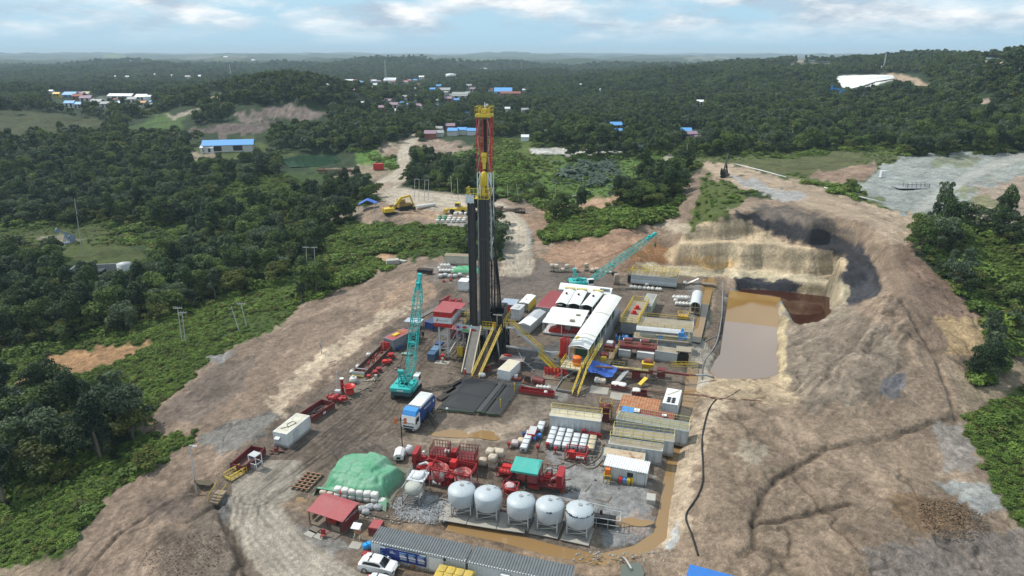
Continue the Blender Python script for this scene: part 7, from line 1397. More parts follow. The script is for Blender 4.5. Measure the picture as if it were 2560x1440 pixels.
odd('riser_column','tall red ringed column with white cap left of the red pot','wellhead',857,984,RED,lambda m:m.lathe([(.4,0),(.4,.2),(.28,.25),(.28,.9),(.36,.95),(.36,1.1),(.28,1.15),(.28,1.8),(.36,1.85),(.36,2.0),(.28,2.05),(.28,2.8),(.42,2.82),(.42,3.0),(.1,3.02)],(0,0,0),14)); P(MB().cyl((0,0,3.03),(0,0,3.15),.42,n=14),'cap',WHT,bpy.data.objects['riser_column'])
odd('bell_nipple','bright red flared round pot with open top','pot',875,986,REDB,lambda m:m.lathe([(.75,0),(.78,.9),(.7,1.0),(.7,1.2),(1.1,1.6),(1.15,1.75),(1.0,1.75),(.6,1.2)],(0,0,0),22)); bag('white bag heaped behind the red flared pot',884,957,sc=1.3)
odd('white_box','pale box lying on the star shaped wellhead','box',846,996,LGR,lambda m:m.bx(-.5,.5,-.4,.4,0,.5),SR,1.2)
# equipment basket
a,b=G(897,943),G(966,876); hd=math.atan2((b-a).x,(b-a).y); t=thing('equipment_basket','long open rusty trough full of red fittings with grey end gate','basket',(a+b)/2,-hd); Lb=(b-a).length/2
mb=MB().bx(-1.3,-1.15,-Lb,Lb,.1,1.1).bx(1.15,1.3,-Lb,Lb,.1,1.1).bx(-1.2,1.2,-Lb,Lb,.1,.25); P(mb,'trough',pal('rust brown steel',(.09,.045,.035),rough=.7,dirt=.5),t); P(MB().bx(-1.25,1.25,-Lb-.1,-Lb,.1,1.2).beam((-1.2,-Lb-.12,.2),(0,-Lb-.12,1.1),.1).beam((1.2,-Lb-.12,.2),(0,-Lb-.12,1.1),.1).beam((-1.25,-Lb+1.5,1.1),(1.25,-Lb+1.5,1.1),.12),'end_gate',LGR,t); P(MB().beam((-1.3,-Lb-.6,.6),(1.3,-Lb-.6,.6),.14).beam((-1.2,-Lb-.6,0),(-1.2,-Lb-.6,.6),.1).beam((1.2,-Lb-.6,0),(1.2,-Lb-.6,.6),.1),'yellow_bar',YEL,t); mb=MB(); r=random.Random(8)
for k in range(26): p=(r.uniform(-.9,.9),r.uniform(-Lb+.5,Lb-.5),.35); mb.cyl(p,(p[0]+r.uniform(-.7,.7),p[1]+r.uniform(-.7,.7),r.uniform(.3,1.0)),r.uniform(.1,.25),n=7)
P(mb,'fittings',RED,t); P(MB().cyl((-.7,Lb-.6,.3),(-.7,Lb-.6,2.1),.2,n=8).cyl((-.2,Lb-.5,.3),(-.2,Lb-.5,2.2),.2,n=8).cyl((.3,Lb-.6,.3),(.3,Lb-.6,2.1),.22,n=8).cyl((.7,Lb-.2,.3),(.7,Lb-.2,2.),.2,n=8),'upright_cylinder',REDB,t); P(MB().cyl((1.2,Lb+.3,0),(1.2,Lb+.3,2),.16,n=8).cyl((1.6,Lb+.3,0),(1.6,Lb+.3,2),.16,n=8),'yellow_cylinder',YEL,t)
for i,(px,py) in enumerate([(881,935),(896,922),(922,892)]): bag(['white sack at the near end of the rusty trough','white sack hanging midway on the rusty trough side','white sack near the far end of the rusty trough'][i],px,py,sc=.9)
RL=['red valve nearest the grey end gate','red fitting lying in the middle of the line beside the trough','dark red fitting on the mats beside the trough','red flanged spool standing beside the trough','small red spool next to the flanged one','red fittings heap near the grey container']
for i,(px,py,s) in enumerate([(922,946,.8),(938,938,1.),(947,930,1.),(963,912,1.1),(975,908,.8),(978,897,1.3)]): o=odd('pipe_fitting',RL[i],'fitting',px,py,(REDB if i in (0,3,4) else RED),lambda m:m.cyl((0,0,0),(0,0,.9),.3,n=10).cyl((0,0,.75),(0,0,.95),.5,n=10).cyl((-.7,0,.4),(.7,.2,.4),.2,n=8).cyl((-.3,-.8,.2),(.4,.5,.2),.14,n=7)); o.scale=(s,)*3; o['group']='red fittings beside the rusty trough'
odd('stone_post','small grey concrete post beside the red fittings','post',940,950,CONC,lambda m:m.bx(-.25,.25,-.25,.25,0,1.1)); odd('pipe_bundle','bundle of white pipes lying before the trough','pipe',902,952,WHT,lambda m:[m.cyl((-.6+k*.25,-1.4,.1),(.2+k*.25,1.4,.1),.09,n=6) for k in range(4)]); odd('plank_pile','pale planks scattered at the trough end','planks',925,950,CREAM,lambda m:[m.box((k*.3-.6,k*.2-.4,.06+k*.05),(2.4,.3,.06),.5+k*.25) for k in range(6)]); odd('floor_mat','grey green mat beside the red flared pot','mat',905,968,pal('grey green mat',(.17,.17,.13),rough=.8,dirt=.5),lambda m:m.bx(-1.3,1.3,-2.6,2.6,0,.06),-.4); odd('green_pipe','green pipe lying along the mat edge','pipe',893,985,DGN,lambda m:m.cyl((-.9,-2.4,.12),(.9,2.6,.12),.12,n=7))
for i,(px,py) in enumerate([(903,1000),(906,990),(918,985),(922,972),(932,963),(944,957)]): odd('marker_stake','thin pale stake in the row beside the haul lane','stake',px,py,CREAM,lambda m:m.beam((0,0,0),(0,0,.9),.09))['group']='stakes beside the haul lane'
odd('teal_bag','crumpled light teal sheet on the haul lane','sheet',1017,887,pal('light teal',(.25,.55,.47),rough=.6),lambda m:m.blob((0,0,.2),(2.2,1.,.45),10,3,.2,.6))
odd('hand_cart','blue cart with long handles in front of the grey container','cart',1000,872,BLU,lambda m:m.bx(-.5,.5,-1.2,.4,.2,.7).beam((-.4,.3,.6),(-.3,2.6,1.8),.08).beam((.4,.3,.6),(.4,2.6,1.8),.08).cyl((-.6,-.4,.25),(-.5,-.4,.25),.25,n=10).cyl((.5,-.4,.25),(.6,-.4,.25),.25,n=10),-.5); odd('brown_basket','brown mesh box behind the grey container','box',1030,850,pal('brown mesh',(.12,.1,.085),rough=.9,dirt=.5),lambda m:m.bx(-1.2,1.2,-1.8,1.8,.2,2.4).rail([(-1.3,-1.9,0),(1.3,-1.9,0),(1.3,1.9,0),(-1.3,1.9,0)],2.5,.1,1.3,closed=True)); odd('plastic_shed','translucent grey sheet roof behind the boom','shelter',1040,818,pal('plastic sheet',(.42,.44,.5),rough=.4),lambda m:m.bx(-2.4,1.6,-1.3,1.3,1.6,1.7).beam((-2.2,-1.2,0),(-2.2,-1.2,1.6),.1).beam((1.4,-1.2,0),(1.4,-1.2,1.6),.1).beam((1.4,1.2,0),(1.4,1.2,1.6),.1).beam((-2.2,1.2,0),(-2.2,1.2,1.6),.1))
c2,rz,L=fr((1063,824),(1081,829),9); container('blue_container','long dark blue open box left of the red and white cabin','container',c2,rz,L,9,2.0,BLU,pal('blue inside',(.05,.07,.15),rough=.7),.3); blk('fuel_tank','light blue tank box beside the cabin legs','tank',1090,888,(1.5,2.4,1.7),pal('steel blue',(.1,.2,.31),rough=.5)); blk('fuel_tank','dark blue tank box nearest the haul lane','tank',1081,899,(1.5,1.8,1.6),pal('deep blue',(.035,.1,.2),rough=.5)); blk('blue_reel','dark blue drum behind the light blue tank box','drum',1099,872,(1.4,1.8,1.5),BLU)
odd('jack','red jack on a timber foot before the cabin legs','jack',1107,898,REDB,lambda m:m.cyl((0,0,0),(0,0,1.1),.4,n=10).bx(-.7,.7,-.6,.6,0,.3)); odd('concrete_pad','pale flat pad with a short post before the cabin','slab',1106,908,CONC,lambda m:m.bx(-1.6,1.4,-.6,1.0,0,.1).bx(-.2,.2,0,.4,.1,1.1)); odd('catwalk_truss','long dark truss lying from the cabin towards the rig','truss',1133,885,pal('soiled truss',(.17,.15,.12),rough=.7,dirt=.5),lambda m:[m.beam((s,-3.5,.9),(s+.4,6,1.2),.2,.3) for s in (-.7,.7)]+[m.beam((-.7+.045*k,-3.5+k,.9),(.7+.045*k,-3.1+k,.9),.12) for k in range(9)]); odd('yellow_cabinet','yellow upright cabinet under the banner','cabinet',1151,892,YEL,lambda m:m.bx(-.6,.6,-.4,.4,.1,2.3).bx(-.62,.62,-.42,-.4,1.15,1.25)); odd('red_box','red box beside the yellow cabinet','box',1161,885,REDB,lambda m:m.bx(-.5,.5,-.4,.4,.1,.8)); c2,rz,L=fr((1130,849),(1146,851),3.5); container('red_cabin','dusty maroon box standing behind the cabin legs','container',c2,rz,L+.6,3.5,2.5,pal('dusty maroon',(.24,.07,.075),rough=.6),REDW,.4)
for i,(px,py) in enumerate([(1120,990),(1136,975),(1150,960)]): odd('steel_beam','black steel beam lying along the rack, %s'%['nearest the truck','in the middle of the line','nearest the rig'][i],'beam',px,py,DK,lambda m:m.bx(-.5,.5,-2.6,2.6,.05,.45).bx(-.65,.65,-2.6,2.6,.45,.55),-.62)['group']='black beams along the pipe rack'
odd('timber_walk','pale timber strip with short posts along the pipe rack','planks',1128,985,WOOD,lambda m:[m.bx(-.6,-.1,-6.5,6,.02,.1),m.bx(.0,.5,-6.5,6,.02,.1)]+[m.beam((-.5,-6+k*3,0),(-.5,-6+k*3,1.4),.07) for k in range(5)],-.33); odd('white_sacks','white crumpled sack between ramp and stairs','sack',1205,943,BAG,lambda m:m.blob((0,0,.5),(1.6,1.1,1.0),9,2,.22,.7)); odd('red_plate','red steel plate lying before the ramp','plate',1198,953,RED,lambda m:m.bx(-1,1,-.7,.7,0,.08),.3); odd('red_pit','maroon open box beside the ramp foot','box',1207,928,MAR,lambda m:m.bx(-1.4,1.4,-.8,-.7,0,.9).bx(-1.4,1.4,.7,.8,0,.9).bx(-1.4,-1.3,-.7,.7,0,.9).bx(1.3,1.4,-.7,.7,0,.9))
odd('water_cooler','small white machine on a red base beside the small white container','machine',1291,951,RED,lambda m:m.bx(-.8,.8,-.5,.5,.1,.6)); P(MB().bx(-.4,.2,-.3,.3,.6,1.2),'white_top',WHT,bpy.data.objects['water_cooler']); sack('pallet of white sacks below the blue tarpaulin',1493,958,1,BAG); sack('pallet of brownish sacks right of the white one below the blue tarpaulin',1507,961,1,BEIGE)
for i,(px,py,w_) in enumerate([(1498,976,3.4),(1553,992,4.)]): odd('ground_mat','grey yard mat %s'%['before the pallets of sacks','before the maroon skips'][i],'mat',px,py,CONC,lambda m:m.bx(-w_/2,w_/2,-1.4,1.4,0,.06))
# light tower
t=thing('light_tower','small white trailer with tall mast and orange lamps beside the red skids','light tower',G(999,1147),SR+.25); P(MB().prism([(-.75,.45),(-.75,1.1),(-.3,1.5),(.3,1.5),(.75,1.1),(.75,.45)],-1.1,1.1,'y'),'hood',WHT,t); P(MB().bx(-.3,.3,-1.12,-1.1,.6,1.0),'vent',DK,t)
for s in (-1,1): P(MB().cyl((s*.7,-.2,.32),(s*.9,-.2,.32),.32,n=14),'wheel',BLK,t)
P(MB().cyl((.3,1.4,.3),(.3,1.4,4.6),.09,n=8).cyl((.3,1.4,4.4),(.3,1.4,6.0),.06,n=8).beam((-.5,1.4,6),(1.1,1.4,6),.08).beam((-.9,1.2,.3),(.9,1.4,.3),.1),'mast',DK,t)
for a,z in ((-.5,6.2),(-.5,5.7),(1.0,6.2),(1.0,5.7)): P(MB().cyl((a,1.2,z),(a,1.45,z),.3,.22,10),'lamp_head',pal('orange lamp',(.6,.16,.06),rough=.4),t)
odd('plastic_can','white water container beside the red skid','container',1024,1136,WHT,lambda m:m.blob((0,0,.8),(1,1,1.5),10,1,.03,.4))
odd('drain_grating','flat metal frames lying right of the white container','grate',790,1083,GRY,lambda m:[m.bx(-1.2,1.2,-.7+k*.35,-.6+k*.35,.02,.08) for k in range(5)]+[m.bx(-1.25,-1.15,-.7,.8,.02,.08),m.bx(1.15,1.25,-.7,.8,.02,.08)])
# ---------- storage area behind the rig ----------
c2,rz,L=fr((1112,661),(1182,664),2.5); t=container('cream_container','cream ribbed container wall behind the white bags at the back corner','container',c2,rz,L,2.5,2.8,pal('cream ribs',(.55,.52,.43),rough=.6,dirt=.4),WOOD,.6,None,CREAM)
k=0
for i in range(12):
    r_,q_=i//6,i%6; bag('white bulk bag in the block at the back left corner of the yard',1101+q_*8-r_*3,681-r_*6,grp='bulk bags in the back corner',z=.9 if r_ and q_ in (1,2,3) else 0)
u=np.linspace(-1,1,18); me=None
mb=MB(); vs=[(4.2*a,2.2*b,1.5*(1-max(abs(a),abs(b))**4)+.15*math.sin(a*9+b*5)+.05) for b in np.linspace(-1,1,12) for a in u]; mb.add(vs,[(j*18+i,j*18+i+1,(j+1)*18+i+1,(j+1)*18+i) for j in range(11) for i in range(17)],True)
o=mb.build('tarpaulin',pal('mid green tarpaulin',(.07,.34,.16),rough=.55,bump=.4)); o.location=G(1166,680); o.rotation_euler=(0,0,SR); tag(o,'green tarpaulin over goods beside the white bags behind the rig','tarpaulin')
for i,(px,py) in enumerate([(1102,695),(1113,693),(1125,696),(1138,695),(1150,692),(1172,700),(1183,697)]): sack('flat pallet of grey sheets in the row before the white bags',px,py,1,LGR,SR,1.0,'flat pallets behind the rig')
odd('dark_crates','dark crates at the left corner before the back bags','crate',1063,684,DK,lambda m:m.bx(-2,2,-.8,.8,.1,1.2).rail([(-2.1,-.9,0),(2.1,-.9,0),(2.1,.9,0),(-2.1,.9,0)],1.3,.1,1,closed=True))
for i,(px,py) in enumerate([(1110,706),(1127,703)]): odd('fire_bucket_stand','small red stand %s on the bare strip behind the boom'%['at the left','at the right'][i],'stand',px,py,REDB,lambda m:m.bx(-.3,.3,-.3,.3,0,.7).beam((0,0,.7),(0,0,1.8),.08))
c2,rz,L=fr((1146,729),(1168,731),3.); container('white_cabin','small white square cabin left of the rig','cabin',c2,rz,L,3.,2.9,WHT,WHT,.7)
odd('spool_rack','rack of red pipe ends and reels left of the mast','rack',1130,757,RED,lambda m:[m.cyl((-2.2+k*.85,-.8+.8*(k%2),.5),(-2.2+k*.85,.3+.8*(k%2),.6),.38,n=10) for k in range(6)]+[m.bx(-3,3,-1.3,-1.2,.1,1.0),m.cyl((-2.6,-1,.8),(-1.,1.5,1.3),.25,n=8)]); odd('cable_tray','grey walkway along the left yard edge','planks',1085,775,GRY,lambda m:m.bx(-.6,.6,-7,7,.1,.25).rail([(-.6,-7,.25),(-.6,7,.25)],1,.06,2),-.5); odd('guard_rail','yellow frame and dark bin behind the cabin roof','frame',1168,790,YEL,lambda m:m.rail([(-1.3,-.8,0),(1.3,-.8,0),(1.3,.8,0),(-1.3,.8,0)],1.2,.09,.9,closed=True)); odd('dark_bin','dark tilted bin behind the cabin','bin',1152,788,pal('dark grey bin',(.09,.1,.11),rough=.6),lambda m:m.box((0,0,.8),(1.6,1.2,1.4),.3,1.3))
for i,(px,py,z) in enumerate([(1380,679,0),(1391,680,0),(1380,679,1.15),(1391,680,1.15),(1407,680,0),(1417,680,0),(1417,680,1.1),(1441,680,0),(1466,677,0),(1466,677,1.1),(1481,681,0),(1492,679,0)]): sack('stacked pallet of beige sacks in the row before the far slope' if z==0 else 'pallet of beige sacks on top of another before the far slope',px,py,1,BEIGE,SR,1.05,'lower pallets before the far slope' if z==0 else 'upper pallets before the far slope',z)
for z in (0,.75,1.5): sack(['bottom','middle','top'][int(z/.75)]+' bundle of the leaning sack stack left of the round bellied tank',1541,710,1,pal('brown wrapped sacks',(.36,.29,.23),rough=.8,dirt=.5),SR+z*.15,1.25,None,z)
odd('small_engine','small dark engine right of the sack row','machine',1536,688,DK,lambda m:m.bx(-.8,.8,-.5,.5,.1,.9)); odd('white_sacks','white sacks at the end of the sack row','sack',1521,683,BAG,lambda m:[m.blob((k*.6-.6,0,.3),(.8,.8,.6),8,k,.15) for k in range(3)])
# ---------- laydown beside the haul road ----------
def gt(px,py): return GT(px,py)
for i in range(18):
    r_,q_=i//6,i%6; p=gt(1094+q_*13+r_*3,556-r_*5); o=MB().blob((0,0,.5),(1.15,1.15,1.0),10,i,.06,.45).build('bulk_bag',BAG if not (r_>0 and q_<2) else TARPG); o.scale=(1.35,)*3; o.location=p+Vector((0,0,0 if r_<2 or q_<3 else 1.2)); tag(o,'green covered bag in the stack beside the haul road' if (r_>0 and q_<2) else 'white bulk bag in the stack beside the haul road','bag','green covered bags beside the haul road' if (r_>0 and q_<2) else 'bulk bags stacked beside the haul road')
def excavator():
    t=thing('excavator','yellow excavator with raised bent arm beside the blue tent','excavator',gt(975,536),R(-60)); P(MB().bx(-1.3,-.7,-1.9,1.9,0,.8).bx(.7,1.3,-1.9,1.9,0,.8),'track',BLK,t); P(MB().bx(-1.4,1.4,-2.2,1.2,1.0,2.2),'house',YEL,t); P(MB().bx(-1.35,-.3,.2,1.7,1.2,3.0),'cab',pal('yellow cab',(.5,.36,.05)),t); P(MB().beam((.2,1,1.8),(.2,4.2,5.2),.6,.8).beam((.2,4.0,5.1),(.2,7.2,5.6),.5,.6).beam((.2,7.2,5.6),(.2,8.6,1.6),.4,.5),'arm',YEL,t); P(MB().box((.2,8.4,1.2),(1.2,.9,1.1)),'bucket',DK,t); t.scale=(1.25,)*3
excavator()
t=thing('bulldozer','dark yellow bulldozer under the excavator arm','bulldozer',gt(1009,524),R(-50)); P(MB().bx(-1.4,-.8,-2,2,0,1.1).bx(.8,1.4,-2,2,0,1.1),'track',BLK,t); P(MB().bx(-.8,.8,-1.8,2,.8,1.9).bx(-.9,.9,-1.6,.2,1.9,3.1),'body',pal('ochre machine',(.42,.25,.04),dirt=.5),t); P(MB().bx(-1.8,1.8,2.4,2.6,.1,1.4),'blade',DK,t); t.scale=(1.5,)*3
t=thing('wheel_loader','yellow wheel loader behind the bulk bags','loader',gt(1142,533),R(80)); P(MB().bx(-1.1,1.1,-3.4,-.4,1.0,2.3).bx(-.8,.8,-.4,2.4,.9,1.6),'body',YEL,t); P(MB().bx(-.8,.8,-1.2,.4,2.3,3.6),'cab',YEL,t); P(MB().bx(-.82,.82,-1.0,.2,2.6,3.3),'cab_window',GLS,t); P(MB().prism([(3.2,.3),(4.4,.3),(3.9,1.5),(3.2,1.3)],-1.4,1.4,'x').beam((-.6,1.5,1.6),(-.6,3.4,.9),.3).beam((.6,1.5,1.6),(.6,3.4,.9),.3),'bucket',YEL,t)
for a in (-2.4,1.4):
    for s in (-1,1): P(MB().cyl((s*.8,a,.75),(s*1.3,a,.75),.75,n=14),'wheel',BLK,t)
t.scale=(1.25,)*3
t=thing('blue_tent','blue tarpaulin tent on poles by the tall dark trees','tent',gt(920,521),.1); P(MB().prism([(-3.4,1.9),(0,3.6),(3.4,2.2),(3.4,2.1),(0,3.5),(-3.4,1.8)],-2.2,2.2,'y'),'canopy',TARPB,t); P(MB().beam((-3.2,-2,0),(-3.2,-2,1.9),.12).beam((3.2,-2,0),(3.2,-2,2.1),.12).beam((3.2,2,0),(3.2,2,2.1),.12).beam((-3.2,2,0),(-3.2,2,1.9),.12),'pole',WOOD,t); t.scale=(1.15,)*3
def gobj(name,label,cat,px,py,m,fn,rz=0,grp=None,sc=1):
    mb=MB(); fn(mb); o=mb.build(name,m); o.location=gt(px,py); o.rotation_euler=(0,0,rz); o.scale=(sc,)*3; return tag(o,label,cat,grp)
gobj('sheet_roll','long white rolled sheet lying by the haul road','roll',1065,519,BAG,lambda m:m.cyl((-3.6,-3,.8),(3.6,3,.8),.8,.7,n=10)); gobj('pipe_skid','brown stack of pipes and frames by the road bend','skid',1272,528,pal('brown scrap',(.13,.085,.06),rough=.8,dirt=.6),lambda m:[m.cyl((-5,-2+k*.6,.6),(4,1+k*.6,.9),.25,n=6) for k in range(5)]+[m.bx(-5,-3,-2,1.5,0,1.6)],-.4); gobj('scrap_frame','dark scrap frame right of the brown pipe stack','frame',1300,533,DK,lambda m:m.bx(-2,2,-1,1,0,1.0).rail([(-2,-1,0),(2,-1,0),(2,1,0),(-2,1,0)],1.8,.2,1.5,closed=True)); gobj('red_container','red box container on the clearing by the road curve','container',947,424,REDB,lambda m:m.bx(-2.8,2.8,-1.4,1.4,.2,3.6).bx(-2.9,-2.7,-1.45,1.45,0,3.7).bx(2.7,2.9,-1.45,1.45,0,3.7)); gobj('timber_rack','reddish timber racks beside the green pool','rack',838,430,pal('reddish timber',(.2,.1,.075),rough=.9,dirt=.6),lambda m:[m.bx(-10+k*3.4,-7.6+k*3.4,-2+.5*(k%3),2,.2,1.6) for k in range(6)]+[m.beam((-10,-2.4,1.8),(10,-2.4,1.8),.3)]); gobj('slanted_board','dark slanted panel on the bank beside the road top','panel',950,378,DK,lambda m:m.box((0,0,2.),(2.2,7.5,.3)),.3); gobj('wood_pallets','pale weathered crate heap in the scrub','crate',982,662,CONC,lambda m:m.box((0,0,1.),(4,2.4,1.6),.3).box((3,1,.6),(2.6,1.6,1.2),-.4))
# ---------- poles ----------
def pole(label,top,base,kind=0,grp=None,w=.13):
    g=gt(*base); tp=at(top[0],top[1],g.y); v=tp-g; v.y=0; mb=MB().cyl(-v*.03,v,w,w*.7,7)
    if kind==1: mb.beam(v*.97+Vector((-1.1,0,0)),v*.97+Vector((1.1,0,0)),.14); [mb.cyl(v*.97+Vector((a,0,.05)),v*.97+Vector((a,0,.4)),.07,n=5) for a in (-1,-.4,.4,1)]
    o=mb.build('utility_pole',LGR); o.location=g; return tag(o,label,'pole',grp)
for a,b,k,l in [((444,768),(455,852),1,'left pole of the front pair on the grassy bank'),((455,780),(464,858),1,'right pole of the front pair on the grassy bank'),((576,760),(598,828),0,'bare leaning pole on the grassy bank'),((602,758),(617,818),1,'pole with crossbar right of the leaning one on the bank'),((765,617),(768,677),1,'left pole of the far pair on the grassy bank'),((785,617),(790,687),1,'right pole of the far pair on the grassy bank')]: pole('pale concrete '+l,a,b,k)
for a,b,l in [((1037,448),(1036,505),'first'),((1048,448),(1047,503),'second'),((1062,450),(1061,502),'third'),((1072,450),(1071,500),'fourth'),((1127,440),(1130,497),'fifth'),((1143,444),(1146,500),'sixth')]: pole('thin pole by the haul road, %s of the six left of the mast'%l,a,b,0,'poles by the haul road')
for a,b in (((1037,448),(1048,448)),((1062,450),(1072,450))):
    g=gt(a[0],504); o=MB().beam(at(a[0],a[1],g.y),at(b[0],b[1],g.y),.16).build('pole_crossbar',LGR); tag(o,'crossbar joining the %s pair of thin poles by the road'%('left' if a[0]<1050 else 'right'),'bar')
for a,b,l in [((1269,461),(1270,500),'thin pole just right of the mast on the meadow'),((1291,460),(1297,503),'second thin pole right of the mast on the meadow'),((1388,462),(1390,505),'thin pole before the silvery palms'),((1457,442),(1459,478),'thin pole among the silvery palms'),((1718,360),(1717,412),'pole at the edge of the wood behind the black pump jack'),((935,505),(939,560),'thin pole right of the blue tent'),((958,507),(960,556),'thin pole left of the excavator'),((186,495),(206,640),'very tall thin mast above the walled compound'),((842,928),(845,985),'thin pole at the left yard edge beside the white bag'),((800,850),(804,884),'short pole on the bare slope'),((2185,402),(2186,438),'pole at the edge of the grey gravel field'),((2520,378),(2519,402),'pole at the far end of the grey gravel field'),((2541,522),(2540,550),'short dark pole on the brown ground at the right')]: pole(l,a,b)
g=gt(492,1236); tp=at(474,1113,g.y); v=tp-g; v.y=0; o=MB().cyl((0,0,-.3),v,.12,.09,8).beam(v,v+Vector((1.,-.3,.1)),.1).box(v+Vector((.9,-.3,0)),(.6,.3,.15)).build('lamp_post',LGR); o.location=g; tag(o,'grey lamp post standing by the water hole at the entrance','lamp')
for i,x in enumerate((0,14)):
    g=gt(14+x*.55,1000-x*.6); tp=at(-4+x*.6,905,g.y); v=tp-g; v.y=0; mb=MB().cyl((0,0,-.5),v,.17,.13,8)
    if i==0: mb.beam(v*.95+Vector((-1,0,0)),v*.95+Vector((2.6,0,0)),.2).beam(v*.82+Vector((-1,0,0)),v*.82+Vector((2.6,0,0)),.16).cyl(v*.72+Vector((1,-.4,-.5)),v*.72+Vector((1,-.4,.9)),.5,n=10)
    o=mb.build('utility_pole',GRY); o.location=g; tag(o,['pole with crossbars and transformer at the left picture edge','second pole of the transformer pair at the left edge'][i],'pole')
# ---------- compound, sheds, pump jacks, houses ----------
g=gt(270,690); t=thing('walled_compound','walled compound with a round grey tank among the trees','compound',g,.16)
P(MB().bx(-13,-12.6,-4,7,0,2.6).bx(-13,1,6.6,7,0,2.6).bx(-12.6,0,-4,-3.7,0,1.4),'wall',GRY,t); P(MB().bx(1,15,-5,-4.7,0,1.2).beam((15,-5,.6),(11,5,2.2),.4,1.6).bx(2,15,4.6,4.9,0,1.5),'parapet',GRY,t); P(MB().lathe([(2.4,0),(2.4,4.4),(.2,5.0)],(6,0,0),20),'tank',LGR,t); P(MB().rail([(9,-3,0),(13,-3,0),(13,2,0),(9,2,0)],3.4,.14,1.3,closed=True).bx(-6,-1,-2,2,0,2.4),'machinery',DK,t)
def jack(label,px,py,m,sc,rz,ang=.35):
    t=thing('pump_jack',label,'pump jack',gt(px,py),rz); t.scale=(sc,)*3; P(MB().bx(-1,1,-4,4,0,.5),'base',m,t); P(MB().beam((-.9,1.2,.5),(0,0,5.2),.3).beam((.9,1.2,.5),(0,0,5.2),.3).beam((-.9,-1.2,.5),(0,0,5.2),.3).beam((.9,-1.2,.5),(0,0,5.2),.3),'post',m,t); d=Vector((0,math.cos(ang),math.sin(ang))); c_=Vector((0,0,5.3)); P(MB().beam(c_-d*3.6,c_+d*3.8,.5,.7),'walking_beam',m,t); n=c_+d*4; P(MB().prism([(n.y-.2,n.z-1.3),(n.y+.6,n.z-.9),(n.y+.9,n.z),(n.y+.6,n.z+.9),(n.y-.2,n.z+1.2)],-.3,.3,'x').cyl((0,n.y+.7,0),(0,n.y+.7,n.z),.05,n=5),'horse_head',m,t); P(MB().cyl((-1,-2.8,2),(-.7,-2.8,2),1.4,n=12).cyl((.7,-2.8,2),(1,-2.8,2),1.4,n=12).bx(-.6,.6,-3.6,-2,.5,2.2).beam((-.8,-2.8,2.2),c_-d*3.4,.2).beam((.8,-2.8,2.2),c_-d*3.4,.2),'crank',m,t)
jack('black pump jack on the bare hill top above the cut slope',1812,440,DK,1.05,-.5,.8); jack('pale blue pump jack in the grassy clearing at the left',168,608,pal('pale blue steel',(.2,.28,.4),rough=.5),.85,2.7,.5); jack('blue pump jack far off below the white covered slope',2098,252,SKY_,2.0,1.2,.2)
gobj('pump_house','small white cabin on the edge of the gravel field','cabin',2206,443,WHT,lambda m:m.bx(-1,1,-.8,.8,0,2.6)); gobj('well_cage','low steel cage on a slab in the gravel field','cage',2290,468,GRY,lambda m:m.rail([(-4,-1.5,0),(4,-1.5,0),(4,1.5,0),(-4,1.5,0)],1.4,.14,1.6,closed=True).bx(-8,3,-3,3,.02,.1))
def house(label,px,py,wpx,wall,roof,kind=0,hk=.5,dk=.8):
    g=gt(px,py); w=wpx*g.y/F; HOLES.append([(px-wpx*.62-1,py-5),(px+wpx*.62+1,py-5),(px+wpx*.55+1,py+3+9*F/g.y),(px-wpx*.55-1,py+3+9*F/g.y)]); d=w*dk if w<30 else w*.35; h=max(2.8,min(w*hk,5.)); t=thing('house' if kind<2 else 'warehouse',label,'house' if kind<2 else 'building',g+Vector((0,d/2,0)),random.uniform(-.15,.15)); P(MB().bx(-w/2*.94,w/2*.94,-d/2,d/2,-2,h),'wall',wall,t); rh=min(w,d)*.22+.4
    P(MB().prism([(-d/2-.5,h-.1),(0,h+rh),(d/2+.5,h-.1),(d/2+.5,h-.3),(0,h+rh-.2),(-d/2-.5,h-.3)],-w/2,w/2,'x'),'roof',roof,t)
    if w>9: P(MB().bx(-w*.3,-w*.12,-d/2-.06,-d/2,.8,h-.6).bx(w*.1,w*.28,-d/2-.06,-d/2,.8,h-.6),'window',DK,t)
    return t
HW=pal('pale house wall',(.55,.54,.5),rough=.8); HB=pal('blue sheet roof',(.1,.32,.66),rough=.5,dirt=.25,dcol=(.25,.4,.55)); HR=pal('red brown roof',(.27,.09,.06),rough=.8); HG=pal('grey sheet roof',(.33,.34,.34),rough=.6); HWh=pal('white sheet roof',(.72,.73,.73),rough=.5,dirt=.15); HP=pal('mauve roof',(.3,.2,.25),rough=.7)
g=gt(505,382); o=house('long blue roofed shed with pale wall among the trees',566,380,122,HW,HB,2,.3); o.rotation_euler=(0,0,.22); house('white gable end building adjoining the long blue shed',518,383,34,HWh,HWh,0,.4)
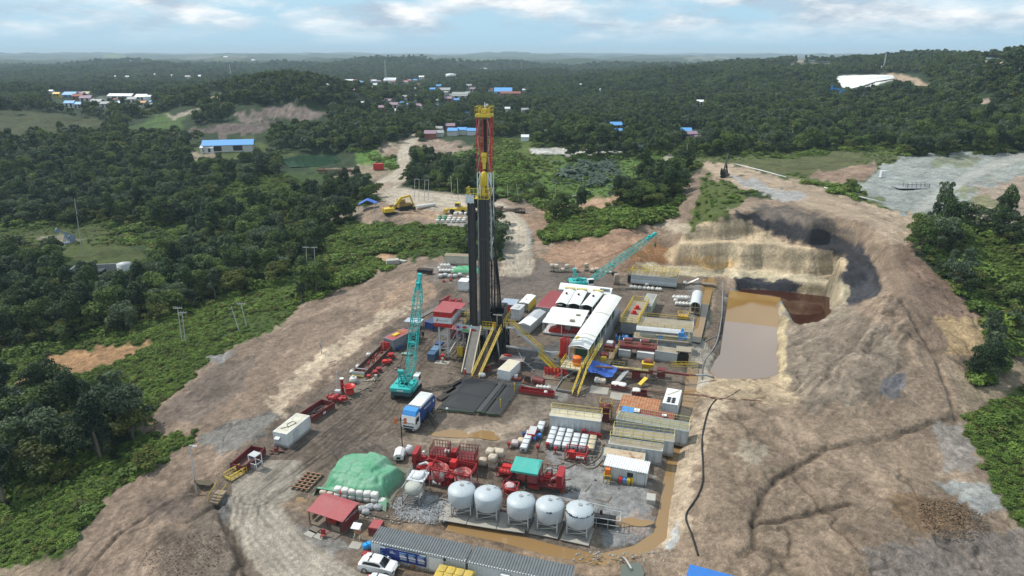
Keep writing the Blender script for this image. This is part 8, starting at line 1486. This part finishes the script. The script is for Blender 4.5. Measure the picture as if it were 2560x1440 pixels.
HS=[(1132,337,26,HW,HB,'bright blue roofed house nearest the left of the mast'),(1155,334,24,HW,HB,'blue roofed house with hipped end right of its bright blue neighbour'),(1180,336,24,HWh,HB,'pale blue roofed house partly hidden by the mast'),(1075,346,30,HR,HP,'mauve shack at the head of the waste heap'),(1098,340,22,HW,HG,'grey roofed shack behind the mauve shack'),(1125,324,24,HR,HP,'dark red roofed house above the bright blue roof'),(1098,327,18,HW,HG,'thatch coloured house left of the dark red roof'),(1540,325,30,HR,HB,'maroon walled house with blue roof right of the mast'),(1546,334,20,HR,HB,'lower blue roof below the maroon walled house'),(1716,338,28,HWh,HB,'blue and white striped roof house at the wood edge'),(1730,345,26,HP,HP,'pinkish roofed house beside the striped roof'),(1744,350,16,HP,HP,'small pinkish shed at the end of the house group'),(1313,350,20,HWh,HWh,'white shed right of the mast at the road'),(1360,336,13,HWh,HWh,'small white hut right of the white shed'),(1258,234,44,HW,HB,'blue roofed hall in the village centre'),(1276,239,50,HR,HR,'long red roof before the blue hall'),(1112,230,26,HW,HG,'grey roofed house in the village centre'),(1080,228,16,HB,HB,'blue house left of the grey roofed house'),(1012,246,14,HWh,HG,'pale bluish house in the trees left of centre'),(1120,254,20,HR,HP,'pink roofed house below the village centre'),(1142,254,14,HB,HB,'small blue tent roof below the village centre'),(1150,245,40,HW,HG,'long grey roof row in the village centre'),(1167,288,16,HW,HB,'light blue roof left of the mast top'),(1270,277,16,HWh,HWh,'white flat house right of the mast top'),(1312,281,18,HW,HG,'bluish grey roof right of the white flat house'),(985,270,22,HW,HP,'brown roofed house among palms'),(992,280,14,HWh,HWh,'white house below the brown roof'),(955,276,20,HR,HP,'dull brown house at the palm grove edge'),(970,258,18,HW,HP,'mauve roof above the palm grove'),
(172,243,32,HB,HB,'bright blue hall at the far left town'),(196,241,22,HP,HP,'mauve hall right of the bright blue hall'),(192,247,26,HR,HR,'red fronted building below the mauve hall'),(213,240,22,HW,pal('straw roof',(.4,.36,.2)),'straw coloured hall in the far left town'),(140,240,16,YEL,YEL,'yellow building left of the bright blue hall'),(126,231,12,HWh,HWh,'white tower block at the far left town'),(172,267,24,HWh,HB,'blue roof in the lower part of the far left town'),(196,269,22,HW,HB,'long low blue roof beside the lower blue roof'),(300,246,62,HWh,HWh,'long white factory roof'),(352,249,30,HWh,HWh,'white roof right of the long factory'),(370,246,14,HWh,HWh,'small white roof at the right end of the factories'),(330,255,24,HW,HG,'grey roof below the long factory'),(358,262,16,HW,pal('orange roof',(.5,.25,.1)),'orange roofed hut below the factories'),(240,262,26,HW,HG,'grey shed cluster centre left'),(262,268,22,HW,HG,'grey yard shed between town and factories'),(212,252,28,HW,HP,'mauve flat roof below the straw hall'),
(388,188,10,HWh,HWh,'tiny white house left of the hill, first'),(430,190,10,HWh,HWh,'tiny white house near the hill foot'),(470,194,18,HW,HG,'grey houses at the hill foot'),(500,192,14,HWh,HWh,'white house just left of the hill'),(318,194,10,HWh,HWh,'tiny white house above the factories'),(290,193,9,HWh,HWh,'tiny white house left above the factories'),(872,206,22,HWh,HWh,'white roof row right of the hill, left part'),(892,208,16,HWh,HWh,'white roof row right of the hill, right part'),(935,205,12,HWh,HWh,'white house beside the lattice tower'),(975,204,30,HWh,HWh,'white hall at the foot of the lattice tower'),(940,216,14,HW,HWh,'small white roof below the lattice tower'),(1054,195,14,HWh,HWh,'white roof right of the river bend'),(1310,227,10,HWh,HWh,'tiny white house right of the village'),(1452,214,10,HWh,HWh,'tiny white house on the wooded hill'),(1500,226,9,HWh,HWh,'second tiny white house on the wooded hill'),(1750,262,20,HWh,HWh,'white roof strip in the right hand wood'),(563,142,10,HWh,HWh,'white block on the far plain'),(632,150,8,HWh,HWh,'tiny white building on the far plain'),(2205,170,10,HWh,HWh,'white hut at the foot of the right hand tower')]
for px,py,w_,a,b,l in HS: house(l,px,py+3,w_,a,b)
r_=random.Random(31)
for k in range(46):
    if k<30: px,py=r_.gauss(1090,95),r_.uniform(214,272)
    elif k<38: px,py=r_.uniform(225,390),r_.uniform(238,272)
    else: px,py=r_.uniform(860,1060),r_.uniform(202,212)
    m_=r_.choice([HG,HP,HR,HWh,HB,HG]); o=house('small distant village house half hidden among the trees',px,py,r_.uniform(8,15),HW,m_); o['group']='small houses of the distant village'
def tank_far(label,px,py,wpx,m):
    g=gt(px,py); HOLES.append([(px-wpx*.6,py-4),(px+wpx*.6,py-4),(px+wpx*.6,py+2+5*F/g.y),(px-wpx*.6,py+2+5*F/g.y)]); w=wpx*g.y/F/2; o=MB().lathe([(w,-3),(w,w*.62),(w*.5,w*.72),(.1,w*.76)],(0,0,0),28).build('storage_tank',m); o.location=g; tag(o,label,'tank')
tank_far('white storage tank in the forest left of the mast',1127,195,28,HWh); tank_far('smaller white storage tank right of the other, behind the mast',1210,178,20,HWh); tank_far('red storage tank below the river bend',1017,208,19,pal('dull red tank',(.38,.05,.06)))
def tower(label,px,top,base):
    g=gt(px,base); h=at(px,top,g.y).z-g.z; w=h*.04; mb=MB(); n=12
    for s,q in ((-1,-1),(1,-1),(1,1),(-1,1)): mb.beam((s*w,q*w,-4),(s*w*.3,q*w*.3,h),.35)
    for k in range(n):
        a,b=1-.7*k/n,1-.7*(k+1)/n; z,z1=h*k/n,h*(k+1)/n; mb.beam((-w*a,-w*a,z),(w*b,-w*b,z1),.25).beam((w*a,-w*a,z),(-w*b,-w*b,z1),.25)
    o=mb.build('lattice_tower',LGR); o.location=g; tag(o,label,'tower')
tower('tall lattice mast by the river left of the rig',965,150,206); tower('short lattice mast on the wooded ridge right of the rig',1303,150,182); tower('lattice mast above the white covered slope',2209,132,172); tower('faint lattice mast beyond the hill at the left',578,160,196)
# white sheeted slope far right
Q=[(2088,196),(2102,192),(2180,189),(2232,190),(2236,198),(2190,206),(2160,216),(2128,224),(2108,222),(2094,212)]
mb=MB(); V=[GT(*p)+Vector((0,0,1.2)) for p in Q]; c_=sum(V,Vector())/len(V)+Vector((0,0,1.5)); mb.add(V+[c_],[(i,(i+1)%len(V),len(V)) for i in range(len(V))]); o=mb.build('slope_sheet',pal('white sheeting',(.75,.75,.72),rough=.6,dirt=.2)); tag(o,'white sheeting spread over the far cut slope','sheet')
# pipelines
def pline(label,pts,r=.2,h=.5):
    Q=[GT(*p)+Vector((0,0,h)) for p in pts]; mb=MB().tube(Q,r,6)
    for a,b in zip(Q,Q[1:]):
        n=max(1,int((b-a).length/9))
        for k in range(n): p=a+(b-a)*k/n; mb.beam(p,p-Vector((0,0,h+.5)),.2)
    o=mb.build('pipeline',WHT); tag(o,label,'pipe')
pline('white pipe on stands left above the cut slope behind the pump jack',[(1832,418),(1838,413),(1900,428),(1965,446)]); pline('white pipe running beside the gravel field',[(2060,472),(2120,488),(2215,512)]); pline('white pipe at the right edge below the gravel field',[(2410,570),(2480,576),(2570,588)]); pline('white pipe climbing through the copse by the road',[(1396,500),(1440,492),(1484,482)])
sheet('pond_water',grow(LAKE,1.25),-8.3,gw); lake('pool_water',[(1118,418),(1140,415),(1165,425),(1150,430),(1125,427)],pale,.1); lake('river_water',[(1022,184),(1040,181),(1052,183),(1046,193),(1030,197),(1000,199),(1002,195),(1024,192)],pale,.6)
lake('puddle_water',[(1552,1412),(1600,1405),(1612,1432),(1600,1460),(1550,1460)],water_mat('green grey water',(.1,.12,.1),.08),-.3)
puddle('puddle_water',1212,1088,30,13,.07,WM,1); puddle('puddle_water',752,1249,14,6,.06,WM,2); puddle('puddle_water',1580,1306,40,13,.07,WM,4); puddle('puddle_water',1125,1085,60,8,.05,WM,6)
r_=random.Random(77); lit={}
for k in range(330):
    z_=r_.choice([((1100,1640),(890,1000)),((1000,1560),(1180,1290)),((1060,1300),(720,880)),((1380,1560),(1060,1180)),((820,1000),(900,1010)),((1540,1740),(700,960))]); p=G(r_.uniform(*z_[0]),r_.uniform(*z_[1])); m_=r_.choice(['w','w','d','d','g','l']); mb=lit.setdefault(m_,MB())
    if r_.random()<.5: mb.box((p.x,p.y,.06),(r_.uniform(.5,2.2),r_.uniform(.08,.25),.1),r_.uniform(0,3))
    else: mb.box((p.x,p.y,.1),(r_.uniform(.15,.6),r_.uniform(.15,.5),r_.uniform(.12,.4)),r_.uniform(0,3))
for k_,m_ in (('w',WOOD),('d',DK),('g',GRY),('l',CREAM)): o=lit[k_].build('litter',m_); o['kind']='stuff'; o['label']='loose boards and small litter on the yard'
# blue roof at the lower edge, worker by the ramp
g=G(1787,1530); t=thing('site_office','bright blue roofed building cut by the lower picture edge','building',g,CRZ-.1); P(MB().bx(-3.2,3.2,-3,3,0,2.8),'wall',WHT,t); P(MB().prism([(-3.5,2.7),(0,3.9),(3.5,2.7),(3.5,2.6),(0,3.8),(-3.5,2.6)],-3.5,3.5,'x'),'roof',pal('vivid blue roof',(.02,.17,.55),rough=.4,dirt=.15),t)
def person(label,loc,rz):
    V=[(0,0,.92),(0,0,1.15),(0,0,1.38),(0,0,1.5),(0,0,1.66),(.1,0,.86),(.12,-.02,.48),(.12,.02,.06),(.12,-.12,.03),(-.1,0,.86),(-.12,.04,.48),(-.13,.0,.06),(-.13,-.14,.03),(.19,0,1.38),(.25,.03,1.12),(.24,-.1,.92),(-.19,0,1.38),(-.26,.02,1.12),(-.25,-.12,.94)]
    E=[(0,1),(1,2),(2,3),(3,4),(0,5),(5,6),(6,7),(7,8),(0,9),(9,10),(10,11),(11,12),(2,13),(13,14),(14,15),(2,16),(16,17),(17,18)]; Rr=[.15,.15,.16,.06,.1,.1,.075,.055,.05,.1,.075,.055,.05,.075,.055,.04,.075,.055,.04]
    me=bpy.data.meshes.new('person'); me.from_pydata(V,E,[]); me.materials.append(pal('red coverall',(.42,.04,.035),rough=.8)); o=bpy.data.objects.new('person',me); COL.objects.link(o); o.location=loc; o.rotation_euler=(0,0,rz)
    md=o.modifiers.new('skin','SKIN')
    for i,r in enumerate(Rr): me.skin_vertices[0].data[i].radius=(r,r)
    me.skin_vertices[0].data[0].use_root=True; o.modifiers.new('sub','SUBSURF').levels=1; tag(o,label,'person')
    P(MB().lathe([(.15,1.72),(.14,1.76),(.1,1.84),(.02,1.88)],(0,0,0),12).bx(-.1,.1,-.2,-.1,1.72,1.75),'helmet',WHT,o)
person('worker in red coverall and white helmet standing at the foot of the pipe ramp',G(1163,942),2.6)
# ---------- vegetation ----------
def leaf_mat(name,c1,c2,trans=.25):
    m=bpy.data.materials.new(name); m.use_nodes=True; nt=m.node_tree; L=nt.links.new
    for n in list(nt.nodes): nt.nodes.remove(n)
    oi=nn(nt,'ShaderNodeObjectInfo'); gp=nn(nt,'ShaderNodeNewGeometry')
    n1=nn(nt,'ShaderNodeTexNoise',Scale=.45,Detail=3.); L(gp.outputs['Position'],n1.inputs['Vector'])
    n0=nn(nt,'ShaderNodeTexNoise',Scale=.013,Detail=3.); L(gp.outputs['Position'],n0.inputs['Vector']); am=nn(nt,'ShaderNodeMath',operation='MULTIPLY_ADD'); L(n0.outputs['Fac'],am.inputs[0]); am.inputs[1].default_value=1.6; L(n1.outputs['Fac'],am.inputs[2])  # broad noise paints sunlit and cloud-shaded patches into the leaf colour
    ad=nn(nt,'ShaderNodeMath',operation='ADD'); om=nn(nt,'ShaderNodeMath',operation='MULTIPLY'); om.inputs[1].default_value=1.25; L(oi.outputs['Random'],om.inputs[0]); L(am.outputs[0],ad.inputs[0]); L(om.outputs[0],ad.inputs[1])
    mr=nn(nt,'ShaderNodeMapRange'); mr.inputs[1].default_value=1.0; mr.inputs[2].default_value=2.7; L(ad.outputs[0],mr.inputs[0])
    ra=nn(nt,'ShaderNodeValToRGB'); e=ra.color_ramp.elements; e[0].color=(*c1,1); e[1].color=(*c2,1); L(mr.outputs[0],ra.inputs['Fac'])
    at=nn(nt,'ShaderNodeVertexColor',layer_name='tint'); mu=nn(nt,'ShaderNodeMix',data_type='RGBA',blend_type='MULTIPLY'); mu.inputs[0].default_value=1
    L(ra.outputs[0],mu.inputs[6]); L(at.outputs[0],mu.inputs[7])
    d=nn(nt,'ShaderNodeBsdfPrincipled',Roughness=.65); d.inputs['Specular IOR Level'].default_value=.25; L(mu.outputs[2],d.inputs['Base Color'])
    t=nn(nt,'ShaderNodeBsdfTranslucent'); L(mu.outputs[2],t.inputs[0]); ms=nn(nt,'ShaderNodeMixShader'); ms.inputs[0].default_value=trans
    L(d.outputs[0],ms.inputs[1]); L(t.outputs[0],ms.inputs[2]); o=nn(nt,'ShaderNodeOutputMaterial'); L(ms.outputs[0],o.inputs[0]); return m
LEAF=leaf_mat('foliage',(.017,.036,.013),(.125,.18,.04)); SCRUB=leaf_mat('scrub',(.055,.098,.017),(.16,.235,.042)); PALM=leaf_mat('palm leaf',(.045,.07,.05),(.1,.14,.1))
LEAF2=leaf_mat('olive foliage',(.04,.055,.012),(.15,.17,.035)); LEAF3=leaf_mat('grey green foliage',(.028,.045,.028),(.105,.145,.075)); LEAF4=leaf_mat('deep foliage',(.012,.026,.012),(.06,.1,.03)); LM=[LEAF,LEAF4,LEAF,LEAF2,LEAF3,LEAF,LEAF4,LEAF2,LEAF3]
BARK=mat('bark',(.16,.13,.1),.9,dirt=.4,dcol=(.06,.05,.035),sc=2)
def crown_mesh(name,lobes,n,size,seed,m,flat=.45):
    """foliage: leaf sprays spread through and over a set of lobes (cx,cy,cz,rx,ry,rz)"""
    r=np.random.default_rng(seed); vs=[];tint=[]
    w=np.array([l[3]*l[4]+l[3]*l[5] for l in lobes]); w=w/w.sum()
    for l,k in zip(lobes,(w*n).astype(int)+1):
        d=r.normal(size=(k,3)); d[:,2]=np.abs(d[:,2])*1.1-.35; d/=np.linalg.norm(d,axis=1)[:,None]
        rad=r.uniform(.55,1.08,k)[:,None]**.6
        p=np.array(l[:3])+d*np.array(l[3:])*rad
        nv=d*(1-flat)+r.normal(size=(k,3))*.55+np.array([0,0,flat]); nv/=np.linalg.norm(nv,axis=1)[:,None]
        a=np.cross(nv,r.normal(size=(k,3))); a/=np.linalg.norm(a,axis=1)[:,None]; b=np.cross(nv,a)
        s=size*r.uniform(.55,1.25,k)[:,None]; q=r.uniform(.5,.9,k)[:,None]
        droop=np.array([0,0,-1.])*s*.25
        vs.append(np.stack([p-a*s+droop*.6,p-b*s*q*.75,p+a*s+droop,p+b*s*q],1))
        t=r.uniform(.72,1.25); tint.append(np.clip(t*r.uniform(.75,1.25,k),.4,1.6))
    V=np.concatenate(vs).reshape(-1,3); T=np.repeat(np.concatenate(tint),4); k=len(V)//4
    me=bpy.data.meshes.new(name); me.vertices.add(len(V)); me.vertices.foreach_set('co',V.astype(np.float32).ravel())
    me.loops.add(len(V)); me.loops.foreach_set('vertex_index',np.arange(len(V),dtype=np.int32)); me.polygons.add(k); me.polygons.foreach_set('loop_start',np.arange(k,dtype=np.int32)*4)
    me.update(calc_edges=True); ca=me.color_attributes.new('tint','FLOAT_COLOR','POINT'); ca.data.foreach_set('color',np.stack([T,T,T*.95,np.ones(len(T))],1).astype(np.float32).ravel())
    me.materials.append(m); return me
def tree_lobes(seed,hgt,rad,n,tall=1.):
    r=random.Random(seed); L=[(0,0,hgt*.72,rad*.62,rad*.62,hgt*.24)]
    for k in range(n):
        a=2*math.pi*(k/n)+r.uniform(-.5,.5); q=rad*r.uniform(.3,1.0); z=hgt*r.uniform(.38,.9)
        s=rad*r.uniform(.2,.5); L.append((math.cos(a)*q,math.sin(a)*q,z,s,s*r.uniform(.8,1.2),s*r.uniform(.6,.95)*tall))
    return L
def trunk_mesh(name,seed,hgt,rad):
    r=random.Random(seed); mb=MB(); z1=hgt*.5; w=hgt*.02+.06; lean=(r.uniform(-.4,.4),r.uniform(-.4,.4))
    mb.cyl((0,0,-.6),(lean[0]*.5,lean[1]*.5,z1*.5),w*1.25,w*.95,7,False); mb.cyl((lean[0]*.5,lean[1]*.5,z1*.5),(lean[0],lean[1],z1),w*.95,w*.7,7,False)
    for k in range(5):
        a=2*math.pi*k/5+r.uniform(-.4,.4); q=rad*r.uniform(.4,.7); mb.cyl((lean[0],lean[1],z1*r.uniform(.75,1)),(math.cos(a)*q,math.sin(a)*q,hgt*r.uniform(.6,.85)),w*.55,w*.12,5,False)
    me=bpy.data.meshes.new(name); me.from_pydata(mb.v,[],mb.f); me.materials.append(BARK); me.polygons.foreach_set('use_smooth',mb.sm); return me
KINDS=[] # (crown, trunk, height, radius)
for i,(h,rd,nl,nq,sz,tl) in enumerate([(12,4.8,13,2300,.42,1),(10,4.2,11,1900,.4,1),(15,4.4,13,2400,.42,1.3),(9,5.2,12,2000,.42,.7),(14,3.4,9,1700,.4,1.5),(11,4.6,14,2000,.42,.9),(18,3.8,10,2000,.42,1.5),(7,3.6,8,1500,.38,.9),(13,5.6,9,1500,.45,1.)]):
    KINDS.append((crown_mesh('crown',tree_lobes(i+3,h,rd,nl,tl),nq,sz,i,LM[i]),trunk_mesh('trunk',i,h,rd),h,rd))
def low_kind(i,h,rd,nl,nq,sz):
    return crown_mesh('crown',tree_lobes(i+40,h,rd,nl),nq,sz,i+40,LM[i],.55)
FARK=[low_kind(i,h,rd,nl,420,1.0) for i,(h,rd,nl) in enumerate([(12,5.4,8),(10,5.0,7),(14,4.8,8),(9,5.6,7),(12,5,9)])]
BUSH=[crown_mesh('bush',[(r_.uniform(-.8,.8),r_.uniform(-.8,.8),r_.uniform(.25,.8),r_.uniform(.5,1),r_.uniform(.5,1),r_.uniform(.4,.75)) for _ in range(6)],330,.26,80+i,(SCRUB,SCRUB,LEAF2,SCRUB)[i],.6) for i,r_ in ((k,random.Random(k+5)) for k in range(4))]
def palm_mesh(name,n,ln,h,m,seed,wid=.35):
    r=random.Random(seed); mb=MB()
    for k in range(n):
        a=2*math.pi*k/n+r.uniform(-.3,.3); e=r.uniform(.2,1.1); p=Vector((0,0,h)); d=Vector((math.cos(a)*math.cos(e),math.sin(a)*math.cos(e),math.sin(e))); s=Vector((-math.sin(a),math.cos(a),0)); vs=[]
        for j in range(6):
            w_=wid*math.sin(math.pi*(j+.6)/6.2)*(.8+.4*r.random()); vs+=[p-s*w_-Vector((0,0,w_*.6)),p.copy(),p+s*w_-Vector((0,0,w_*.6))]; p=p+d*ln/5; d=(d+Vector((0,0,-.32))).normalized()
        mb.add(vs,[(3*j+q,3*j+q+1,3*j+q+4,3*j+q+3) for j in range(5) for q in (0,1)])
    me=bpy.data.meshes.new(name); me.from_pydata(mb.v,[],mb.f); me.materials.append(m); ca=me.color_attributes.new('tint','FLOAT_COLOR','POINT'); ca.data.foreach_set('color',np.ones(len(mb.v)*4,np.float32)); return me
PALMS=[palm_mesh('crown',13,3.2,6.5,PALM,i,.5) for i in range(3)]; BANANA=[palm_mesh('crown',9,2.6,1.6,PALM,i+9,.45) for i in range(2)]
def coll_of(name,meshes):
    c=bpy.data.collections.new(name)
    for i,m in enumerate(meshes): c.objects.link(bpy.data.objects.new('%s_%02d'%(name,i),m))
    return c
def scatter(name,P,rz,sc,ix,coll,label):
    me=bpy.data.meshes.new(name); me.from_pydata([tuple(p) for p in P],[],[])
    a=me.attributes.new('sc','FLOAT_VECTOR','POINT'); a.data.foreach_set('vector',np.asarray(sc,np.float32).ravel())
    a=me.attributes.new('rot','FLOAT_VECTOR','POINT'); v=np.zeros((len(P),3),np.float32); v[:,2]=rz; a.data.foreach_set('vector',v.ravel())
    a=me.attributes.new('ix','INT','POINT'); a.data.foreach_set('value',np.asarray(ix,np.int32))
    o=bpy.data.objects.new(name,me); COL.objects.link(o); tag(o,label,None,None,'stuff')
    ng=bpy.data.node_groups.new(name,'GeometryNodeTree'); ng.interface.new_socket('Geometry',in_out='INPUT',socket_type='NodeSocketGeometry'); ng.interface.new_socket('Geometry',in_out='OUTPUT',socket_type='NodeSocketGeometry')
    N=ng.nodes.new; i=N('NodeGroupInput'); u=N('NodeGroupOutput'); p=N('GeometryNodeInstanceOnPoints'); ci=N('GeometryNodeCollectionInfo')
    ci.inputs['Collection'].default_value=coll; ci.inputs['Separate Children'].default_value=True; ci.inputs['Reset Children'].default_value=True
    def at(nm,t):
        q=N('GeometryNodeInputNamedAttribute'); q.data_type=t; q.inputs['Name'].default_value=nm; return q.outputs['Attribute']
    L=ng.links.new; L(i.outputs[0],p.inputs['Points']); L(ci.outputs[0],p.inputs['Instance']); p.inputs['Pick Instance'].default_value=True
    L(at('ix','INT'),p.inputs['Instance Index']); L(at('rot','FLOAT_VECTOR'),p.inputs['Rotation']); L(at('sc','FLOAT_VECTOR'),p.inputs['Scale']); L(p.outputs[0],u.inputs[0])
    o.modifiers.new('scatter','NODES').node_group=ng; return o
# candidate points: even jittered cells near by, cells growing with distance farther off
def cells(y0,y1,s0,k):
    xs=[];ys_=[];y=y0
    while y<y1:
        s=max(s0,k*y); n=int(2.1*(y+15)/s); xs.append(np.linspace(-1.05*(y+15),1.05*(y+15),n)+rng.uniform(-.5,.5,n)*s*.95); ys_.append(y+rng.uniform(-.5,.5,n)*s*.95); y+=s
    return np.concatenate(xs),np.concatenate(ys_)
# HOLES: photo outlines where something stands and no plant grows
def veg(x,y):
    z=height(x,y); c=paint(x,y,z,True); px,py=PR(x,y,z)
    fo=(c[:,0]<.031)&(c[:,1]>c[:,0]*1.2); gr=(~fo)&(c[:,1]>c[:,0]*1.12)&(c[:,0]<.12)
    for P in HOLES: 
        q=sdpoly(px,py,P)<0; fo&=~q; gr&=~q
    return z,px,py,fo,gr,c
HOLES+=[[(150,615),(390,615),(380,735),(150,735)],[(490,360),(640,350),(650,385),(490,390)],[(120,230),(230,228),(230,275),(120,275)],[(260,235),(390,235),(390,268),(260,268)],[(2080,238),(2112,236),(2112,256),(2080,256)],[(1698,322),(1770,325),(1760,355),(1700,350)],[(1515,315),(1562,318),(1560,342),(1515,338)],[(1110,325),(1200,325),(1200,348),(1110,345)]]
HOLES2=[[(700,385),(900,380),(960,430),(965,475),(800,470),(690,432)],[(465,372),(560,372),(605,425),(480,428)],[(2085,186),(2300,183),(2342,218),(2325,244),(2250,228),(2160,240),(2085,234)],[(2422,243),(2485,243),(2485,285),(2425,285)],[(2450,148),(2515,150),(2515,176),(2450,176)],[(2510,162),(2560,160),(2560,184),(2512,184)],[(575,262),(830,262),(830,330),(560,335)],[(518,228),(566,228),(566,268),(520,268)],[(412,268),(502,268),(502,305),(412,305)],[(440,310),(690,310),(690,355),(440,355)],[(320,295),(470,295),(470,350),(320,350)]]
def build_veg():
    HOLES.extend(HOLES2)
    x,y=cells(95,450,3.9,0); z,px,py,fo,gr,c=veg(x,y); fo&=~(sdpoly(px,py,[(1690,400),(2240,372),(2260,470),(1900,500),(1760,440)])<0); fo&=~(sdpoly(px,py,[(60,570),(490,560),(480,640),(60,640)])<0)
    vis=(px>-60)&(px<2620)&(py<1500)
    near=np.where(fo&vis)[0]; near=near[np.argsort(y[near]+np.abs(x[near])*.2)]
    one=near[:300]; rest=np.setdiff1d(np.where(fo&(px>-900)&(px<3400))[0],one)
    GRP=[('dense dark green forest tree in the valley woods left of the drill yard','trees of the valley woods on the left'),('green hillside tree growing right of the cut slope behind the ponds','trees on the right hand hillside'),('leafy tree in the copse between the haul road and the cut slope','trees of the copse beside the haul road')]
    for k,i in enumerate(one):
        cr,tr,h,rd=KINDS[int(rng.integers(len(KINDS)))]; g=0 if px[i]<1200 else (1 if px[i]>1900 else 2)
        t=thing('tree',GRP[g][0],'tree',(x[i],y[i],z[i]-.2),float(rng.uniform(0,6.28)),GRP[g][1]); s=float(rng.uniform(.42,.85)); 
        if 2280<px[i]<2400 and py[i]<640: s*=1.05
        if px[i]>2200: s*=.85
        t.scale=(s,s,s*float(rng.uniform(.85,1.1)))
        for nm,me in (('trunk',tr),('crown',cr)):
            o=bpy.data.objects.new(nm,me); COL.objects.link(o); o.parent=t
    P=[];S=[];I=[]
    nk=len(KINDS)
    for i in rest:
        P.append((x[i],y[i],z[i])); s=rng.uniform(.42,.85); S.append((s,s,s*rng.uniform(.85,1.15))); I.append(int(rng.integers(nk)) if rng.random()>.06 else nk+len(FARK)+int(rng.integers(3)))
    fx,fy=cells(450,3200,5.6,.0052); fz,fpx,fpy,ffo,fgr,fc=veg(fx,fy)
    f=np.where((ffo|(fgr&(rng.random(len(fx))<.03)))&(fpx>-800)&(fpx<3300))[0]
    for i in f:
        P.append((fx[i],fy[i],fz[i])); s=rng.uniform(.5,1.0)*max(1,min(1.9,fy[i]/1300)); S.append((s,s,rng.uniform(.5,1.05)*min(1.4,max(1,fy[i]/1700))))
        u=rng.random(); I.append(nk+len(FARK)+int(rng.integers(3)) if (u<.1 and 900<fpx[i]<1750 and fy[i]<1000) else nk+int(rng.integers(len(FARK))))
    c=coll_of('forest_tree',[k[0] for k in KINDS]+FARK+PALMS)
    scatter('forest',P,rng.uniform(0,6.28,len(P)),S,I,c,'far tropical forest covering the hills and plain')
    bx,by=cells(80,480,1.45,0); bz,bpx,bpy_,bfo,bgr,bc=veg(bx,by)
    dens=np.where(sdpoly(bpx,bpy_,[(60,570),(490,560),(480,700),(60,700)])<0,.25,.8)*np.where(bc[:,1]>.09,.4,1)*np.where((bpx>1650)&(bpx<1950),.5,1); b=np.where((bgr&(rng.random(len(bx))<dens)|(bfo&(rng.random(len(bx))<.25)))&(bpx>-500)&(bpx<3000)&(bpy_<1480))[0]
    P=[];S=[];I=[]
    for i in b:
        m=fbm(np.array([bx[i]/14]),np.array([by[i]/14]),3,99)[0]; s=rng.uniform(.35,.85)*(.5+2.3*max(0,m-.42))*(2.3 if bc[i,0]<.039 else 1.); P.append((bx[i],by[i],bz[i]-.1)); S.append((s*1.3,s*1.3,s)); u=rng.random(); I.append(int(rng.integers(4)) if not (1380<bpx[i]<1560 and 405<bpy_[i]<470 and u<.3) else 4+int(rng.integers(2)))
    tx,ty=cells(78,200,.85,0); tz,tpx,tpy,tfo,tgr,tc=veg(tx,ty); q=np.where(tgr&((tpx<560)|(tpx>2330))&(tpx>-40)&(tpx<2600)&(tpy<1480)&(rng.random(len(tx))<.75))[0]
    for i in q: s=rng.uniform(.18,.5); P.append((tx[i],ty[i],tz[i]-.05)); S.append((s*1.2,s*1.2,s*1.1)); I.append(int(rng.integers(4)))
    scatter('undergrowth',P,rng.uniform(0,6.28,len(P)),S,I,coll_of('scrub',BUSH+BANANA),'low green scrub and creepers on the slopes')
    print('VEG',len(one),len(rest),len(f),len(b))
build_veg()
